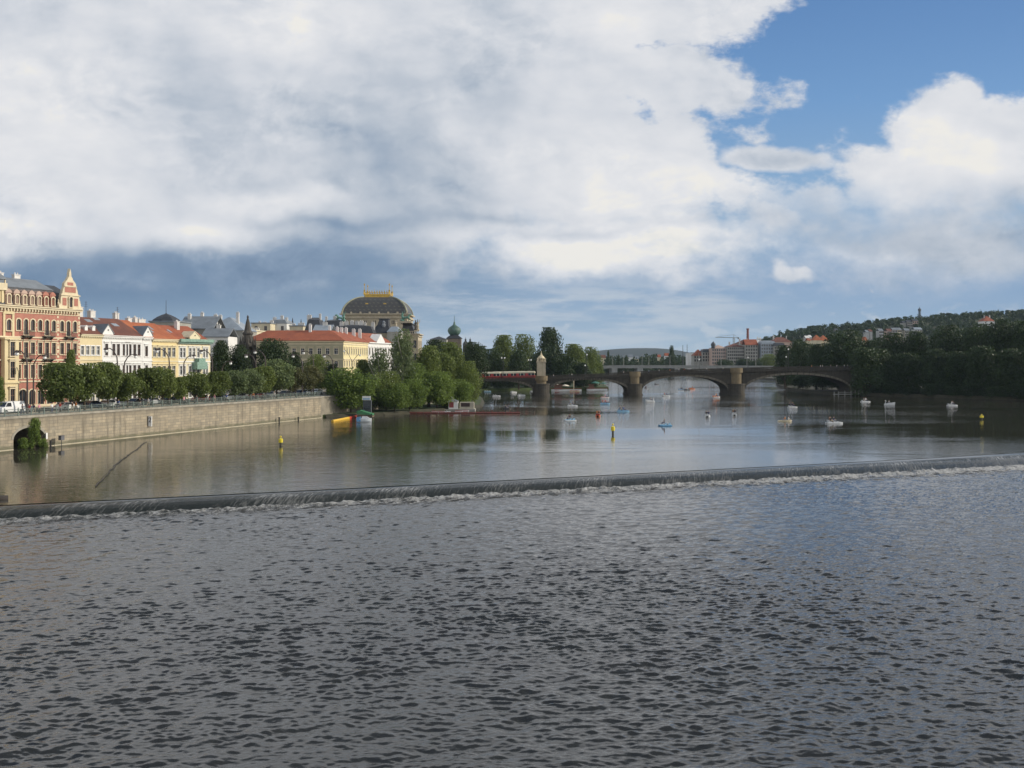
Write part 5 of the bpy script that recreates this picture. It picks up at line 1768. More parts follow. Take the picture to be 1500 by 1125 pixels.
for i, (x, y) in enumerate(((rx1 + 1.0, .2), (rx1 + 1.7, 1.5), (rx0 - 2.4, .2))):
    t = thing('roof_statue', ['tall figure statue at the right corner of the theatre pavilion', 'second figure statue beside the pavilion corner, on the very edge', 'figure statue on the left side of the pavilion roofline'][i], 'statue', (px0 + x, PD + y, GZ + zp + 1.36))
    mb = MB(); statue(mb, 0, 0, .4, 1.7); mb.build('figure', M_sand if i else M_dkstone, t)
    mb = MB(); mb.box(-.6, .6, -.6, .6, 0.0, .42); mb.build('plinth', M_sand, t)
chariot('chariot_statue', 'green bronze chariot with horses left of the gilded dome', 497.5, 471, 398, True)
chariot('chariot_statue', 'green bronze chariot with horses on the slate pavilion right of the dome', 596, 470.5, 386, False)
SD = 372.0
sx0 = (544 - 750) / F * SD
h3 = House('theatre_annex', 'sooty truncated slate roof in front of the gilded dome', (sx0, SD, GZ), 0)
w3 = (571 - 544) / F * SD
z3 = zf(488, SD)
h3.walls([(0, 0), (w3, 0), (w3, 10), (0, 10)], 0, z3, M_sand)
mb = MB()
za = zf(466, SD)
mb.loft([[(-.3, -.3, z3), (w3 + .3, -.3, z3), (w3 + .3, 10.3, z3), (-.3, 10.3, z3)], [(w3 * .28, 2, z3 + (za - z3) * .55), (w3 - .8, 2, z3 + (za - z3) * .55), (w3 - .8, 8, z3 + (za - z3) * .55), (w3 * .28, 8, z3 + (za - z3) * .55)],
         [(w3 * .38, 2.6, za - .4), (w3 - 1.0, 2.6, za - .4), (w3 - 1.0, 7.4, za - .4), (w3 * .38, 7.4, za - .4)]])
mb.box(w3 * .34, w3 - .7, 2.3, 7.7, za - .398, za)
rf = h3.part('slate_roof', mb, M_slate)
mb = MB(); mb.lathe([(.0, 0), (.5, .1), (.75, .8), (.55, 1.5), (.7, 1.9), (.3, 2.4), (0, 2.6)], w3 * .64, 1.55, 8); o_ = mb.build('cartouche', M_greyroof, rf); o_.location = (0, 0, z3 + 2.2)
h3b = House('theatre_annex', 'low grey wing below the sooty slate roof beside the white house', ((567 - 750) / F * 365, 365, GZ), 0)
w4 = (586 - 567) / F * 365
h3b.walls([(0, 0), (w4, 0), (w4, 10), (0, 10)], 0, zf(486, 365), M_greyst)
mb = MB(); mb.loft([[(-.2, -.2, zf(486, 365)), (w4 + .2, -.2, zf(486, 365)), (w4 + .2, 10.2, zf(486, 365)), (-.2, 10.2, zf(486, 365))], [(w4 * .3, 2, zf(478, 365)), (w4 * .7, 2, zf(478, 365)), (w4 * .7, 8, zf(478, 365)), (w4 * .3, 8, zf(478, 365))]]); h3b.part('roof', mb, M_bluegrey)

# ---- water tower with the onion dome
D = 560.0
b_ = W(665.5, 0, D)
t = thing('water_tower', 'square stone water tower with a green onion dome and thin spire', 'tower', (b_.x, D, 2.0))
zf2 = lambda py: EYE + (HY - py) * D / F - 2.0
hw = 20.5 / 2 / F * D
mb = MB(); mb.box(-hw, hw, -hw, hw, 0, zf2(496)); mb.build('wall', block_mat('tower_stone', (0.26, 0.20, 0.15), (0.20, 0.16, 0.12), (0.12, 0.1, 0.08), 1.2, .5, along='xy'), t)
mb = MB(); mb.loft([[(-hw - .7, -hw - .7, zf2(496)), (hw + .7, -hw - .7, zf2(496)), (hw + .7, hw + .7, zf2(496)), (-hw - .7, hw + .7, zf2(496))], [(-hw * .55, -hw * .55, zf2(491)), (hw * .55, -hw * .55, zf2(491)), (hw * .55, hw * .55, zf2(491)), (-hw * .55, hw * .55, zf2(491))]])
mb.build('skirt_roof', M_slate, t)
k = F / D
mb = MB(); mb.lathe([(5.5 / k, zf2(491.5)), (8.2 / k, zf2(488.6)), (9.8 / k, zf2(485)), (9.2 / k, zf2(481.5)), (6.5 / k, zf2(478.8)), (3.2 / k, zf2(476.8)), (1.6 / k, zf2(475)), (1.3 / k, zf2(472.5)), (.5 / k, zf2(471)), (.3 / k, zf2(464)), (0, zf2(461))], 0, 0, 16)
mb.build('onion_dome', M_copper, t, smooth=True)
for i, px in enumerate((682, 688.7)):
    b2 = W(px, 0, 600)
    t = thing('turret_spire', ['dark small onion spire just right of the green dome tower', 'rightmost small dark spire beside the green dome tower'][i], 'spire', (b2.x, 600, 2))
    zz = lambda py: EYE + (HY - py) * 600 / F - 2
    mb = MB(); mb.prism([(-1.6, -1.6), (1.6, -1.6), (1.6, 1.6), (-1.6, 1.6)], 0, zz(505)); mb.build('turret', M_dkstone, t)
    mb = MB(); mb.lathe([(1.9, zz(505)), (1.3, zz(501.5)), (.5, zz(499.5)), (.6, zz(497.5)), (.15, zz(496)), (0, zz(493.5 if i else 492.5))], 0, 0, 8); mb.build('spire_roof', M_slate, t)
block('low_house', 'dark low roof just left of the onion dome tower above the trees', 630, 654, 520, 10, 497, 2, M_greyst, M_slate, 'hip', 1.6)

# ------------------------------------------------------------------ the stone bridge
BY, BD = 398.0, 16.0                        # river face and width
bx = lambda px: (px - 750) / F * BY
bz = lambda py: EYE + (HY - py) * BY / F
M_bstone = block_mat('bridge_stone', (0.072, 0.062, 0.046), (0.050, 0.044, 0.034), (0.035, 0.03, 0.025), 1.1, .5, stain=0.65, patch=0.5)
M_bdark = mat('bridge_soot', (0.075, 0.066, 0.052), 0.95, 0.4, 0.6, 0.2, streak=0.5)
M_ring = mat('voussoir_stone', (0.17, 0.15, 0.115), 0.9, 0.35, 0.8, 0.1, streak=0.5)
M_bsunlit = mat('bridge_stone_sunlit', (0.20, 0.155, 0.09), 0.9, 0.25, 0.8, 0.1, streak=0.5)  # pilasters coloured ochre to stand for sun on the bridge stone
PAR = [(660, 553.5), (690, 553), (793, 551), (880, 548), (930, 545), (1000, 541.8), (1078, 539.5), (1160, 537.5), (1260, 536), (1320, 536)]
zpar = lambda x: bz(interp(750 + x * F / BY, PAR))
root = thing('stone_bridge', 'long dark stone arch bridge crossing the river in the middle distance', 'bridge', (0, BY, 0))
piers = [(655, 11), (793, 12), (930, 10.5), (1078.5, 12), (1262, 16)]      # centre column, half width in photo pixels
crowns = [557.5, 556.5, 551.3, 548.8]
mb = MB()
mbu = MB()
NA = 28
for k in range(4):
    (pa, ha), (pb, hb_) = piers[k], piers[k + 1]
    xa, xb = bx(pa + ha * 1.03), bx(pb - hb_ * 1.03)
    zsp = 2.0 if k else 1.6
    if k == 3: zsp = 2.2
    zc_ = bz(crowns[k])
    arc = []
    for i in range(NA + 1):
        t = math.pi * (1 - i / NA)
        cx_ = (xa + xb) / 2 + (xb - xa) / 2 * math.cos(t)
        arc.append((cx_, zsp + (zc_ - zsp) * math.sin(t)))
    for (a, c) in zip(arc[:-1], arc[1:]):
        za_, zb_ = zpar(a[0]) - 1.55, zpar(c[0]) - 1.55
        mb.face([(a[0], 0, a[1]), (c[0], 0, c[1]), (c[0], 0, zb_), (a[0], 0, za_)])
        mb.face([(a[0], BD, a[1]), (a[0], BD, za_), (c[0], BD, zb_), (c[0], BD, c[1])])
        mbu.face([(a[0], 0, a[1]), (a[0], BD, a[1]), (c[0], BD, c[1]), (c[0], 0, c[1])])
    # voussoir ring, standing proud
    vm = MB()
    for (a, c) in zip(arc[:-1], arc[1:]):
        for f0, f1, pr in ((.04, .94, .10),):
            p0 = Vector((lerp(a[0], c[0], f0), lerp(a[1], c[1], f0)))
            p1 = Vector((lerp(a[0], c[0], f1), lerp(a[1], c[1], f1)))
            d = (p1 - p0).normalized(); n_ = Vector((-d.y, d.x)) * .85
            if n_.y < 0: n_ = -n_
            q = [p0, p1, p1 + n_, p0 + n_]
            vm.add([(p.x, -pr, p.y) for p in q] + [(p.x, .05, p.y) for p in q], [(0, 3, 2, 1), (0, 1, 5, 4), (1, 2, 6, 5), (2, 3, 7, 6), (3, 0, 4, 7)])
    vm.build('arch_ring', M_ring, root)
    if k:
        # solid pier faces between arches
        pass
# spandrel over the piers
for (pc, hw_) in piers:
    xa, xb = bx(pc - hw_ * 1.03), bx(pc + hw_ * 1.03)
    mb.face([(xa, 0, 1.5), (xb, 0, 1.5), (xb, 0, zpar(xb) - 1.55), (xa, 0, zpar(xa) - 1.55)])
xe = bx(1335)
mb.face([(bx(1262 + 12), 0, .5), (xe, 0, .5), (xe, 0, zpar(xe) - 1.55), (bx(1262 + 12), 0, zpar(bx(1274)) - 1.55)])
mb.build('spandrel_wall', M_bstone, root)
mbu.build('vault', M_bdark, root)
for (pc, hw_) in piers:
    w = hw_ / F * BY
    x = bx(pc)
    pm = MB()
    plan = [(x - w * .82, BD + 1.5)] + [(x - w, BD), (x - w, 0)] + [(x - w * math.cos(t), -w * 1.25 * math.sin(t)) for t in np.linspace(0.15, math.pi - .15, 11)] + [(x + w, 0), (x + w, BD), (x + w * .82, BD + 1.5)]
    pm.prism(plan[::-1] if False else plan, -3, 4.2)
    plan2 = [(x + (a - x) * 1.07, b_ * 1.07 if b_ < 0 else b_) for a, b_ in plan]
    pm.prism(plan2, 4.202, 4.7)
    pm.prism([(x + (a - x) * 1.1, b_ * 1.1 if b_ < 0 else b_) for a, b_ in plan], -3.1, .55)
    p = pm.build('pier', M_bstone, root)
    if pc > 1200: continue
    pm = MB()
    w2 = w * .62
    plan3 = [(x + w2, -.02)] + [(x + w2 * math.cos(t), -.02 - w2 * .95 * math.sin(t)) for t in np.linspace(.1, math.pi - .1, 9)] + [(x - w2, -.02)]
    pm.prism(plan3[::-1], 4.7, zpar(x) - 1.8)
    pm.prism([(x + (a - x) * 1.25, b_ * 1.25) for a, b_ in plan3[::-1]], zpar(x) - 1.798, zpar(x) + .15)
    pm.build('pilaster', M_bsunlit, p)
pm = MB()
xs = np.linspace(bx(640), xe, 60)
for a, c in zip(xs[:-1], xs[1:]):
    za_, zb_ = zpar(a), zpar(c)
    for (y0, y1, l0, l1) in ((-.45, BD + .45, -1.55, -1.12),):
        pm.add([(a, y0, za_ + l0), (c, y0, zb_ + l0), (c, y0, zb_ + l1), (a, y0, za_ + l1), (a, y1, za_ + l0), (c, y1, zb_ + l0), (c, y1, zb_ + l1), (a, y1, za_ + l1)],
               [(0, 1, 2, 3), (3, 2, 6, 7), (7, 6, 5, 4), (4, 5, 1, 0)])
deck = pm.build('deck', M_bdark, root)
pm = MB()
for a, c in zip(xs[:-1], xs[1:]):
    za_, zb_ = zpar(a), zpar(c)
    for y0, y1 in ((-.4, -.1), (BD + .1, BD + .4)):
        for l0, l1 in ((-1.118, -.85), (-.16, 0.0)):
            pm.add([(a, y0, za_ + l0), (c, y0, zb_ + l0), (c, y0, zb_ + l1), (a, y0, za_ + l1), (a, y1, za_ + l0), (c, y1, zb_ + l0), (c, y1, zb_ + l1), (a, y1, za_ + l1)],
                   [(0, 1, 2, 3), (3, 2, 6, 7), (7, 6, 5, 4), (4, 5, 1, 0)])
        n_ = max(3, int((c - a) / .5))
        for j in range(n_):
            x = a + (c - a) * (j + .5) / n_
            z_ = za_ + (zb_ - za_) * (j + .5) / n_
            pm.box(x - .14, x + .14, y0 + .06, y1 - .06, z_ - .86, z_ - .15)
pm.build('parapet', M_bstone, root)
# corbels under the cornice: the comb of little shadows on the river face
pm = MB()
x = bx(676)
while x < xe:
    pm.box(x - .22, x + .22, -.40, -.002, zpar(x) - 2.1, zpar(x) - 1.555)
    x += 1.1
tag(pm.build('corbels', M_bstone, root), kind='stuff')

# bridge tower with the little dome
x = bx(793)
zb_ = zpar(x) - 1.1
t = thing('bridge_tower', 'small sandstone toll tower with lantern dome standing on the bridge beside the tram', 'tower', (x, BY + 1.6, zb_))
hw_ = 6.3 / F * BY
zz = lambda py: bz(py) - zb_
mb = MB()
mb.prism([(-hw_, -hw_), (hw_, -hw_), (hw_, hw_), (-hw_, hw_)], 0, zz(531))
mb.prism([(-hw_ - .25, -hw_ - .25), (hw_ + .25, -hw_ - .25), (hw_ + .25, hw_ + .25), (-hw_ - .25, hw_ + .25)], zz(531) + .002, zz(529.5))
mb.prism([(-hw_ - .15, -hw_ - .15), (hw_ + .15, -hw_ - .15), (hw_ + .15, hw_ + .15), (-hw_ - .15, hw_ + .15)], -.8, .9)
mb.build('shaft', M_sand, t)
mb = MB()
for i in range(8):
    a = i * math.pi / 4 + .39
    mb.tube([(1.1 * math.cos(a), 1.1 * math.sin(a), zz(529.5)), (1.1 * math.cos(a), 1.1 * math.sin(a), zz(525))], .2, 6)
for sx_ in (-1, 1):
    for sy_ in (-1, 1): mb.lathe([(.25, zz(529.5)), (.2, zz(526.5)), (.28, zz(526)), (0, zz(524))], sx_ * (hw_ - .2), sy_ * (hw_ - .2), 6)
mb.lathe([(.7, zz(529.5)), (.7, zz(525))], 0, 0, 8)
mb.build('lantern', M_sand, t)
mb = MB()
mb.lathe([(1.5, zz(525)), (1.35, zz(523.8)), (.95, zz(521.8)), (.45, zz(520.6)), (.35, zz(519)), (.4, zz(518.6)), (.12, zz(517.6)), (.1, zz(514.8)), (0, zz(513.5))], 0, 0, 10)
mb.build('dome', M_creamtrim, t)

# street lamps and wire masts on the bridge


def lamp_post(name, label, pos, h_, heads, group, m=None):
    t = thing(name, label, 'lamp', pos, 0, group)
    mb = MB()
    mb.tube([(0, 0, 0), (0, 0, 1), (0, 0, h_)], [.14, .09, .06], 6)
    mb.lathe([(.22, 0), (.2, .5), (.12, .7)], 0, 0, 8)
    mb.build('pole', m or M_iron, t)
    for dx_ in heads:
        hm = MB(); hm.lathe([(0, -.35), (.22, -.25), (.3, 0), (.22, .25), (0, .35)], 0, 0, 8)
        hm.build('lamp_globe', M_globe, t, (dx_, 0, h_ + (.1 if dx_ == 0 else -.1)))
        if dx_:
            am = MB(); am.tube([(0, 0, h_ - .6), (dx_ * .6, 0, h_ + .15), (dx_, 0, h_ + .25)], .035, 5); am.build('arm', m or M_iron, t)
    return t


M_globe = mat('white_globe', (0.80, 0.80, 0.77), 0.3, 0.08, 1.0)
for i, (px, py, hd) in enumerate(((697, 534, (0,)), (737, 524, (-.6, .6)), (777, 527, (-.5, .5)), (860, 520, (0,)), (861, 536, (0,)), (1025, 527, (0,)), (1108, 524, (0,)), (1156, 512, (0,)), (1166, 523, (0,)))):
    x = bx(px)
    z0 = zpar(x) - 1.12
    lamp_post('bridge_lamp', 'slender lamp post with white globe on the stone bridge, %s from the left' % ordinal(i), (x, BY + (1.2 if i % 2 else 14.2), z0), bz(py) - z0, hd, 'lamp posts on the stone bridge')

# trams
M_tred = mat('tram_red_paint', (0.42, 0.030, 0.028), 0.35, 0.2, 0.6)
M_tcream = mat('tram_cream_paint', (0.66, 0.60, 0.44), 0.4, 0.15, 0.6)
M_tgrey = mat('tram_roof_grey', (0.30, 0.29, 0.26), 0.7, 0.2, 0.6)
M_black = mat('black_rubber', (0.02, 0.02, 0.021), 0.8, 0.3, 2.0)


def tram(label, px_r, y, length, panto_at):
    x1 = (px_r - 750) / F * y
    x = x1 - length
    z0 = zpar(x + length / 2) - 1.1
    ang = math.atan2(zpar(x1) - zpar(x), length)
    t = thing('tram', label, 'tram', (x, y, zpar(x) - 1.1 + .05), 0)
    t.rotation_euler = (0, -ang, 0)
    W_ = 2.5
    prof = lambda z0_, z1_, ins=0.0: [(0.35 + ins, ins), (length - .35 - ins, ins), (length - ins, .5), (length - ins, W_ - .5), (length - .35 - ins, W_ - ins), (.35 + ins, W_ - ins), (ins, W_ - .5), (ins, .5)]
    mb = MB(); mb.prism([(a, b_) for a, b_ in prof(0, 0)], .45, 1.35); mb.build('lower_body', M_tred, t)
    mb = MB(); mb.prism(prof(0, 0), 2.32, 2.85); mb.loft([[(a, b_, 2.852) for a, b_ in prof(0, 0, .02)], [(a, b_, 3.1) for a, b_ in prof(0, 0, .4)]])
    n_ = 9
    for k in range(n_ + 1):
        xx = .35 + (length - .7) * k / n_
        for y0 in (0.004, W_ - .124): mb.box(xx - .1, xx + .1, y0, y0 + .12, 1.352, 2.318)
    mb.build('upper_body', M_tcream, t)
    mb = MB(); mb.prism(prof(0, 0, .12), 1.352, 2.318); mb.build('windows', M_glass, t)
    mb = MB()
    for xx in (length * .2, length * .8):
        for dx_ in (-.9, .9):
            mb2 = [(xx + dx_ + .34 * math.cos(q), .34 + .34 * math.sin(q)) for q in np.linspace(0, 6.283, 12, endpoint=False)]
            for y0 in (.1, W_ - .3): mb.extrude(mb2, y0, y0 + .2)
        mb.box(xx - 1.5, xx + 1.5, .3, W_ - .3, .2, .448)
    mb.build('bogies', M_black, t)
    mb = MB()
    for a in (.18, .42, .70):
        mb.box(length * a, length * a + 1.2, -.02, -.002, .55, 2.30)
        mb.box(length * a + .56, length * a + .64, -.035, -.021, .55, 2.30)
    mb.build('doors', M_tred, t)
    px_ = length * panto_at
    mb = MB()
    mb.tube([(px_ - .2, W_ / 2, 3.1), (px_ - 1.3, W_ / 2, 3.9), (px_ + .1, W_ / 2, 4.8)], .05, 5)
    mb.box(px_ - .1, px_ + .3, W_ / 2 - .8, W_ / 2 + .8, 4.8, 4.88)
    mb.build('pantograph', M_iron, t)
    return t


tram('red and cream tram car nearest the sandstone bridge tower', 784.5, BY + 4.2, 13.6, .45)
tram('red and cream trailing tram car, half hidden by the bank trees', 733.5, BY + 4.2, 13.6, .5)
tram('second red and cream tram on the far track, mostly hidden behind the first', 770, BY + 8.6, 13.6, .45)

# ------------------------------------------------------------------ the flat concrete bridge beyond
M_conc = mat('concrete', (0.30, 0.30, 0.28), 0.9, 0.2, 0.3, 0.1, streak=0.4)
D2 = 800.0
fx = lambda px: (px - 750) / F * D2
fz = lambda py: EYE + (HY - py) * D2 / F
root = thing('concrete_bridge', 'flat pale concrete bridge visible just above the stone bridge', 'bridge', (0, D2, 0))
mb = MB()
ztop = [(860, 536.5), (900, 535.0), (1000, 535.0), (1140, 535.8)]
xs = np.linspace(fx(855), fx(1215), 30)
for a, c in zip(xs[:-1], xs[1:]):
    za_, zb_ = (fz(interp(750 + q * F / D2, ztop)) for q in (a, c))
    mb.add([(a, 0, za_ - 2.4), (c, 0, zb_ - 2.4), (c, 0, zb_ - 1.0), (a, 0, za_ - 1.0), (a, 18, za_ - 2.4), (c, 18, zb_ - 2.4), (c, 18, zb_ - 1.0), (a, 18, za_ - 1.0)], [(0, 1, 2, 3), (3, 2, 6, 7), (7, 6, 5, 4), (4, 5, 1, 0)])
mb.build('deck', M_conc, root)
mb = MB()
for a, c in zip(xs[:-1], xs[1:]):
    za_, zb_ = (fz(interp(750 + q * F / D2, ztop)) for q in (a, c))
    mb.add([(a, -.3, za_ - 1.0), (c, -.3, zb_ - 1.0), (c, -.3, zb_), (a, -.3, za_), (a, -.05, za_ - 1.0), (c, -.05, zb_ - 1.0), (c, -.05, zb_), (a, -.05, za_)], [(0, 1, 2, 3), (3, 2, 6, 7), (7, 6, 5, 4)])
mb.build('parapet', M_conc, root)
for px in (900, 937.5, 992, 1050, 1110):
    mb = MB()
    x = fx(px)
    mb.prism([(x - 2.6, 1), (x - 2.0, -.5), (x + 2.0, -.5), (x + 2.6, 1), (x + 2.6, 16), (x - 2.6, 16)], -3, fz(interp(px, ztop)) - 2.38)
    mb.build('pier', M_conc, root)
for i, (px, py) in enumerate(((898, 519), (914, 520), (941, 519), (951, 522), (982, 521), (1016, 518), (1024, 517), (1057, 517), (1095, 518), (1108, 517))):
    x = fx(px)
    z0 = fz(interp(px, ztop)) - 1.0
    t = thing('bridge_mast', 'thin pale mast standing on the concrete bridge, %s from the left' % ordinal(i), 'mast', (x, D2 + 2, z0), 0, 'thin masts along the concrete bridge')
    mb = MB(); mb.tube([(0, 0, 0), (0, 0, fz(py) - z0)], [.22, .12], 5); mb.build('pole', M_conc, t)
    mb = MB(); mb.tube([(0, 0, fz(py) - z0 - .3), (1.5, 0, fz(py) - z0 + .1)], .08, 4); mb.build('arm', M_conc, t)

# ------------------------------------------------------------------ riverside buildings beyond the bridges, right of centre
FZ = 3.0
block('far_house', 'white low house with flat roof near two dark poles beyond the bridges', 1008, 1020, 1010, 14, 517, FZ, M_offwhite, M_greyroof, 'flat')
block('far_house', 'far house under a red hipped roof at the left of the riverside row', 1016.5, 1032, 960, 14, 521, FZ, M_greyst, M_tile, 'hip', 6.0, win=True, nfl=2, ww=1.6, wh=2.2, ncol=4)
block('far_house', 'grey dark-roofed house between the red roof and the domed palace', 1029, 1044, 955, 14, 516, FZ, M_greyst, M_slate, 'mansard', 3.4, win=True, nfl=3, ww=1.5, wh=2.2, ncol=4)
hh, L_, H_ = block('far_palace', 'pale pink riverside palace with white window rows and a small corner dome', 1043, 1065.5, 940, 16, 510.5, FZ, M_pink, M_pink, 'hip', 3.4, win=True, nfl=5, ww=1.5, wh=2.3, wst='plainw', ncol=7)
mb = MB(); mb.lathe([(1.9, 0), (1.9, 2.6), (2.3, 2.8), (2.2, 4.2), (1.3, 5.6), (.5, 6.2), (.1, 7.0), (0, 7.5)], 0, 0, 10)
hh.part('corner_dome', mb, M_slate).location = (1.4, 1.2, H_)
block('far_house', 'long grey riverside block with dark roof right of the pale palace', 1065.7, 1090, 935, 16, 508, FZ, M_greyst, M_tiledk, 'hip', 3.2, win=True, nfl=5, ww=1.5, wh=2.0, ncol=8, chims=2)
block('far_house', 'dark red-roofed house below the tall brick chimney', 1080, 1104, 960, 16, 503.5, FZ, M_greyst, M_tiledk, 'hip', 4.2, chims=2)
block('far_house', 'ochre house with high gable to the right of the brick chimney', 1092, 1110, 930, 14, 505, FZ, M_greyst, M_tile, 'gable', 5.0, win=True, nfl=5, ww=1.5, wh=2.0, ncol=5)
block('far_house', 'narrow cream house with white turret beside the blue-grey house', 1108, 1115, 945, 12, 502, FZ, M_cream, M_offwhite, 'hip', 3.0)
block('far_house', 'pale blue-grey house with white roof attics right of the turret', 1115, 1136, 925, 14, 503.5, FZ, M_bluegrey, M_bluegrey, 'mansard', 3.0, win=True, nfl=5, ww=1.5, wh=2.0, wst='plainw', ncol=6)
block('far_house', 'grey house partly behind the trees at the right end of the row', 1134, 1150, 920, 14, 507, FZ, M_greyst, M_slate, 'mansard', 3.4, win=True, nfl=4, ww=1.5, wh=2.0, ncol=4)
block('far_house', 'brown red rooftop rising behind the blue-grey house', 1130, 1160, 985, 14, 501, FZ, M_pink, M_tiledk, 'hip', 5.0, chims=3)
t = thing('factory_chimney', 'tall slim red brick chimney above the riverside row', 'chimney', (W(1095.3, 0, 1000).x, 1000, FZ))
z1 = W(0, 481, 1000).z - FZ
mb = MB(); mb.lathe([(1.7, 0), (1.15, z1 - 1.2), (1.45, z1 - 1.0), (1.45, z1 - .2), (1.1, z1)], 0, 0, 14); mb.build('shaft', mat('chimney_brick', (0.24, 0.085, 0.065), .9, .3, .5), t)
t = thing('tower_crane', 'pale construction crane with long jib against the sky', 'crane', (W(1075, 0, 1050).x, 1050, FZ))
zz = lambda py: EYE + (HY - py) * 1050 / F - FZ
xx = lambda px: (px - 1075) / F * 1050
M_crane = mat('crane_paint', (0.30, 0.27, 0.20), 0.6, 0.3, 1.0)
mb = MB()
for a, b_ in ((-.8, -.8), (.8, -.8), (.8, .8), (-.8, .8)): mb.tube([(a, b_, 0), (a, b_, zz(494.5))], .14, 4)
for k in range(14):
    z_ = zz(494.5) * k / 14; z2 = zz(494.5) * (k + 1) / 14
    mb.tube([(-.8, -.8, z_), (.8, -.8, z2)], .08, 4); mb.tube([(.8, .8, z_), (-.8, .8, z2)], .08, 4)
mb.build('mast', M_crane, t)
mb = MB()
mb.tube([(xx(1048), 0, zz(494)), (xx(1082), 0, zz(494.8))], .28, 4)
mb.tube([(xx(1048), 0, zz(494)), (0, 0, zz(490)), (xx(1082), 0, zz(494.8))], .10, 4)
mb.tube([(0, 0, zz(495)), (0, 0, zz(490))], .22, 4)
mb.build('jib', M_crane, t)
mb = MB(); mb.box(xx(1080.5), xx(1082.5), -.8, .8, zz(496.3), zz(494)); mb.build('counterweight', M_conc, t)
t = thing('church_tower', 'slim white twin church turret above the riverside roofs', 'tower', (W(1111.5, 0, 1010).x, 1010, FZ))
zz = lambda py: EYE + (HY - py) * 1010 / F - FZ
for i, dx_ in enumerate((-1.1, 1.3)):
    mb = MB(); mb.box(dx_ - .8, dx_ + .8, -.8, .8, 0, zz(497 - i)); mb.loft([[(dx_ - 1, -1, zz(497 - i)), (dx_ + 1, -1, zz(497 - i)), (dx_ + 1, 1, zz(497 - i)), (dx_ - 1, 1, zz(497 - i))], [(dx_ - .1, -.1, zz(492.5 + i)), (dx_ + .1, -.1, zz(492.5 + i)), (dx_ + .1, .1, zz(492.5 + i)), (dx_ - .1, .1, zz(492.5 + i))]])
    mb.build('turret', M_offwhite, t)
for i, (px, top, D) in enumerate(((1000.3, 505.5, 1050), (1006.5, 504.5, 1060))):
    t = thing('dark_pole', ['left of two dark poles beside the pointed far tree', 'right of two dark poles beside the pointed far tree'][i], 'pole', (W(px, 0, D).x, D, 2))
    mb = MB(); mb.lathe([(.9, 0), (.75, 12), (.35, 13), (.22, EYE + (HY - top) * D / F - 2)], 0, 0, 6); mb.build('shaft', M_iron, t)
# houses among the far trees
for i, (px, py, w, D, rm) in enumerate(((884, 524, 6, 1150, M_tiledk), (924, 523, 6, 1250, M_greyroof), (933, 525.5, 5, 1150, M_greyroof), (977, 521, 6, 1200, M_tile), (966, 523, 4, 1250, M_tile))):
    block('distant_house', 'small pale distant house among trees beyond the concrete bridge, %s from the left' % ordinal([0, 1, 2, 4, 3][i]), px - w / 2, px + w / 2, D, 8, py, 2, [M_cream, M_offwhite][i % 2], rm, 'gable', 3.0, group='pale houses in the far treeline')
# hillside houses
HH = [(1186, 499, 4, 940, 'cream', 'tile'), (1198, 498.5, 12, 900, 'cream', 'or'), (1208, 499, 13, 905, 'cream', 'or'), (1183, 495, 5, 1010, 'white', 'white'), (1187.5, 494, 3, 1015, 'white', 'white'), (1269, 501, 7, 900, 'cream', 'or'), (1225, 483.5, 5, 1250, 'grey', 'slate'),
      (1271, 486.5, 4, 1080, 'white', 'grey'), (1276, 485.5, 4, 1085, 'white', 'tiledk'), (1291, 484.5, 6, 1090, 'white', 'grey'), (1303, 484.5, 6, 1090, 'pink', 'tiledk'), (1311, 483, 7, 1095, 'white', 'grey'), (1318, 483, 5, 1098, 'cream', 'grey'), (1329, 484, 7, 1100, 'grey', 'grey'), (1345.5, 482.5, 11, 1105, 'white', 'bluegrey'),
      (1333, 471.5, 8, 1240, 'grey', 'slate'), (1341, 470, 8, 1240, 'pink', 'slate'), (1325, 473, 4, 1240, 'grey', 'slate')]
M_hillw = mat('weathered_white_stucco', (0.40, 0.40, 0.39), .9, .2, .4)
wm = {'cream': M_cream, 'white': M_hillw, 'pink': M_pink, 'grey': M_greyst}
rmm = {'tile': M_tile, 'or': M_tileor, 'slate': M_slate, 'grey': M_greyroof, 'tiledk': M_tiledk, 'white': M_offwhite, 'bluegrey': M_bluegrey}
HH.sort()
for i, (px, py, w, D, a, r_) in enumerate(HH):
    x = (px - 750) / F * D
    g0 = hill_h(x, D) - 3
    z1 = EYE + (HY - py) * D / F
    g0 = min(g0, z1 - 7)
    big_ = r_ == 'or'
    block('hillside_house', '%s house with %s roof on the wooded hillside, %s from the left' % ({'cream': 'cream', 'white': 'white', 'pink': 'pinkish', 'grey': 'grey'}[a], {'tile': 'red', 'or': 'orange tiled', 'slate': 'dark slate', 'grey': 'grey', 'tiledk': 'brown', 'white': 'pale', 'bluegrey': 'blue-grey'}[r_], ordinal(i)),
          px - w / 2, px + w / 2, D, 10, py, g0, wm[a], rmm[r_], 'hip' if big_ else 'gable', 5.0 if big_ else 2.2, win=not big_ and w > 4, nfl=2, ww=1.4, wh=1.8, ncol=3, group='houses scattered on the wooded hillside')
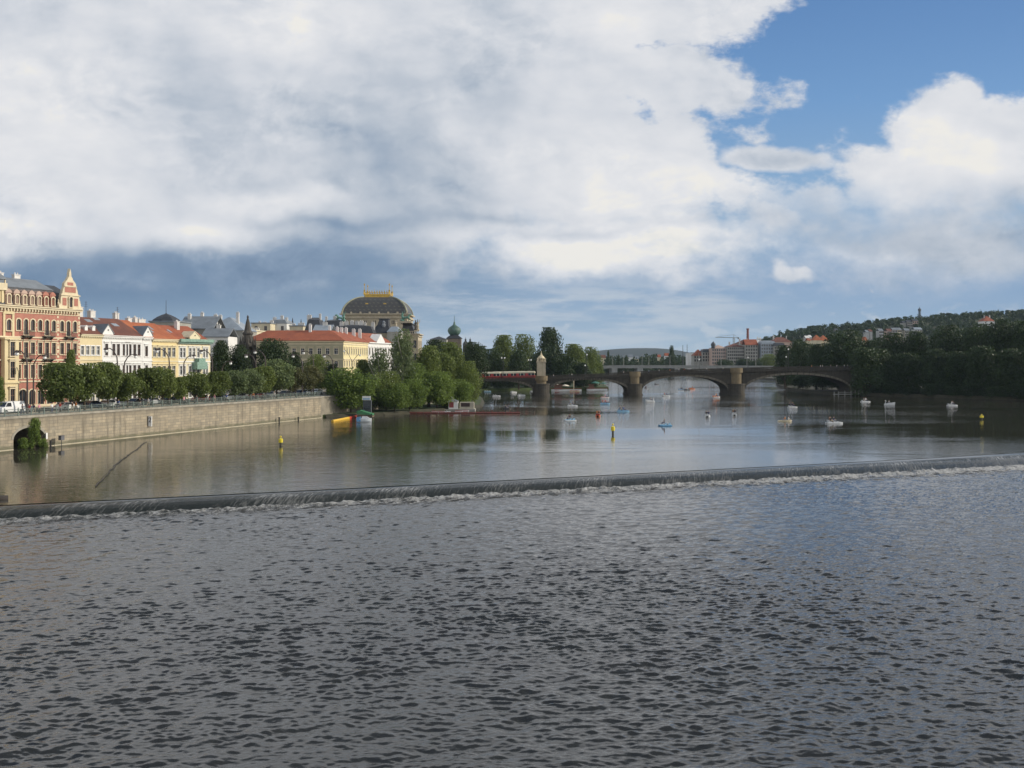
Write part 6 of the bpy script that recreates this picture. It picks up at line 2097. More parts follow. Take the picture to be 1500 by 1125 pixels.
# lookout tower, observatory-like house and block on the skyline
D = 1320.0
t = thing('lookout_tower', 'slender steel lookout tower on the hill skyline', 'tower', (W(1347, 0, D).x, D, hill_h(W(1347, 0, D).x, D) - 2))
zz = lambda py: EYE + (HY - py) * D / F - t.location.z
M_steel = mat('tower_steel', (0.10, 0.12, 0.14), 0.6, 0.3, 0.5)
mb = MB()
for i in range(8):
    a = i * math.pi / 4
    pts = [(rr_ * math.cos(a), rr_ * math.sin(a), zz(py)) for rr_, py in ((2.3, 476), (1.7, 466), (1.45, 454))]
    mb.tube(pts, .3, 4)
for py in (474, 471, 468, 465, 462, 459, 456): mb.lathe([(1.9, zz(py)), (1.9, zz(py) + .35)], 0, 0, 8)
mb.lathe([(.7, zz(478)), (.7, zz(454))], 0, 0, 6)
mb.build('lattice', M_steel, t)
mb = MB(); mb.lathe([(1.5, zz(455.5)), (2.2, zz(454.8)), (2.2, zz(452.8)), (1.2, zz(452)), (.4, zz(451.2)), (.2, zz(449.4)), (0, zz(449))], 0, 0, 8); mb.build('cabin', M_steel, t)
D = 1180.0
zg = hill_h(W(1449, 0, D).x, D) - 3
block('hill_villa', 'villa with steep red roof standing high on the hill', 1441, 1457, D, 14, 470.5, min(zg, 45), M_offwhite, M_tile, 'hip', 6.5, chims=2)
block('tower_block', 'pale tower block on the hill skyline near the right edge', 1481.5, 1487, 1330, 6, 455.5, hill_h(W(1484, 0, 1330).x, 1330) - 2, M_cream, M_greyroof, 'flat')

# ------------------------------------------------------------------ quay furniture
M_rail = mat('railing_paint', (0.15, 0.19, 0.165), 0.6, 0.25, 2.0)
M_lampp = mat('lamp_post_paint', (0.075, 0.055, 0.048), 0.6, 0.3, 2.0)
root = thing('quay_railing', 'grey-green iron railing along the top of the embankment wall', 'railing', (*WALL[0], GZ + .02), ANG)
root.rotation_euler = (0, 0, math.atan2(wt.y, wt.x))
mb = MB()
mb.box(.2, L1 - .2, .22, .30, 1.02, 1.10)
mb.box(.2, L1 - .2, .23, .29, .14, .20)
mb.box(.2, L1 - .2, .235, .285, .80, .84)
x = 30.0
while x < L1 - .3:
    mb.box(x - .016, x + .016, .245, .275, .20, .80)
    x += .19
mb.build('bars', M_rail, root)
pm = MB(); pm.box(-.07, .07, .19, .33, 0, 1.14); pm.lathe([(.09, 1.14), (.06, 1.2), (.09, 1.27), (0, 1.34)], 0, .26, 8)
pmesh = pm.mesh('post', M_rail)
for k in range(int(L1 / 2.6)): link('post', pmesh, root, (.4 + k * 2.6, 0, 0))

nA = Vector((-.9399, .3414, 0))


def quay_lamp(px, n, sgn, head_py, arm, label):
    p = quay(px, n)
    hz_ = EYE + (HY - head_py) * p.y / F - GZ
    t = thing('street_lamp', label, 'street lamp', p, math.atan2((nA * sgn).y, (nA * sgn).x), 'curved street lamps along the quay road')
    mb = MB()
    mb.tube([(0, 0, 0), (0, 0, 3), (0, 0, hz_ - 2.6)], [.19, .15, .13], 7)
    mb.lathe([(.2, 0), (.2, .8), (.13, 1.1)], 0, 0, 8)
    mb.build('pole', M_lampp, t)
    mb = MB()
    mb.tube([(0, 0, hz_ - 2.6), (.12, 0, hz_ - 1.5), (arm * .35, 0, hz_ - .4), (arm * .7, 0, hz_ + .1), (arm, 0, hz_ + .15), (arm + .25, 0, hz_)], [.13, .115, .10, .09, .08, .07], 6)
    mb.build('arm', M_lampp, t)
    mb = MB()
    mb.lathe([(.12, .36), (.42, .14), (.46, 0), (.38, -.06)], 0, 0, 10)
    mb.build('lamp_hood', M_lampp, t, (arm + .25, 0, hz_ - .1))
    mb = MB()
    mb.lathe([(.26, -.06), (.34, -.26), (.28, -.5), (0, -.62)], 0, 0, 10)
    mb.build('lamp_globe', M_globe, t, (arm + .25, 0, hz_ - .1))


for i, a in enumerate([(40, 4.8, 1, 515, 2.0), (49, 18.6, -1, 521, 2.4), (172, 4.8, 1, 511, 2.4), (182, 18.6, -1, 520, 2.6), (248, 4.8, 1, 512, 2.8), (269, 18.6, -1, 521, 2.6), (311, 4.8, 1, 514, 2.6),
                       (325, 18.6, -1, 530, 2.2), (375, 4.8, 1, 520, 2.4), (389, 4.8, 1, 514, 2.6), (443, 4.8, 1, 520, 2.4), (459, 4.8, 1, 515, 2.6), (488, 4.8, 1, 520, 2.4)]):
    quay_lamp(*a, 'tall curved street lamp %s the quay road, %s from the left' % ('on the river side of' if a[2] > 0 else 'on the house side of', ordinal(i)))
p = W(516, 0, 288)
t = thing('twin_lamp', 'two-armed street lamp in front of the sunlit yellow palace front', 'street lamp', (p.x, 288, GZ))
z1 = W(0, 530, 288).z - GZ
mb = MB(); mb.tube([(0, 0, 0), (0, 0, z1)], [.14, .1], 6); mb.build('pole', M_lampp, t)
for (px, py) in ((504, 514), (527.5, 520)):
    q = W(px, py, 288) - Vector((p.x, 288, GZ))
    mb = MB(); mb.tube([(0, 0, z1), (q.x * .5, 0, lerp(z1, q.z, .75)), (q.x * .8, 0, q.z + .2), (q.x, 0, q.z)], .07, 5); mb.build('arm', M_lampp, t)
    mb = MB(); mb.lathe([(.1, .1), (.3, 0), (.26, -.25), (0, -.4)], 0, 0, 8); mb.build('lamp_globe', M_globe, t, (q.x, 0, q.z))

# distance board with its figure, boards and posts on the wall
p = quay(218, 0)
t = thing('number_board', 'white board marked 2 fixed high on the embankment wall', 'sign', (p.x, p.y, 0), 0)
zz = lambda py: EYE + (HY - py) * p.y / F
mb = MB(); mb.box(.02, .62, -.32, -.02, zz(624.3), zz(609.8)); mb.build('board', M_white, t)
mb = MB(); mb.box(-.16, .018, -.34, .12, zz(624.3), zz(609.6)); mb.build('edge', M_dkstone, t)
cu = bpy.data.curves.new('figure_two', 'FONT'); cu.body = '2'; cu.size = 1.25; cu.extrude = .01; cu.align_x = 'CENTER'
tmp = bpy.data.objects.new('figure_tmp', cu); COL.objects.link(tmp)
dg = bpy.context.evaluated_depsgraph_get()
me = bpy.data.meshes.new_from_object(tmp.evaluated_get(dg))
bpy.data.objects.remove(tmp)
me.materials.clear(); me.materials.append(M_iron)
o = link('numeral', me, t, (.32, -.335, zz(618.3))); o.rotation_euler = (R(90), 0, 0)
p = quay(68.3, -.25)
t = thing('gauge_board', 'narrow white gauge board beside the dark arch in the wall', 'sign', (p.x, p.y, 0), ANG)
mb = MB(); mb.box(-.16, .16, -.06, .06, EYE + (HY - 643) * p.y / F, EYE + (HY - 634) * p.y / F); mb.build('board', M_white, t)
mb = MB(); mb.box(-.05, .05, .062, .2, EYE + (HY - 642) * p.y / F, EYE + (HY - 635) * p.y / F); mb.build('bracket', M_iron, t)
p = quay(90, -1.2, 0)
t = thing('box_on_post', 'dark grey box on a thin post standing in water by the wall', 'sign', p, ANG)
mb = MB(); mb.tube([(0, 0, -2.5), (0, 0, .9)], .05, 6); mb.build('post', M_iron, t)
mb = MB(); mb.box(-.35, .35, -.3, .3, .9, 1.6); mb.box(-.4, .4, -.35, .35, 1.602, 1.66); mb.build('box', mat('box_grey', (.12, .12, .13), .7), t)
for px, z1, lab in ((74.2, 1.0, 'short dark mooring post just right of the arch in the wall'), (409, 1.2, 'dark mooring post at the foot of the wall near its far end'), (437, .8, 'small dark stump at the foot of the wall, near the bank trees')):
    p = quay(px, -.7, 0)
    t = thing('mooring_post', lab, 'post', p)
    mb = MB(); mb.lathe([(.17, -2.5), (.16, z1 - .1), (.2, z1 - .08), (.2, z1)], 0, 0, 9); mb.build('post', mat('wet_timber', (.030, .026, .022), .7, .4, 2.0), t)
    mb = MB(); mb.lathe([(.21, z1 - .3), (.23, z1 - .27), (.21, z1 - .22)], 0, 0, 9); mb.build('band', M_iron, t)
for (k, px, top, w, base_, lab) in (('bush', 46, 611, 22, 661, 'dark bush growing out of the arched opening in the wall'), ('bush', 29, 641, 18, 660, 'lower green bush on the left side of the arched opening'), ('bush', 58, 642, 16, 659, 'green bush on the right side of the arched opening')):
    q = quay(px, .2, -.1)
    w_ = w / F * q.y
    tree('bush', lab, (q.x + .5, q.y, -.2), w_, EYE + (HY - top) * q.y / F + .2)

# floating line of debris and the dark prow at the frame edge
pts = [(214, 647.5), (205, 655), (190, 666), (174, 677), (162, 689), (153, 700), (137, 716)]
wp = []
for (px, py) in pts:
    D = F * EYE / (py - HY)
    wp.append(((px - 750) / F * D, D, .02))
o0 = wp[3]
mb = MB()
ip = []
for (a, c) in zip(wp[:-1], wp[1:]):
    for k in range(6): ip.append(tuple(lerp(a[j], c[j], k / 6) - o0[j] * (j < 2) + (random.uniform(-.12, .12) if j < 2 else random.uniform(-.02, .05)) for j in range(3)))
mb.tube(ip, [random.uniform(.03, .11) for _ in ip], 6)
o = mb.build('debris_line', mat('driftwood', (.045, .040, .032), .9, .4, 1.0), None, o0)
tag(o, 'dark thin line of driftwood floating away from the quay wall', 'driftwood')

# ------------------------------------------------------------------ people


def skin_person(name, J, bones, bonemat):
    me = bpy.data.meshes.new(name + '_cage')
    names = list(J)
    ix = {n: i for i, n in enumerate(names)}
    me.from_pydata([J[n][0] for n in names], [(ix[a], ix[b]) for a, b in bones], [])
    ob = bpy.data.objects.new(name + '_cage', me)
    COL.objects.link(ob)
    md = ob.modifiers.new('skin', 'SKIN')
    md.use_smooth_shade = True
    for n in names:
        r_ = J[n][1]
        sv = me.skin_vertices[0].data[ix[n]]
        sv.radius = (r_, r_ * (J[n][2] if len(J[n]) > 2 else 1.0))
        sv.use_root = (n == 'pelvis')
    ss = ob.modifiers.new('sub', 'SUBSURF')
    ss.levels = 1
    ss.render_levels = 1
    bpy.context.view_layer.update()
    dg = bpy.context.evaluated_depsgraph_get()
    out = bpy.data.meshes.new_from_object(ob.evaluated_get(dg))
    out.name = name
    bpy.data.objects.remove(ob)
    seg = [(np.array(J[a][0]), np.array(J[b][0]), bonemat.get((a, b), 0)) for a, b in bones]
    out.materials.clear()
    for k in range(4): out.materials.append(M_skin)
    for p in out.polygons:
        c = np.array(p.center)
        best, bd = 0, 1e9
        for a, b, m_ in seg:
            ab = b - a
            t = min(1, max(0, np.dot(c - a, ab) / max(1e-9, np.dot(ab, ab))))
            d_ = np.linalg.norm(c - a - ab * t)
            if d_ < bd: bd, best = d_, m_
        p.material_index = best
    return out


M_skin = mat('skin', (0.46, 0.28, 0.20), 0.6, 0.1, 3.0)


def joints(pose):
    J = {'pelvis': ((0, 0, .95), .145, .8), 'spine': ((0, 0, 1.16), .135, .75), 'chest': ((0, 0, 1.36), .16, .75), 'neck': ((0, 0, 1.50), .058), 'jaw': ((0, .025, 1.575), .072), 'head': ((0, .015, 1.655), .098), 'crown': ((0, 0, 1.735), .072), 'nose': ((0, .118, 1.635), .018)}
    B = [('pelvis', 'spine'), ('spine', 'chest'), ('chest', 'neck'), ('neck', 'jaw'), ('jaw', 'head'), ('head', 'crown'), ('head', 'nose')]
    M_ = {('pelvis', 'spine'): 1, ('spine', 'chest'): 1}
    for s, k in ((-1, 'l'), (1, 'r')):
        if pose == 'stand': el, wr, pa, hip, kn, an, toe = (.25, -.02, 1.13), (.25, .05, .90), (.25, .08, .82), (.10, 0, .88), (.11, .02, .49), (.11, -.02, .08), (.11, .15, .045)
        elif pose == 'walk':
            el, wr, pa = (.26, -.10 * s, 1.14), (.25, -.08 * s + .08, .92), (.25, -.08 * s + .13, .85)
            hip, kn, an, toe = (.10, 0, .88), (.11, .16 * s + .03, .50), (.11, .26 * s - .08, .10), (.11, .26 * s + .10, .05)
        else: el, wr, pa, hip, kn, an, toe = (.27, .12, 1.15), (.20, .36, 1.10), (.18, .43, 1.11), (.10, .05, .90), (.13, .46, .98), (.13, .62, .58), (.13, .78, .60)
        S_ = lambda p: (p[0] * s, p[1], p[2])
        J['sho' + k] = (S_((.185, 0, 1.415)), .072); J['elb' + k] = (S_(el), .048); J['wri' + k] = (S_(wr), .032); J['pal' + k] = (S_(pa), .036, .6)
        J['hip' + k] = (S_(hip), .098); J['kne' + k] = (S_(kn), .068); J['ank' + k] = (S_(an), .045); J['toe' + k] = (S_(toe), .042)
        B += [('chest', 'sho' + k), ('sho' + k, 'elb' + k), ('elb' + k, 'wri' + k), ('wri' + k, 'pal' + k), ('pelvis', 'hip' + k), ('hip' + k, 'kne' + k), ('kne' + k, 'ank' + k), ('ank' + k, 'toe' + k)]
        M_.update({('chest', 'sho' + k): 1, ('sho' + k, 'elb' + k): 1, ('pelvis', 'hip' + k): 2, ('hip' + k, 'kne' + k): 2, ('kne' + k, 'ank' + k): 2, ('ank' + k, 'toe' + k): 3})
        d = (Vector(pa) - Vector(wr)).normalized()
        side = Vector((0, 1, 0)) if abs(d.z) > .6 else Vector((1, 0, 0))
        for f, (o_, L_) in enumerate(((-.027, .07), (-.009, .082), (.009, .078), (.027, .062))):
            a = Vector(pa) + d * .035 + side * o_
            b = a + d * L_ * .6
            c = b + d * L_ * .35 + Vector((-.02, 0, -.01))
            J['f%d%s' % (f, k)] = (S_(a), .0095); J['g%d%s' % (f, k)] = (S_(b), .0085); J['h%d%s' % (f, k)] = (S_(c), .0075)
            B += [('pal' + k, 'f%d%s' % (f, k)), ('f%d%s' % (f, k), 'g%d%s' % (f, k)), ('g%d%s' % (f, k), 'h%d%s' % (f, k))]
        a = Vector(pa) + side * .045 - d * .005
        J['t0' + k] = (S_(a), .011); J['t1' + k] = (S_(a + side * .02 + d * .04), .009)
        B += [('pal' + k, 't0' + k), ('t0' + k, 't1' + k)]
    return J, B, M_


PM = {p: skin_person('person', *joints(p)) for p in ('stand', 'walk', 'sit')}
mb = MB()
prof = []
rings = []
for i in range(7):
    t = i / 6 * 1.9
    zr_, rr_ = math.cos(t), math.sin(t)
    rings.append([(.104 * rr_ * math.cos(a), -.012 + .116 * rr_ * math.sin(a) * (1.0 if math.sin(a) < 0 else .82 if i < 4 else .25), 1.672 + .108 * zr_ + (.03 if math.sin(a) > .3 and i >= 4 else 0)) for a in np.linspace(0, 6.283, 12, endpoint=False)])
mb.loft(rings)
HAIR = mb.mesh('hair', M_skin, smooth=True)
CLO = {n: mat('cloth_' + n, c, .85, .15, 4.0) for n, c in {'red': (.45, .05, .04), 'blue': (.06, .16, .42), 'white': (.72, .71, .68), 'black': (.025, .025, .028), 'grey': (.22, .22, .23), 'pink': (.58, .26, .32), 'navy': (.03, .04, .10),
                                                               'orange': (.60, .22, .05), 'green': (.08, .22, .09), 'brown': (.16, .09, .05), 'beige': (.45, .38, .27), 'light blue': (.30, .45, .62)}.items()}
HM = [mat('hair_' + n, c, .6, .2, 5.0) for n, c in (('brown', (.05, .028, .016)), ('dark', (.015, .012, .010)), ('fair', (.26, .17, .07)))]


def person(label, loc, rz, pose, shirt, trousers='navy', hair=0, group=None, scale=1.0):
    o = link('person', PM[pose], None, loc, rz, (scale,) * 3)
    tag(o, label, 'person', group)
    for i, m_ in enumerate((M_skin, CLO[shirt], CLO[trousers], CLO['black'])):
        o.material_slots[i].link = 'OBJECT'
        o.material_slots[i].material = m_
    hobj = link('hair', HAIR, o)
    hobj.material_slots[0].link = 'OBJECT'
    hobj.material_slots[0].material = HM[hair % 3]
    return o


PED = [(33, 2.2, 'grey', 'walk'), (43, 2.6, 'red', 'walk'), (50, 2.2, 'navy', 'walk'), (57.5, 2.4, 'pink', 'stand'), (76, 2.0, 'white', 'stand'), (88, 2.4, 'red', 'walk'), (106, 2.2, 'brown', 'walk'), (111, 2.5, 'orange', 'walk'), (173.5, 2.0, 'blue', 'walk'), (205, 2.4, 'black', 'walk'), (217, 2.0, 'white', 'walk'),
       (269.5, 2.0, 'pink', 'stand'), (288, 2.3, 'grey', 'walk'), (304, 2.2, 'white', 'walk'), (314, 2.6, 'pink', 'walk'), (332, 2.2, 'blue', 'walk'), (371, 2.4, 'orange', 'walk'), (402, 2.0, 'white', 'walk')]
for i, (px, n, c, ps) in enumerate(PED):
    person('person in a %s top %s behind the quay railing, %s from the left' % (c, 'walking' if ps == 'walk' else 'standing', ordinal(i)), quay(px, n, GZ), ANG - math.pi / 2 + (math.pi if i % 2 else 0) if ps == 'walk' else -math.pi / 2 + ANG - math.pi / 2, ps, c,
           ['navy', 'grey', 'beige', 'black'][i % 4], i, 'people walking along the quay railing')
BP = [(811, 'white'), (834, 'navy'), (838, 'white'), (914, 'white'), (951, 'light blue'), (966, 'white'), (982, 'orange'), (995, 'white'), (1003, 'red'), (1010, 'navy'), (1036, 'white'), (1060, 'white'), (1190, 'orange'), (1203, 'white'), (1206, 'white'), (1218, 'grey'), (1227, 'white'), (1238, 'white'), (1243, 'grey')]
for i, (px, c) in enumerate(BP):
    x = bx(px)
    person('person in a %s top on the stone bridge, %s from the left' % (c, ordinal(i)), (x, BY + 1.0, zpar(x) - 1.11), math.pi / 2 if i % 3 else -math.pi / 2, 'walk', c, 'navy', i, 'people crossing the stone bridge', 1.0)

# ------------------------------------------------------------------ cars on the quay road
PAINT = {n: mat('car_paint_' + n, c, .28, .06, .5, spec=.6) for n, c in {'white': (.74, .74, .73), 'silver': (.42, .43, .44), 'black': (.02, .02, .022), 'dark blue': (.02, .035, .09), 'red': (.33, .03, .025), 'grey': (.14, .145, .15)}.items()}
M_rim = mat('wheel_rim', (.35, .35, .36), .35, .15, 2.0, metallic=.8)
M_hl = mat('headlight_glass', (.72, .72, .70), .15, .1, 2.0)
M_tl = mat('tail_light_red', (.40, .02, .015), .3, .1, 2.0)


def build_car(van=False):
    W_ = 1.78
    if van:
        low = [(-2.4, .32), (2.35, .32), (2.42, .7), (2.3, 1.05), (1.75, 1.15), (-2.4, 1.15)]
        cab = [(-2.38, 1.152), (1.75, 1.152), (1.05, 1.95), (.8, 2.02), (-2.3, 2.02)]
        gl = [(.35, 1.2), (1.62, 1.2), (1.05, 1.85), (.35, 1.85)]
    else:
        low = [(-2.1, .30), (2.05, .30), (2.12, .55), (2.0, .78), (1.0, .93), (-1.75, .98), (-2.1, .85)]
        cab = [(-1.8, .982), (1.0, .945), (.35, 1.38), (-.1, 1.46), (-1.1, 1.44)]
        gl = [(-1.55, 1.02), (.82, 1.0), (.28, 1.34), (-.1, 1.40), (-1.02, 1.38)]
    b_ = MB(); b_.extrude(low, -W_ / 2, W_ / 2)
    n = len(cab)
    top = max(q for _, q in cab)
    r0 = [(p, -W_ / 2 + .02 + (q - cab[0][1]) * .22, q) for p, q in cab]
    r1 = [(p, W_ / 2 - .02 - (q - cab[0][1]) * .22, q) for p, q in cab]
    b_.add(r0 + r1, [(i, (i + 1) % n, n + (i + 1) % n, n + i) for i in range(n)] + [tuple(reversed(range(n))), tuple(range(n, 2 * n))])
    g_ = MB()
    for s in (-1, 1):
        o_ = [(p, s * (W_ / 2 - .02 - (q - cab[0][1]) * .22 + .006), q) for p, q in gl]
        g_.face(o_)
    # windscreen and rear window, just proud of the cabin skin
    def scr(pa, pb, f0, f1):
        n_ = Vector((pb[1] - pa[1], 0, -(pb[0] - pa[0]))).normalized() * .008
        if n_.z < 0: n_ = -n_
        q = []
        for f in (f0, f1):
            p_, z_ = lerp(pa[0], pb[0], f), lerp(pa[1], pb[1], f)
            hw_ = W_ / 2 - .1 - (z_ - cab[0][1]) * .22
            q.append((p_, hw_, z_))
        (a, ha, za), (c, hc, zc__) = q
        g_.face([(a + n_.x, -ha, za + n_.z), (a + n_.x, ha, za + n_.z), (c + n_.x, hc, zc__ + n_.z), (c + n_.x, -hc, zc__ + n_.z)])
    scr(cab[1], cab[2], .08, .92)
    if not van: scr(cab[0], cab[4], .12, .9)
    w_ = MB(); w_.lathe([(.0, -.1), (.31, -.1), (.33, -.07), (.33, .07), (.31, .1), (0, .1)], 0, 0, 14)
    rm_ = MB(); rm_.lathe([(0, -.115), (.2, -.112), (.2, .112), (0, .115)], 0, 0, 10)
    hl = MB(); hl.box(-.04, .04, -.16, .16, -.07, .07)
    return [b_.mesh('body', M_white, False), g_.mesh('windows', M_glass), w_.mesh('wheel', M_black), rm_.mesh('rim', M_rim), hl.mesh('headlight', M_hl), hl.mesh('tail_light', M_tl)]


CM = {False: build_car(False), True: build_car(True)}


def car(label, px, n, col, van=False, flip=False):
    b_, g_, w_, rm_, hl, tl = CM[van]
    t = thing('delivery_van' if van else 'parked_car', label, 'van' if van else 'car', quay(px, n, GZ + .005), ANG + (math.pi if flip else 0), None if van else 'cars along the quay road')
    bo = link('body', b_, t)
    bo.material_slots[0].link = 'OBJECT'
    bo.material_slots[0].material = PAINT[col]
    link('windows', g_, t)
    wx = (-1.5, 1.45) if van else (-1.3, 1.3)
    for x_ in wx:
        for y_ in (-.82, .82):
            o_ = link('wheel', w_, t, (x_, y_, .335)); o_.rotation_euler = (R(90), 0, 0)
            link('rim', rm_, o_)
    for y_ in (-.62, .62):
        link('headlight', hl, t, (2.36 if van else 2.03, y_, .8 if van else .64))
        link('tail_light', tl, t, (-2.39 if van else -2.1, y_, .8 if van else .72))


for i, (px, n, c, v, fl) in enumerate([(14, 7.6, 'white', True, True), (30, 8.0, 'silver', False, True), (98, 7.6, 'white', False, False), (117, 8.2, 'grey', False, False), (137, 7.6, 'dark blue', False, False), (156, 7.8, 'white', False, True), (176, 8.4, 'silver', False, False), (198, 7.8, 'grey', False, True), (224, 7.6, 'silver', False, False),
                                         (244, 8.0, 'black', False, True), (262, 7.6, 'black', False, False), (294, 8.0, 'red', False, True), (318, 7.6, 'black', False, False), (331, 7.8, 'white', False, True), (352, 7.6, 'silver', False, False), (376, 7.8, 'red', False, False), (398, 7.6, 'grey', False, True), (420, 7.6, 'black', False, False), (438, 7.6, 'dark blue', False, True), (451, 7.7, 'white', False, False), (463, 7.8, 'white', False, True)]):
    car('%s %s on the quay road behind the railing, %s from the left' % (c, 'van' if v else 'car', ordinal(i)), px, n, c, v, fl)

# ------------------------------------------------------------------ boats
BM = {n: mat('boat_' + n, c, .4, .12, 1.5) for n, c in {'white': (.62, .63, .63), 'blue': (.10, .30, .52), 'light blue': (.28, .50, .66), 'orange': (.62, .20, .06), 'red': (.42, .07, .05), 'black': (.03, .03, .034), 'cream': (.70, .62, .44), 'dark': (.06, .05, .045), 'pink': (.62, .34, .30)}.items()}


def hull_rings(L, W_, H_, z0=-.15, bow=.85, flat=.6):
    rings = []
    for i in range(11):
        t = i / 10
        x = -L / 2 + L * t
        w = W_ / 2 * (min(1, (.72 + t * 1.2)) if t < .35 else max(.03, 1 - ((t - .35) / .65) ** 2.4 * bow))
        h = H_ * (1 + .28 * max(0, t - .55))
        rings.append([(x, -w, h), (x, -w * .9, z0 + (h - z0) * .35), (x, -w * flat, z0), (x, w * flat, z0), (x, w * .9, z0 + (h - z0) * .35), (x, w, h)])
    return rings


PB = {}
mb = MB()
for s in (-.55, .55):
    for r_ in [0]:
        mb.loft([[(x, s + dx_ * w, z) for dx_, z in ((-.5, .34 + up), (-.5, .1), (-.3, -.15), (.3, -.15), (.5, .1), (.5, .34 + up))] for x, w, up in ((-1.85, .30, 0), (-1.6, .46, 0), (0, .50, 0), (1.2, .46, .02), (1.75, .22, .08), (1.95, .04, .14))])
PB['hull'] = mb.mesh('hull', M_white)
mb = MB(); mb.box(-1.7, 1.1, -.7, .7, .342, .44); mb.extrude([(1.1, .342), (1.8, .40), (1.6, .52), (1.1, .62), (.9, .62), (.9, .44)], -.62, .62)
PB['deck_panel'] = mb.mesh('deck_panel', M_white)
mb = MB(); mb.box(-.3, .25, -.28, .28, .442, .62); mb.extrude([(-.34, .6), (-.22, .6), (-.42, 1.1), (-.54, 1.08)], -.28, .28)
PB['seat'] = mb.mesh('seat', M_white)
mb = MB(); mb.lathe([(0, -.3), (.42, -.3), (.42, .3), (0, .3)], 0, 0, 12)
PB['paddle_wheel'] = mb.mesh('paddle_wheel', BM['dark'])
mb = MB(); mb.loft(hull_rings(3.9, 1.35, .42), cap=True, closed=True)
RBm = MB()
ro = hull_rings(3.9, 1.35, .42)
ri = [[(p[0] * .96, p[1] * .88, max(p[2], .03) if k in (0, 5) else max(p[2] + .12, .03)) for k, p in enumerate(r_)] for r_ in ro]
RBm.loft(ro, closed=False, cap=False)
RBm.loft(ri, closed=False, cap=False)
for i in range(10):
    for k in (0, 5): RBm.face([ro[i][k], ro[i + 1][k], ri[i + 1][k], ri[i][k]])
RBm.face(ro[0]); RBm.face([ro[0][0], ri[0][0], ri[0][5], ro[0][5]])
PB['row_hull'] = RBm.mesh('hull', M_white)
mb = MB(); mb.box(-.14, .14, -.58, .58, .26, .31)
PB['bench'] = mb.mesh('bench', BM['cream'])
mb = MB(); mb.tube([(0, .5, .48), (.1, 1.6, .12)], .025, 5); mb.box(.0, .2, 1.55, 2.0, .02, .10)
PB['oar'] = mb.mesh('oar', BM['cream'])
mb = MB()
mb.tube([(1.2, 0, .35), (1.55, 0, .7), (1.5, 0, 1.2), (1.25, 0, 1.65), (1.32, 0, 2.0), (1.55, 0, 2.1), (1.72, 0, 1.98)], [.34, .24, .17, .14, .17, .17, .08], 9)
PB['swan_neck'] = mb.mesh('swan_neck', BM['white'], smooth=True)
mb = MB(); mb.tube([(1.7, 0, 2.0), (1.98, 0, 1.9)], [.09, .02], 6)
PB['beak'] = mb.mesh('beak', BM['orange'])
mb = MB()
for s in (-1, 1): mb.extrude([(-1.9, .35), (1.1, .35), (.9, .75), (.2, .95), (-.8, 1.0), (-2.0, 1.35)], s * .74 - .04, s * .74 + .04)
PB['wings'] = mb.mesh('wings', BM['white'])


def objmat(o, m_):
    o.material_slots[0].link = 'OBJECT'
    o.material_slots[0].material = m_


def boat(kind, label, px, pyb, rz, hull, deck, crew, short, sc=1.0, name=None):
    sc *= .82
    D = F * EYE / (pyb - HY)
    x = (px - 750) / F * D
    nm = {'pedal': 'pedal_boat', 'row': 'rowing_boat', 'swan': 'swan_boat'}[kind]
    t = thing(nm, label, 'boat', (x, D, 0), R(rz), 'hire boats on the river')
    t.scale = (sc, sc, sc * .78)
    if kind == 'row':
        objmat(link('hull', PB['row_hull'], t), BM[hull])
        for bx_ in (-1.1, .0, 1.0): link('bench', PB['bench'], t, (bx_, 0, 0))
        link('oar', PB['oar'], t)
        o_ = link('oar', PB['oar'], t); o_.scale = (1, -1, 1)
        seats = [(-1.1, 0, -.52), (.0, 0, -.52), (1.0, 0, -.55)]
    else:
        objmat(link('hull', PB['hull'], t), BM[hull])
        objmat(link('deck_panel', PB['deck_panel'], t), BM[deck])
        for sx_, sy_ in ((.1, -.32), (.1, .32), (-1.0, -.32), (-1.0, .32)): objmat(link('seat', PB['seat'], t, (sx_, sy_, 0)), BM[deck])
        o_ = link('paddle_wheel', PB['paddle_wheel'], t, (-.55, 0, .22)); o_.rotation_euler = (R(90), 0, 0)
        seats = [(.1, -.32, -.22), (.1, .32, -.22), (-1.0, -.32, -.22), (-1.0, .32, -.22)]
        if kind == 'swan':
            link('swan_neck', PB['swan_neck'], t)
            link('beak', PB['beak'], t)
            link('wings', PB['wings'], t)
    names = ['front left', 'front right', 'rear left', 'rear right'] if kind != 'row' else ['rear', 'middle', 'front']
    for k, c in enumerate(crew):
        if c is None: continue
        sx_, sy_, sz_ = seats[k]
        cs, sn = math.cos(R(rz)), math.sin(R(rz))
        flip_ = kind == 'row' and k == 1
        person('person in %s, %s seat of the %s' % (c, names[k], short), (x + (sx_ * cs - sy_ * sn) * sc, D + (sx_ * sn + sy_ * cs) * sc, sz_), R(rz) - math.pi / 2 + (math.pi if flip_ else 0), 'sit', c, ['navy', 'grey', 'beige'][k % 3], k + int(px), 'people in the hire boats')
    return t


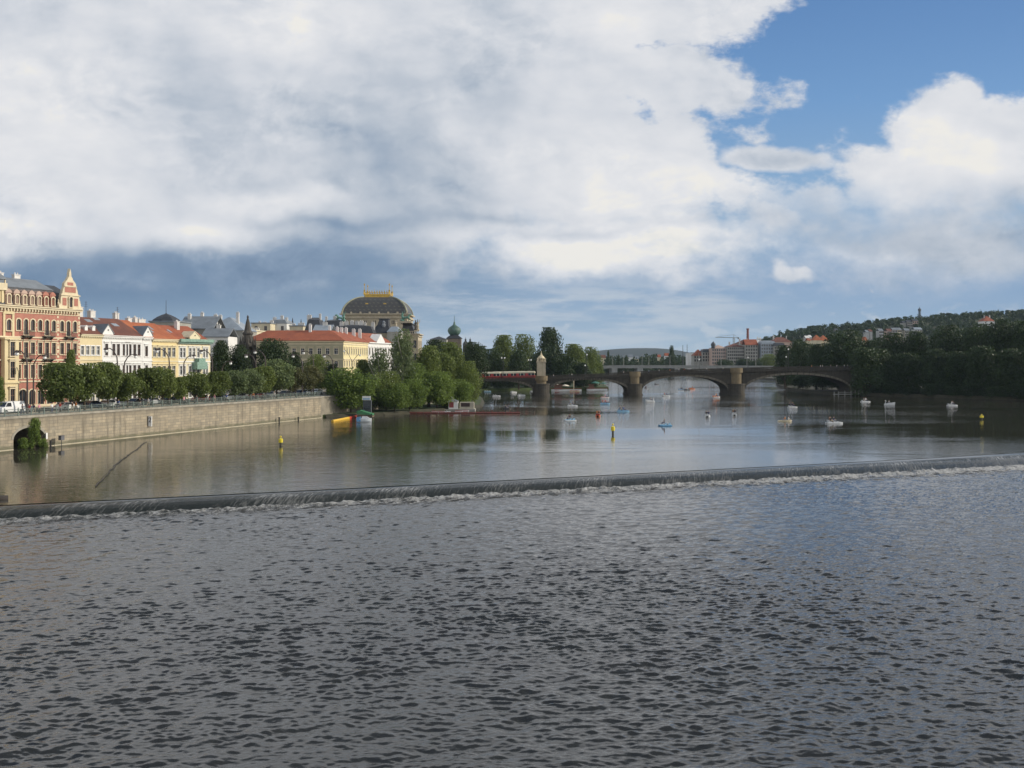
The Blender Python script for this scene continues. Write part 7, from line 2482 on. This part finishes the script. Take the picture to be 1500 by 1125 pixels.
B_ = boat
B_('row', 'black rowing boat with two people, right of the red floating boom', 744.5, 599, 25, 'black', 'dark', ['black', 'navy', None], 'black rowing boat')
B_('pedal', 'white pedal boat with three people in the left middle of the river', 838, 595, 10, 'white', 'white', ['black', 'white', 'navy', None], 'left white pedal boat')
B_('pedal', 'dark-nosed light blue pedal boat with two people, nearest left of the tall yellow buoy', 835, 616.5, 200, 'white', 'light blue', ['navy', 'black', None, None], 'light blue pedal boat left of the buoy', .9)
B_('pedal', 'orange red pedal boat seen end-on just above the tall yellow buoy', 876, 609.5, 80, 'orange', 'red', ['red', 'orange', 'brown', None], 'orange red pedal boat above the buoy', .9)
B_('pedal', 'blue pedal boat with people in red under the left arch of the river', 886, 592, 5, 'light blue', 'blue', ['red', 'pink', 'red', None], 'blue boat with red crew')
B_('pedal', 'small pinkish white boat behind the blue boat with red crew', 886, 583, 15, 'white', 'pink', ['pink', None, None, None], 'small pinkish boat')
B_('pedal', 'long light blue pedal boat with four people, upper right of the tall buoy', 912.5, 603, 8, 'light blue', 'blue', ['blue', 'navy', 'black', 'light blue'], 'long light blue pedal boat', 1.05)
B_('swan', 'white swan boat moored-looking just below the central bridge pier', 952.5, 588.5, 12, 'white', 'white', ['white', 'navy', None, None], 'swan boat below the pier', .95)
B_('pedal', 'white pedal boat under the central arch to the right of the pier', 975.5, 580.5, 15, 'white', 'white', ['navy', None, 'red', None], 'white boat in the central arch')
B_('row', 'dark rowing boat just right of the central bridge pier', 946.5, 568.5, 60, 'dark', 'dark', ['black', 'brown', None], 'dark rowing boat by the pier')
B_('row', 'small dark rowing boat far away in the central arch', 962, 563.5, 20, 'dark', 'dark', ['black', None, None], 'small far dark rowing boat')
B_('pedal', 'white and dark pedal boat at the left of the trio in the central arch', 997.5, 571.5, 10, 'white', 'blue', ['black', 'navy', None, None], 'left boat of the central trio')
B_('row', 'brown rowing boat in the middle of the trio in the central arch', 1006, 571.5, 5, 'dark', 'dark', ['grey', 'orange', 'navy'], 'middle boat of the central trio')
B_('pedal', 'small orange pedal boat at the right of the trio in the central arch', 1013.5, 570, 25, 'orange', 'orange', ['orange', None, None, None], 'right boat of the central trio')
B_('pedal', 'orange and white pedal boat left of the right bridge pier', 1048.5, 582, 20, 'white', 'orange', ['orange', 'white', None, None], 'orange and white boat by the right pier')
B_('row', 'dark rowing boat tucked behind the right bridge pier', 1062.5, 574, 10, 'dark', 'dark', ['black', 'grey', None], 'dark boat behind the right pier')
B_('pedal', 'white pedal boat with dark rim seen end-on, centre right of the river', 1036.3, 610.5, 75, 'white', 'white', ['navy', 'black', None, None], 'end-on white boat, centre right')
B_('pedal', 'single blue pedal boat nearest the weir in midstream', 974.5, 624, 195, 'blue', 'light blue', ['grey', None, None, None], 'nearest blue pedal boat', .9)
B_('pedal', 'small white pedal boat seen end-on between two similar boats, right of centre', 1075.5, 608, 80, 'white', 'white', ['black', 'brown', None, None], 'small end-on white boat right of centre', .9)
B_('pedal', 'white pedal boat with dark figures below the right-hand arch', 1160.5, 597, 12, 'white', 'white', ['black', 'navy', None, 'black'], 'white boat below the right arch', .9)
B_('row', 'cream and orange rowing boat with a sunbathing figure, right middle of river', 1150, 617.5, 5, 'cream', 'orange', [None, 'orange', 'white'], 'cream and orange boat')
B_('pedal', 'long white and blue pedal boat with dark figures, nearest on the right', 1221.5, 620.5, 8, 'white', 'white', [None, 'navy', 'black', 'brown'], 'nearest white and blue boat on the right', 1.15)
B_('pedal', 'white pedal boat close to the dark island bank, left of the swan boat', 1267.5, 589, 10, 'white', 'white', ['white', 'white', 'grey', None], 'white boat left of the swan boat')
B_('swan', 'white swan-shaped boat near the dark right bank', 1303, 593, 165, 'white', 'white', ['white', None, None, None], 'swan boat near the right bank')
B_('pedal', 'white pedal boat farthest right before the dark island trees', 1394.5, 594.5, 8, 'white', 'white', ['grey', 'white', None, None], 'farthest right white boat')
for (px, py, rz, c, lab) in ((752, 575, 40, 'white', 'left of the pair of white boats moored under the left arch'), (763.5, 579.5, 25, 'white', 'right of the pair of white boats moored under the left arch'), (780, 574.5, 60, 'white', 'small white boat moored beside the tower pier'),
                             (727, 580.5, 10, 'white', 'low pale boat under the left arch, near the bank trees'), (714, 573.5, 5, 'light blue', 'left end of the moored boats under the left arch'), (722, 573, 5, 'white', 'second boat of the moored line under the left arch'), (984, 556, 10, 'dark', 'tiny dark boat far upstream beneath the central arch'),
                             (1052, 559, 10, 'dark', 'tiny dark boat far upstream near the right pier')):
    B_('row' if c == 'dark' else 'pedal', lab, px, py, rz, c, 'white', [None] * 4, 'x', 1.0)
t = boat('row', 'dark empty boat with its prow entering at the left frame edge', -22, 733, 20, 'dark', 'dark', [None] * 3, 'x', 1.3)

# buoys
M_buoy = mat('buoy_yellow', (.72, .58, .03), .5, .15, 2.0)
for (px, pyb, h_, r_, lab) in ((897.8, 636, 2.05, .38, 'tall yellow buoy with ball topmark in midstream'), (411.2, 653, 1.65, .36, 'yellow buoy in the calm water below the quay wall'), (1438, 614.5, 1.3, .42, 'small yellow buoy far to the right by the dark reflections')):
    D = F * EYE / (pyb - HY)
    t = thing('buoy', lab, 'buoy', ((px - 750) / F * D, D, 0), 0, 'yellow buoys')
    mb = MB(); mb.lathe([(.2, -.6), (.2, h_ * .26), (r_ * .6, h_ * .30)], 0, 0, 12); mb.build('stem', mat('buoy_stem', (.06, .055, .03), .6, .3, 2.0), t)
    mb = MB(); mb.lathe([(r_ * .62, h_ * .30), (r_, h_ * .34), (r_ * 1.02, h_ * .66), (r_ * .7, h_ * .72), (0, h_ * .74)], 0, 0, 14); mb.build('body', M_buoy, t, smooth=False)
    mb = MB(); mb.tube([(0, 0, h_ * .7), (0, 0, h_ * .86)], .05, 6); mb.lathe([(0, h_ * .8), (r_ * .45, h_ * .86), (r_ * .45, h_ * .94), (0, h_)], 0, 0, 8); mb.build('topmark', M_buoy, t)

# booms, landing stages, boathouse
D = F * EYE / (605.5 - HY)
xa, xb = (588 - 750) / F * D, (762 - 750) / F * D
t = thing('floating_boom', 'long dark red floating boom stretching out from the wooded bank', 'boom', (xa, D, 0))
mb = MB()
n_ = 16
for k in range(n_): mb.tube([((xb - xa) * (k + .03) / n_, 0, .12), ((xb - xa) * (k + .97) / n_, 0, .12)], .26, 8)
mb.build('floats', mat('boom_red', (.16, .04, .03), .6, .3, 1.0), t)
mb = MB(); mb.tube([(0, 0, .12), (xb - xa, 0, .12)], .08, 5); mb.build('cable', M_iron, t)
pa, pb = W(487, 617, 0.001), None
Da, Db, Dm = F * EYE / (618 - HY), F * EYE / (611 - HY), 0
A_ = Vector(((487 - 750) / F * Da, Da, .15)); Bv = Vector(((522 - 750) / F * Db, Db, .15))
t = thing('floating_boom', 'yellow and red floating boom beside the little landing stage', 'boom', A_)
d = Bv - A_
mb = MB(); mb.tube([(0, 0, 0), tuple(d * .30), tuple(d * .66)], .32, 9); mb.build('yellow_float', mat('boom_yellow', (.70, .42, .04), .5, .15, 1.0), t)
mb = MB(); mb.tube([tuple(d * .665), tuple(d)], .33, 9); mb.build('red_float', mat('boom_bright_red', (.50, .05, .03), .5, .15, 1.0), t)
D = F * EYE / (618 - HY)
t = thing('motor_boat', 'shiny silver boat with a bright blue stern at the landing stage', 'boat', ((533.5 - 750) / F * D, D, 0), R(3))
mb = MB(); mb.loft(hull_rings(3.3, 1.7, .75, bow=.6), closed=True); mb.build('hull', mat('silver_hull', (.62, .66, .68), .3, .15, 1.0), t)
mb = MB(); mb.loft([[(p[0], p[1], p[2]) for p in ((-1.72, -.75, .1), (-.75, -.86, .1), (-.75, .86, .1), (-1.72, .75, .1))], [(-1.72, -.68, 1.0), (-.8, -.78, 1.15), (-.8, .78, 1.15), (-1.72, .68, 1.0)]]); mb.build('stern_cover', BM['blue'], t)
mb = MB(); mb.extrude([(-.6, .75), (1.2, .8), (.6, 1.25), (-.4, 1.3)], -.6, .6); mb.build('cabin', mat('silver_cabin', (.70, .72, .73), .2, .15, 1.0), t)
D = 240.0
t = thing('landing_stage', 'landing stage covered by a sloping green tarpaulin', 'landing stage', ((534 - 750) / F * D, D, 0))
mb = MB(); mb.box(-1.9, 1.9, -.2, 3.4, .25, .55); mb.build('platform', mat('stage_timber', (.17, .13, .09), .9, .3, 1.5), t)
mb = MB(); mb.extrude([(-1.9, 1.0), (1.9, .7), (1.9, 1.0), (-1.2, 1.9), (-1.9, 1.75)], -.1, 3.0); mb.build('tarpaulin', mat('green_tarpaulin', (.05, .22, .09), .6, .3, 1.0), t)
for k in (-1.8, 1.8):
    mb = MB(); mb.tube([(k, -.3, -1.5), (k, -.3, 1.1)], .08, 6); mb.build('pile', M_iron, t)
D = 246.0
t = thing('kiosk', 'small dark kiosk with a white and blue sign board on its roof', 'kiosk', ((537.5 - 750) / F * D, D, .7))
zz = lambda py: EYE + (HY - py) * D / F - .7
mb = MB(); mb.box(-1.0, 1.0, 0, 1.6, 0, zz(586.5)); mb.build('cabin', mat('kiosk_paint', (.06, .07, .075), .7, .3, 1.0), t)
mb = MB(); mb.box(-1.15, .95, -.12, .02, zz(586), zz(580.2)); sg = mb.build('sign_board', M_white, t)
mb = MB(); mb.box(-.95, .75, -.135, -.121, zz(585.2), zz(583.6)); mb.build('blue_stripe', BM['blue'], sg)
mb = MB(); mb.box(-.7, .7, -.04, -.002, 1.1, 2.0); mb.build('hatch', M_glass, t)
D = 276.0
t = thing('boathouse', 'little white and red boathouse with a small cupola on a floating stage', 'boathouse', ((665 - 750) / F * D, D, 0))
zz = lambda py: EYE + (HY - py) * D / F
xx = lambda px: (px - 665) / F * D
mb = MB(); mb.box(xx(650), xx(696), -.6, 5, -.2, .45); mb.build('floating_stage', M_greyst, t)
mb = MB(); mb.box(xx(657), xx(670.5), 0, 3.5, .452, zz(588)); mb.build('wall', M_white, t)
mb = MB(); mb.box(xx(657.8), xx(664.5), -.06, -.002, zz(597), zz(589)); mb.build('red_panel', mat('boathouse_red', (.30, .06, .06), .7, .2, 1.0), t)
mb = MB(); mb.loft([[(xx(656), -.3, zz(588)), (xx(671.5), -.3, zz(588)), (xx(671.5), 3.8, zz(588)), (xx(656), 3.8, zz(588))], [(xx(660.5), 1.2, zz(585.3)), (xx(665.5), 1.2, zz(585.3)), (xx(665.5), 2.2, zz(585.3)), (xx(660.5), 2.2, zz(585.3))]]); mb.build('roof', M_greyroof, t)
mb = MB(); mb.box(xx(661), xx(664.3), 1.2, 1.9, zz(585.2), zz(582)); mb.build('cupola', M_white, t)
mb = MB(); mb.box(xx(673), xx(694), .8, 4.2, .452, zz(589.5)); mb.build('annex', mat('annex_beige', (.42, .38, .30), .85, .2, 1.0), t)
mb = MB(); mb.box(xx(675), xx(688), .72, .798, zz(596), zz(590.5)); mb.build('opening', mat('opening_shade', (.05, .03, .028), .8, .3, 1.0), t)  # dark panel on the wall, its colour stands for the shade inside
for i, (px, py, rz, h1, d1) in enumerate(((638, 603.5, 5, 'white', 'red'), (647, 603.5, 5, 'white', 'red'), (655, 603.8, 8, 'white', 'white'), (672, 603, 5, 'white', 'red'), (682, 602, 5, 'white', 'red'), (691, 601.5, 8, 'white', 'white'))):
    boat('pedal', 'white and red pedal boat moored at the little boathouse, %s from the left' % ordinal(i), px, py, rz, h1, d1, [None] * 4, 'x', .62 if i % 3 else .7)


def parasol(label, px, top, D, w, col, zg=.8):
    zt = EYE + (HY - top) * D / F
    t = thing('parasol', label, 'parasol', ((px - 750) / F * D, D, zg))
    mb = MB(); mb.tube([(0, 0, 0), (0, 0, zt - zg)], .05, 6); mb.build('pole', M_iron, t)
    mb = MB(); r_ = w / F * D / 2
    mb.lathe([(r_, zt - zg - r_ * .42), (r_ * .98, zt - zg - r_ * .34), (r_ * .5, zt - zg - r_ * .12), (0, zt - zg)], 0, 0, 8); mb.build('canopy', col, t)


M_par = mat('parasol_cream', (.70, .64, .50), .85, .1, 1.0)
M_pg = mat('parasol_green', (.05, .16, .12), .85, .2, 1.0)
parasol('cream parasol at the left of the riverside restaurant by the tower pier', 816, 562.5, 462, 7, M_par)
parasol('wider cream parasol at the riverside restaurant, right of the first', 828, 563, 462, 12, M_par)
parasol('dark green parasol at the restaurant under the central left arch', 872, 558.5, 470, 14, M_pg)
parasol('second dark green parasol near the end of the restaurant terrace', 884, 560, 474, 10, M_pg)
parasol('yellow-green parasol at the jetty below the right island trees', 1266.5, 560, 392, 13, mat('parasol_lime', (.40, .44, .08), .85, .1, 1.0), .8)
for (pxa, pxb, D, lab) in ((808, 852, 458, 'floating restaurant stage with pale hull beside the tower pier'), (860, 890, 466, 'second floating restaurant stage under the dark green parasols')):
    t = thing('floating_stage', lab, 'landing stage', ((pxa - 750) / F * D, D, 0))
    L_ = (pxb - pxa) / F * D
    mb = MB(); mb.box(0, L_, 0, 4, -.3, .5); mb.build('hull', BM['white'], t)
    mb = MB(); mb.box(0, L_, -.05, .05, .95, 1.05)
    for k in range(12): mb.box(L_ * k / 11 - .04, L_ * k / 11 + .04, -.04, .04, .5, .95)
    mb.build('railing', BM['red'], t)
    mb = MB(); mb.box(L_ * .1, L_ * .35, 1.4, 3.6, .5, 2.6); mb.box(L_ * .06, L_ * .39, 1.1, 3.9, 2.602, 2.8); mb.build('hut', mat('hut_brown', (.13, .07, .045), .8, .3, 1.0), t)
t = thing('signal_pole', 'tall pale pole at the restaurant stage beside the tower pier', 'pole', (W(840.5, 0, 457).x, 457, .5))
mb = MB(); mb.tube([(0, 0, 0), (0, 0, 4.4)], .16, 6); mb.build('pole', M_cream, t)
mb = MB(); mb.box(-.3, .3, -.1, .1, 3.9, 4.5); mb.build('board', M_cream, t)
for i, (px, py, rz, h1, d1) in enumerate(((816, 572.8, 5, 'white', 'red'), (824, 572.8, 6, 'white', 'white'), (838, 573, 5, 'cream', 'orange'), (845, 573, 8, 'cream', 'red'), (866, 572, 5, 'white', 'white'), (876, 571.5, 5, 'white', 'red'), (885, 571, 5, 'white', 'white'))):
    boat('pedal', 'moored boat in front of the floating restaurant stages, %s from the left' % ordinal(i), px, py, rz, h1, d1, [None] * 4, 'x', .8)
D = 391.0
t = thing('jetty', 'pale jetty with white posts below the right island trees', 'jetty', ((1222 - 750) / F * D, D, 0))
L_ = (1263 - 1222) / F * D
mb = MB(); mb.box(0, L_, 0, 1.6, .5, .75); mb.build('deck', M_conc, t)
mb = MB(); mb.box(L_ * .15, L_ * .6, -.1, .02, 1.2, 1.35); mb.build('rail', M_conc, t)
for f in (.0, .15, .38, .6, .75, .88, 1.0):
    mb = MB(); mb.box(L_ * f - .13, L_ * f + .13, -.15, .15, -.8, 1.7 + .4 * (f > .3)); mb.build('post', mat('jetty_post', (.24, .235, .22), .8, .2, 1.0), t)

# ------------------------------------------------------------------ the air
hm = bpy.data.materials.new('haze')
hm.use_nodes = True
nt = hm.node_tree
nt.nodes.clear()
out = nt.nodes.new('ShaderNodeOutputMaterial')
pv = nt.nodes.new('ShaderNodeVolumePrincipled')
pv.inputs['Color'].default_value = (0.62, 0.79, 0.98, 1)
pv.inputs['Density'].default_value = 0.000045
pv.inputs['Anisotropy'].default_value = 0.0
nt.links.new(pv.outputs[0], out.inputs['Volume'])
mb = MB()
mb.box(-12600, 12600, -700, 16600, -6.0, 125.0)
o = mb.build('haze', hm)
tag(o, 'thin bluish summer air over the river and the far hills', 'haze', kind='stuff')
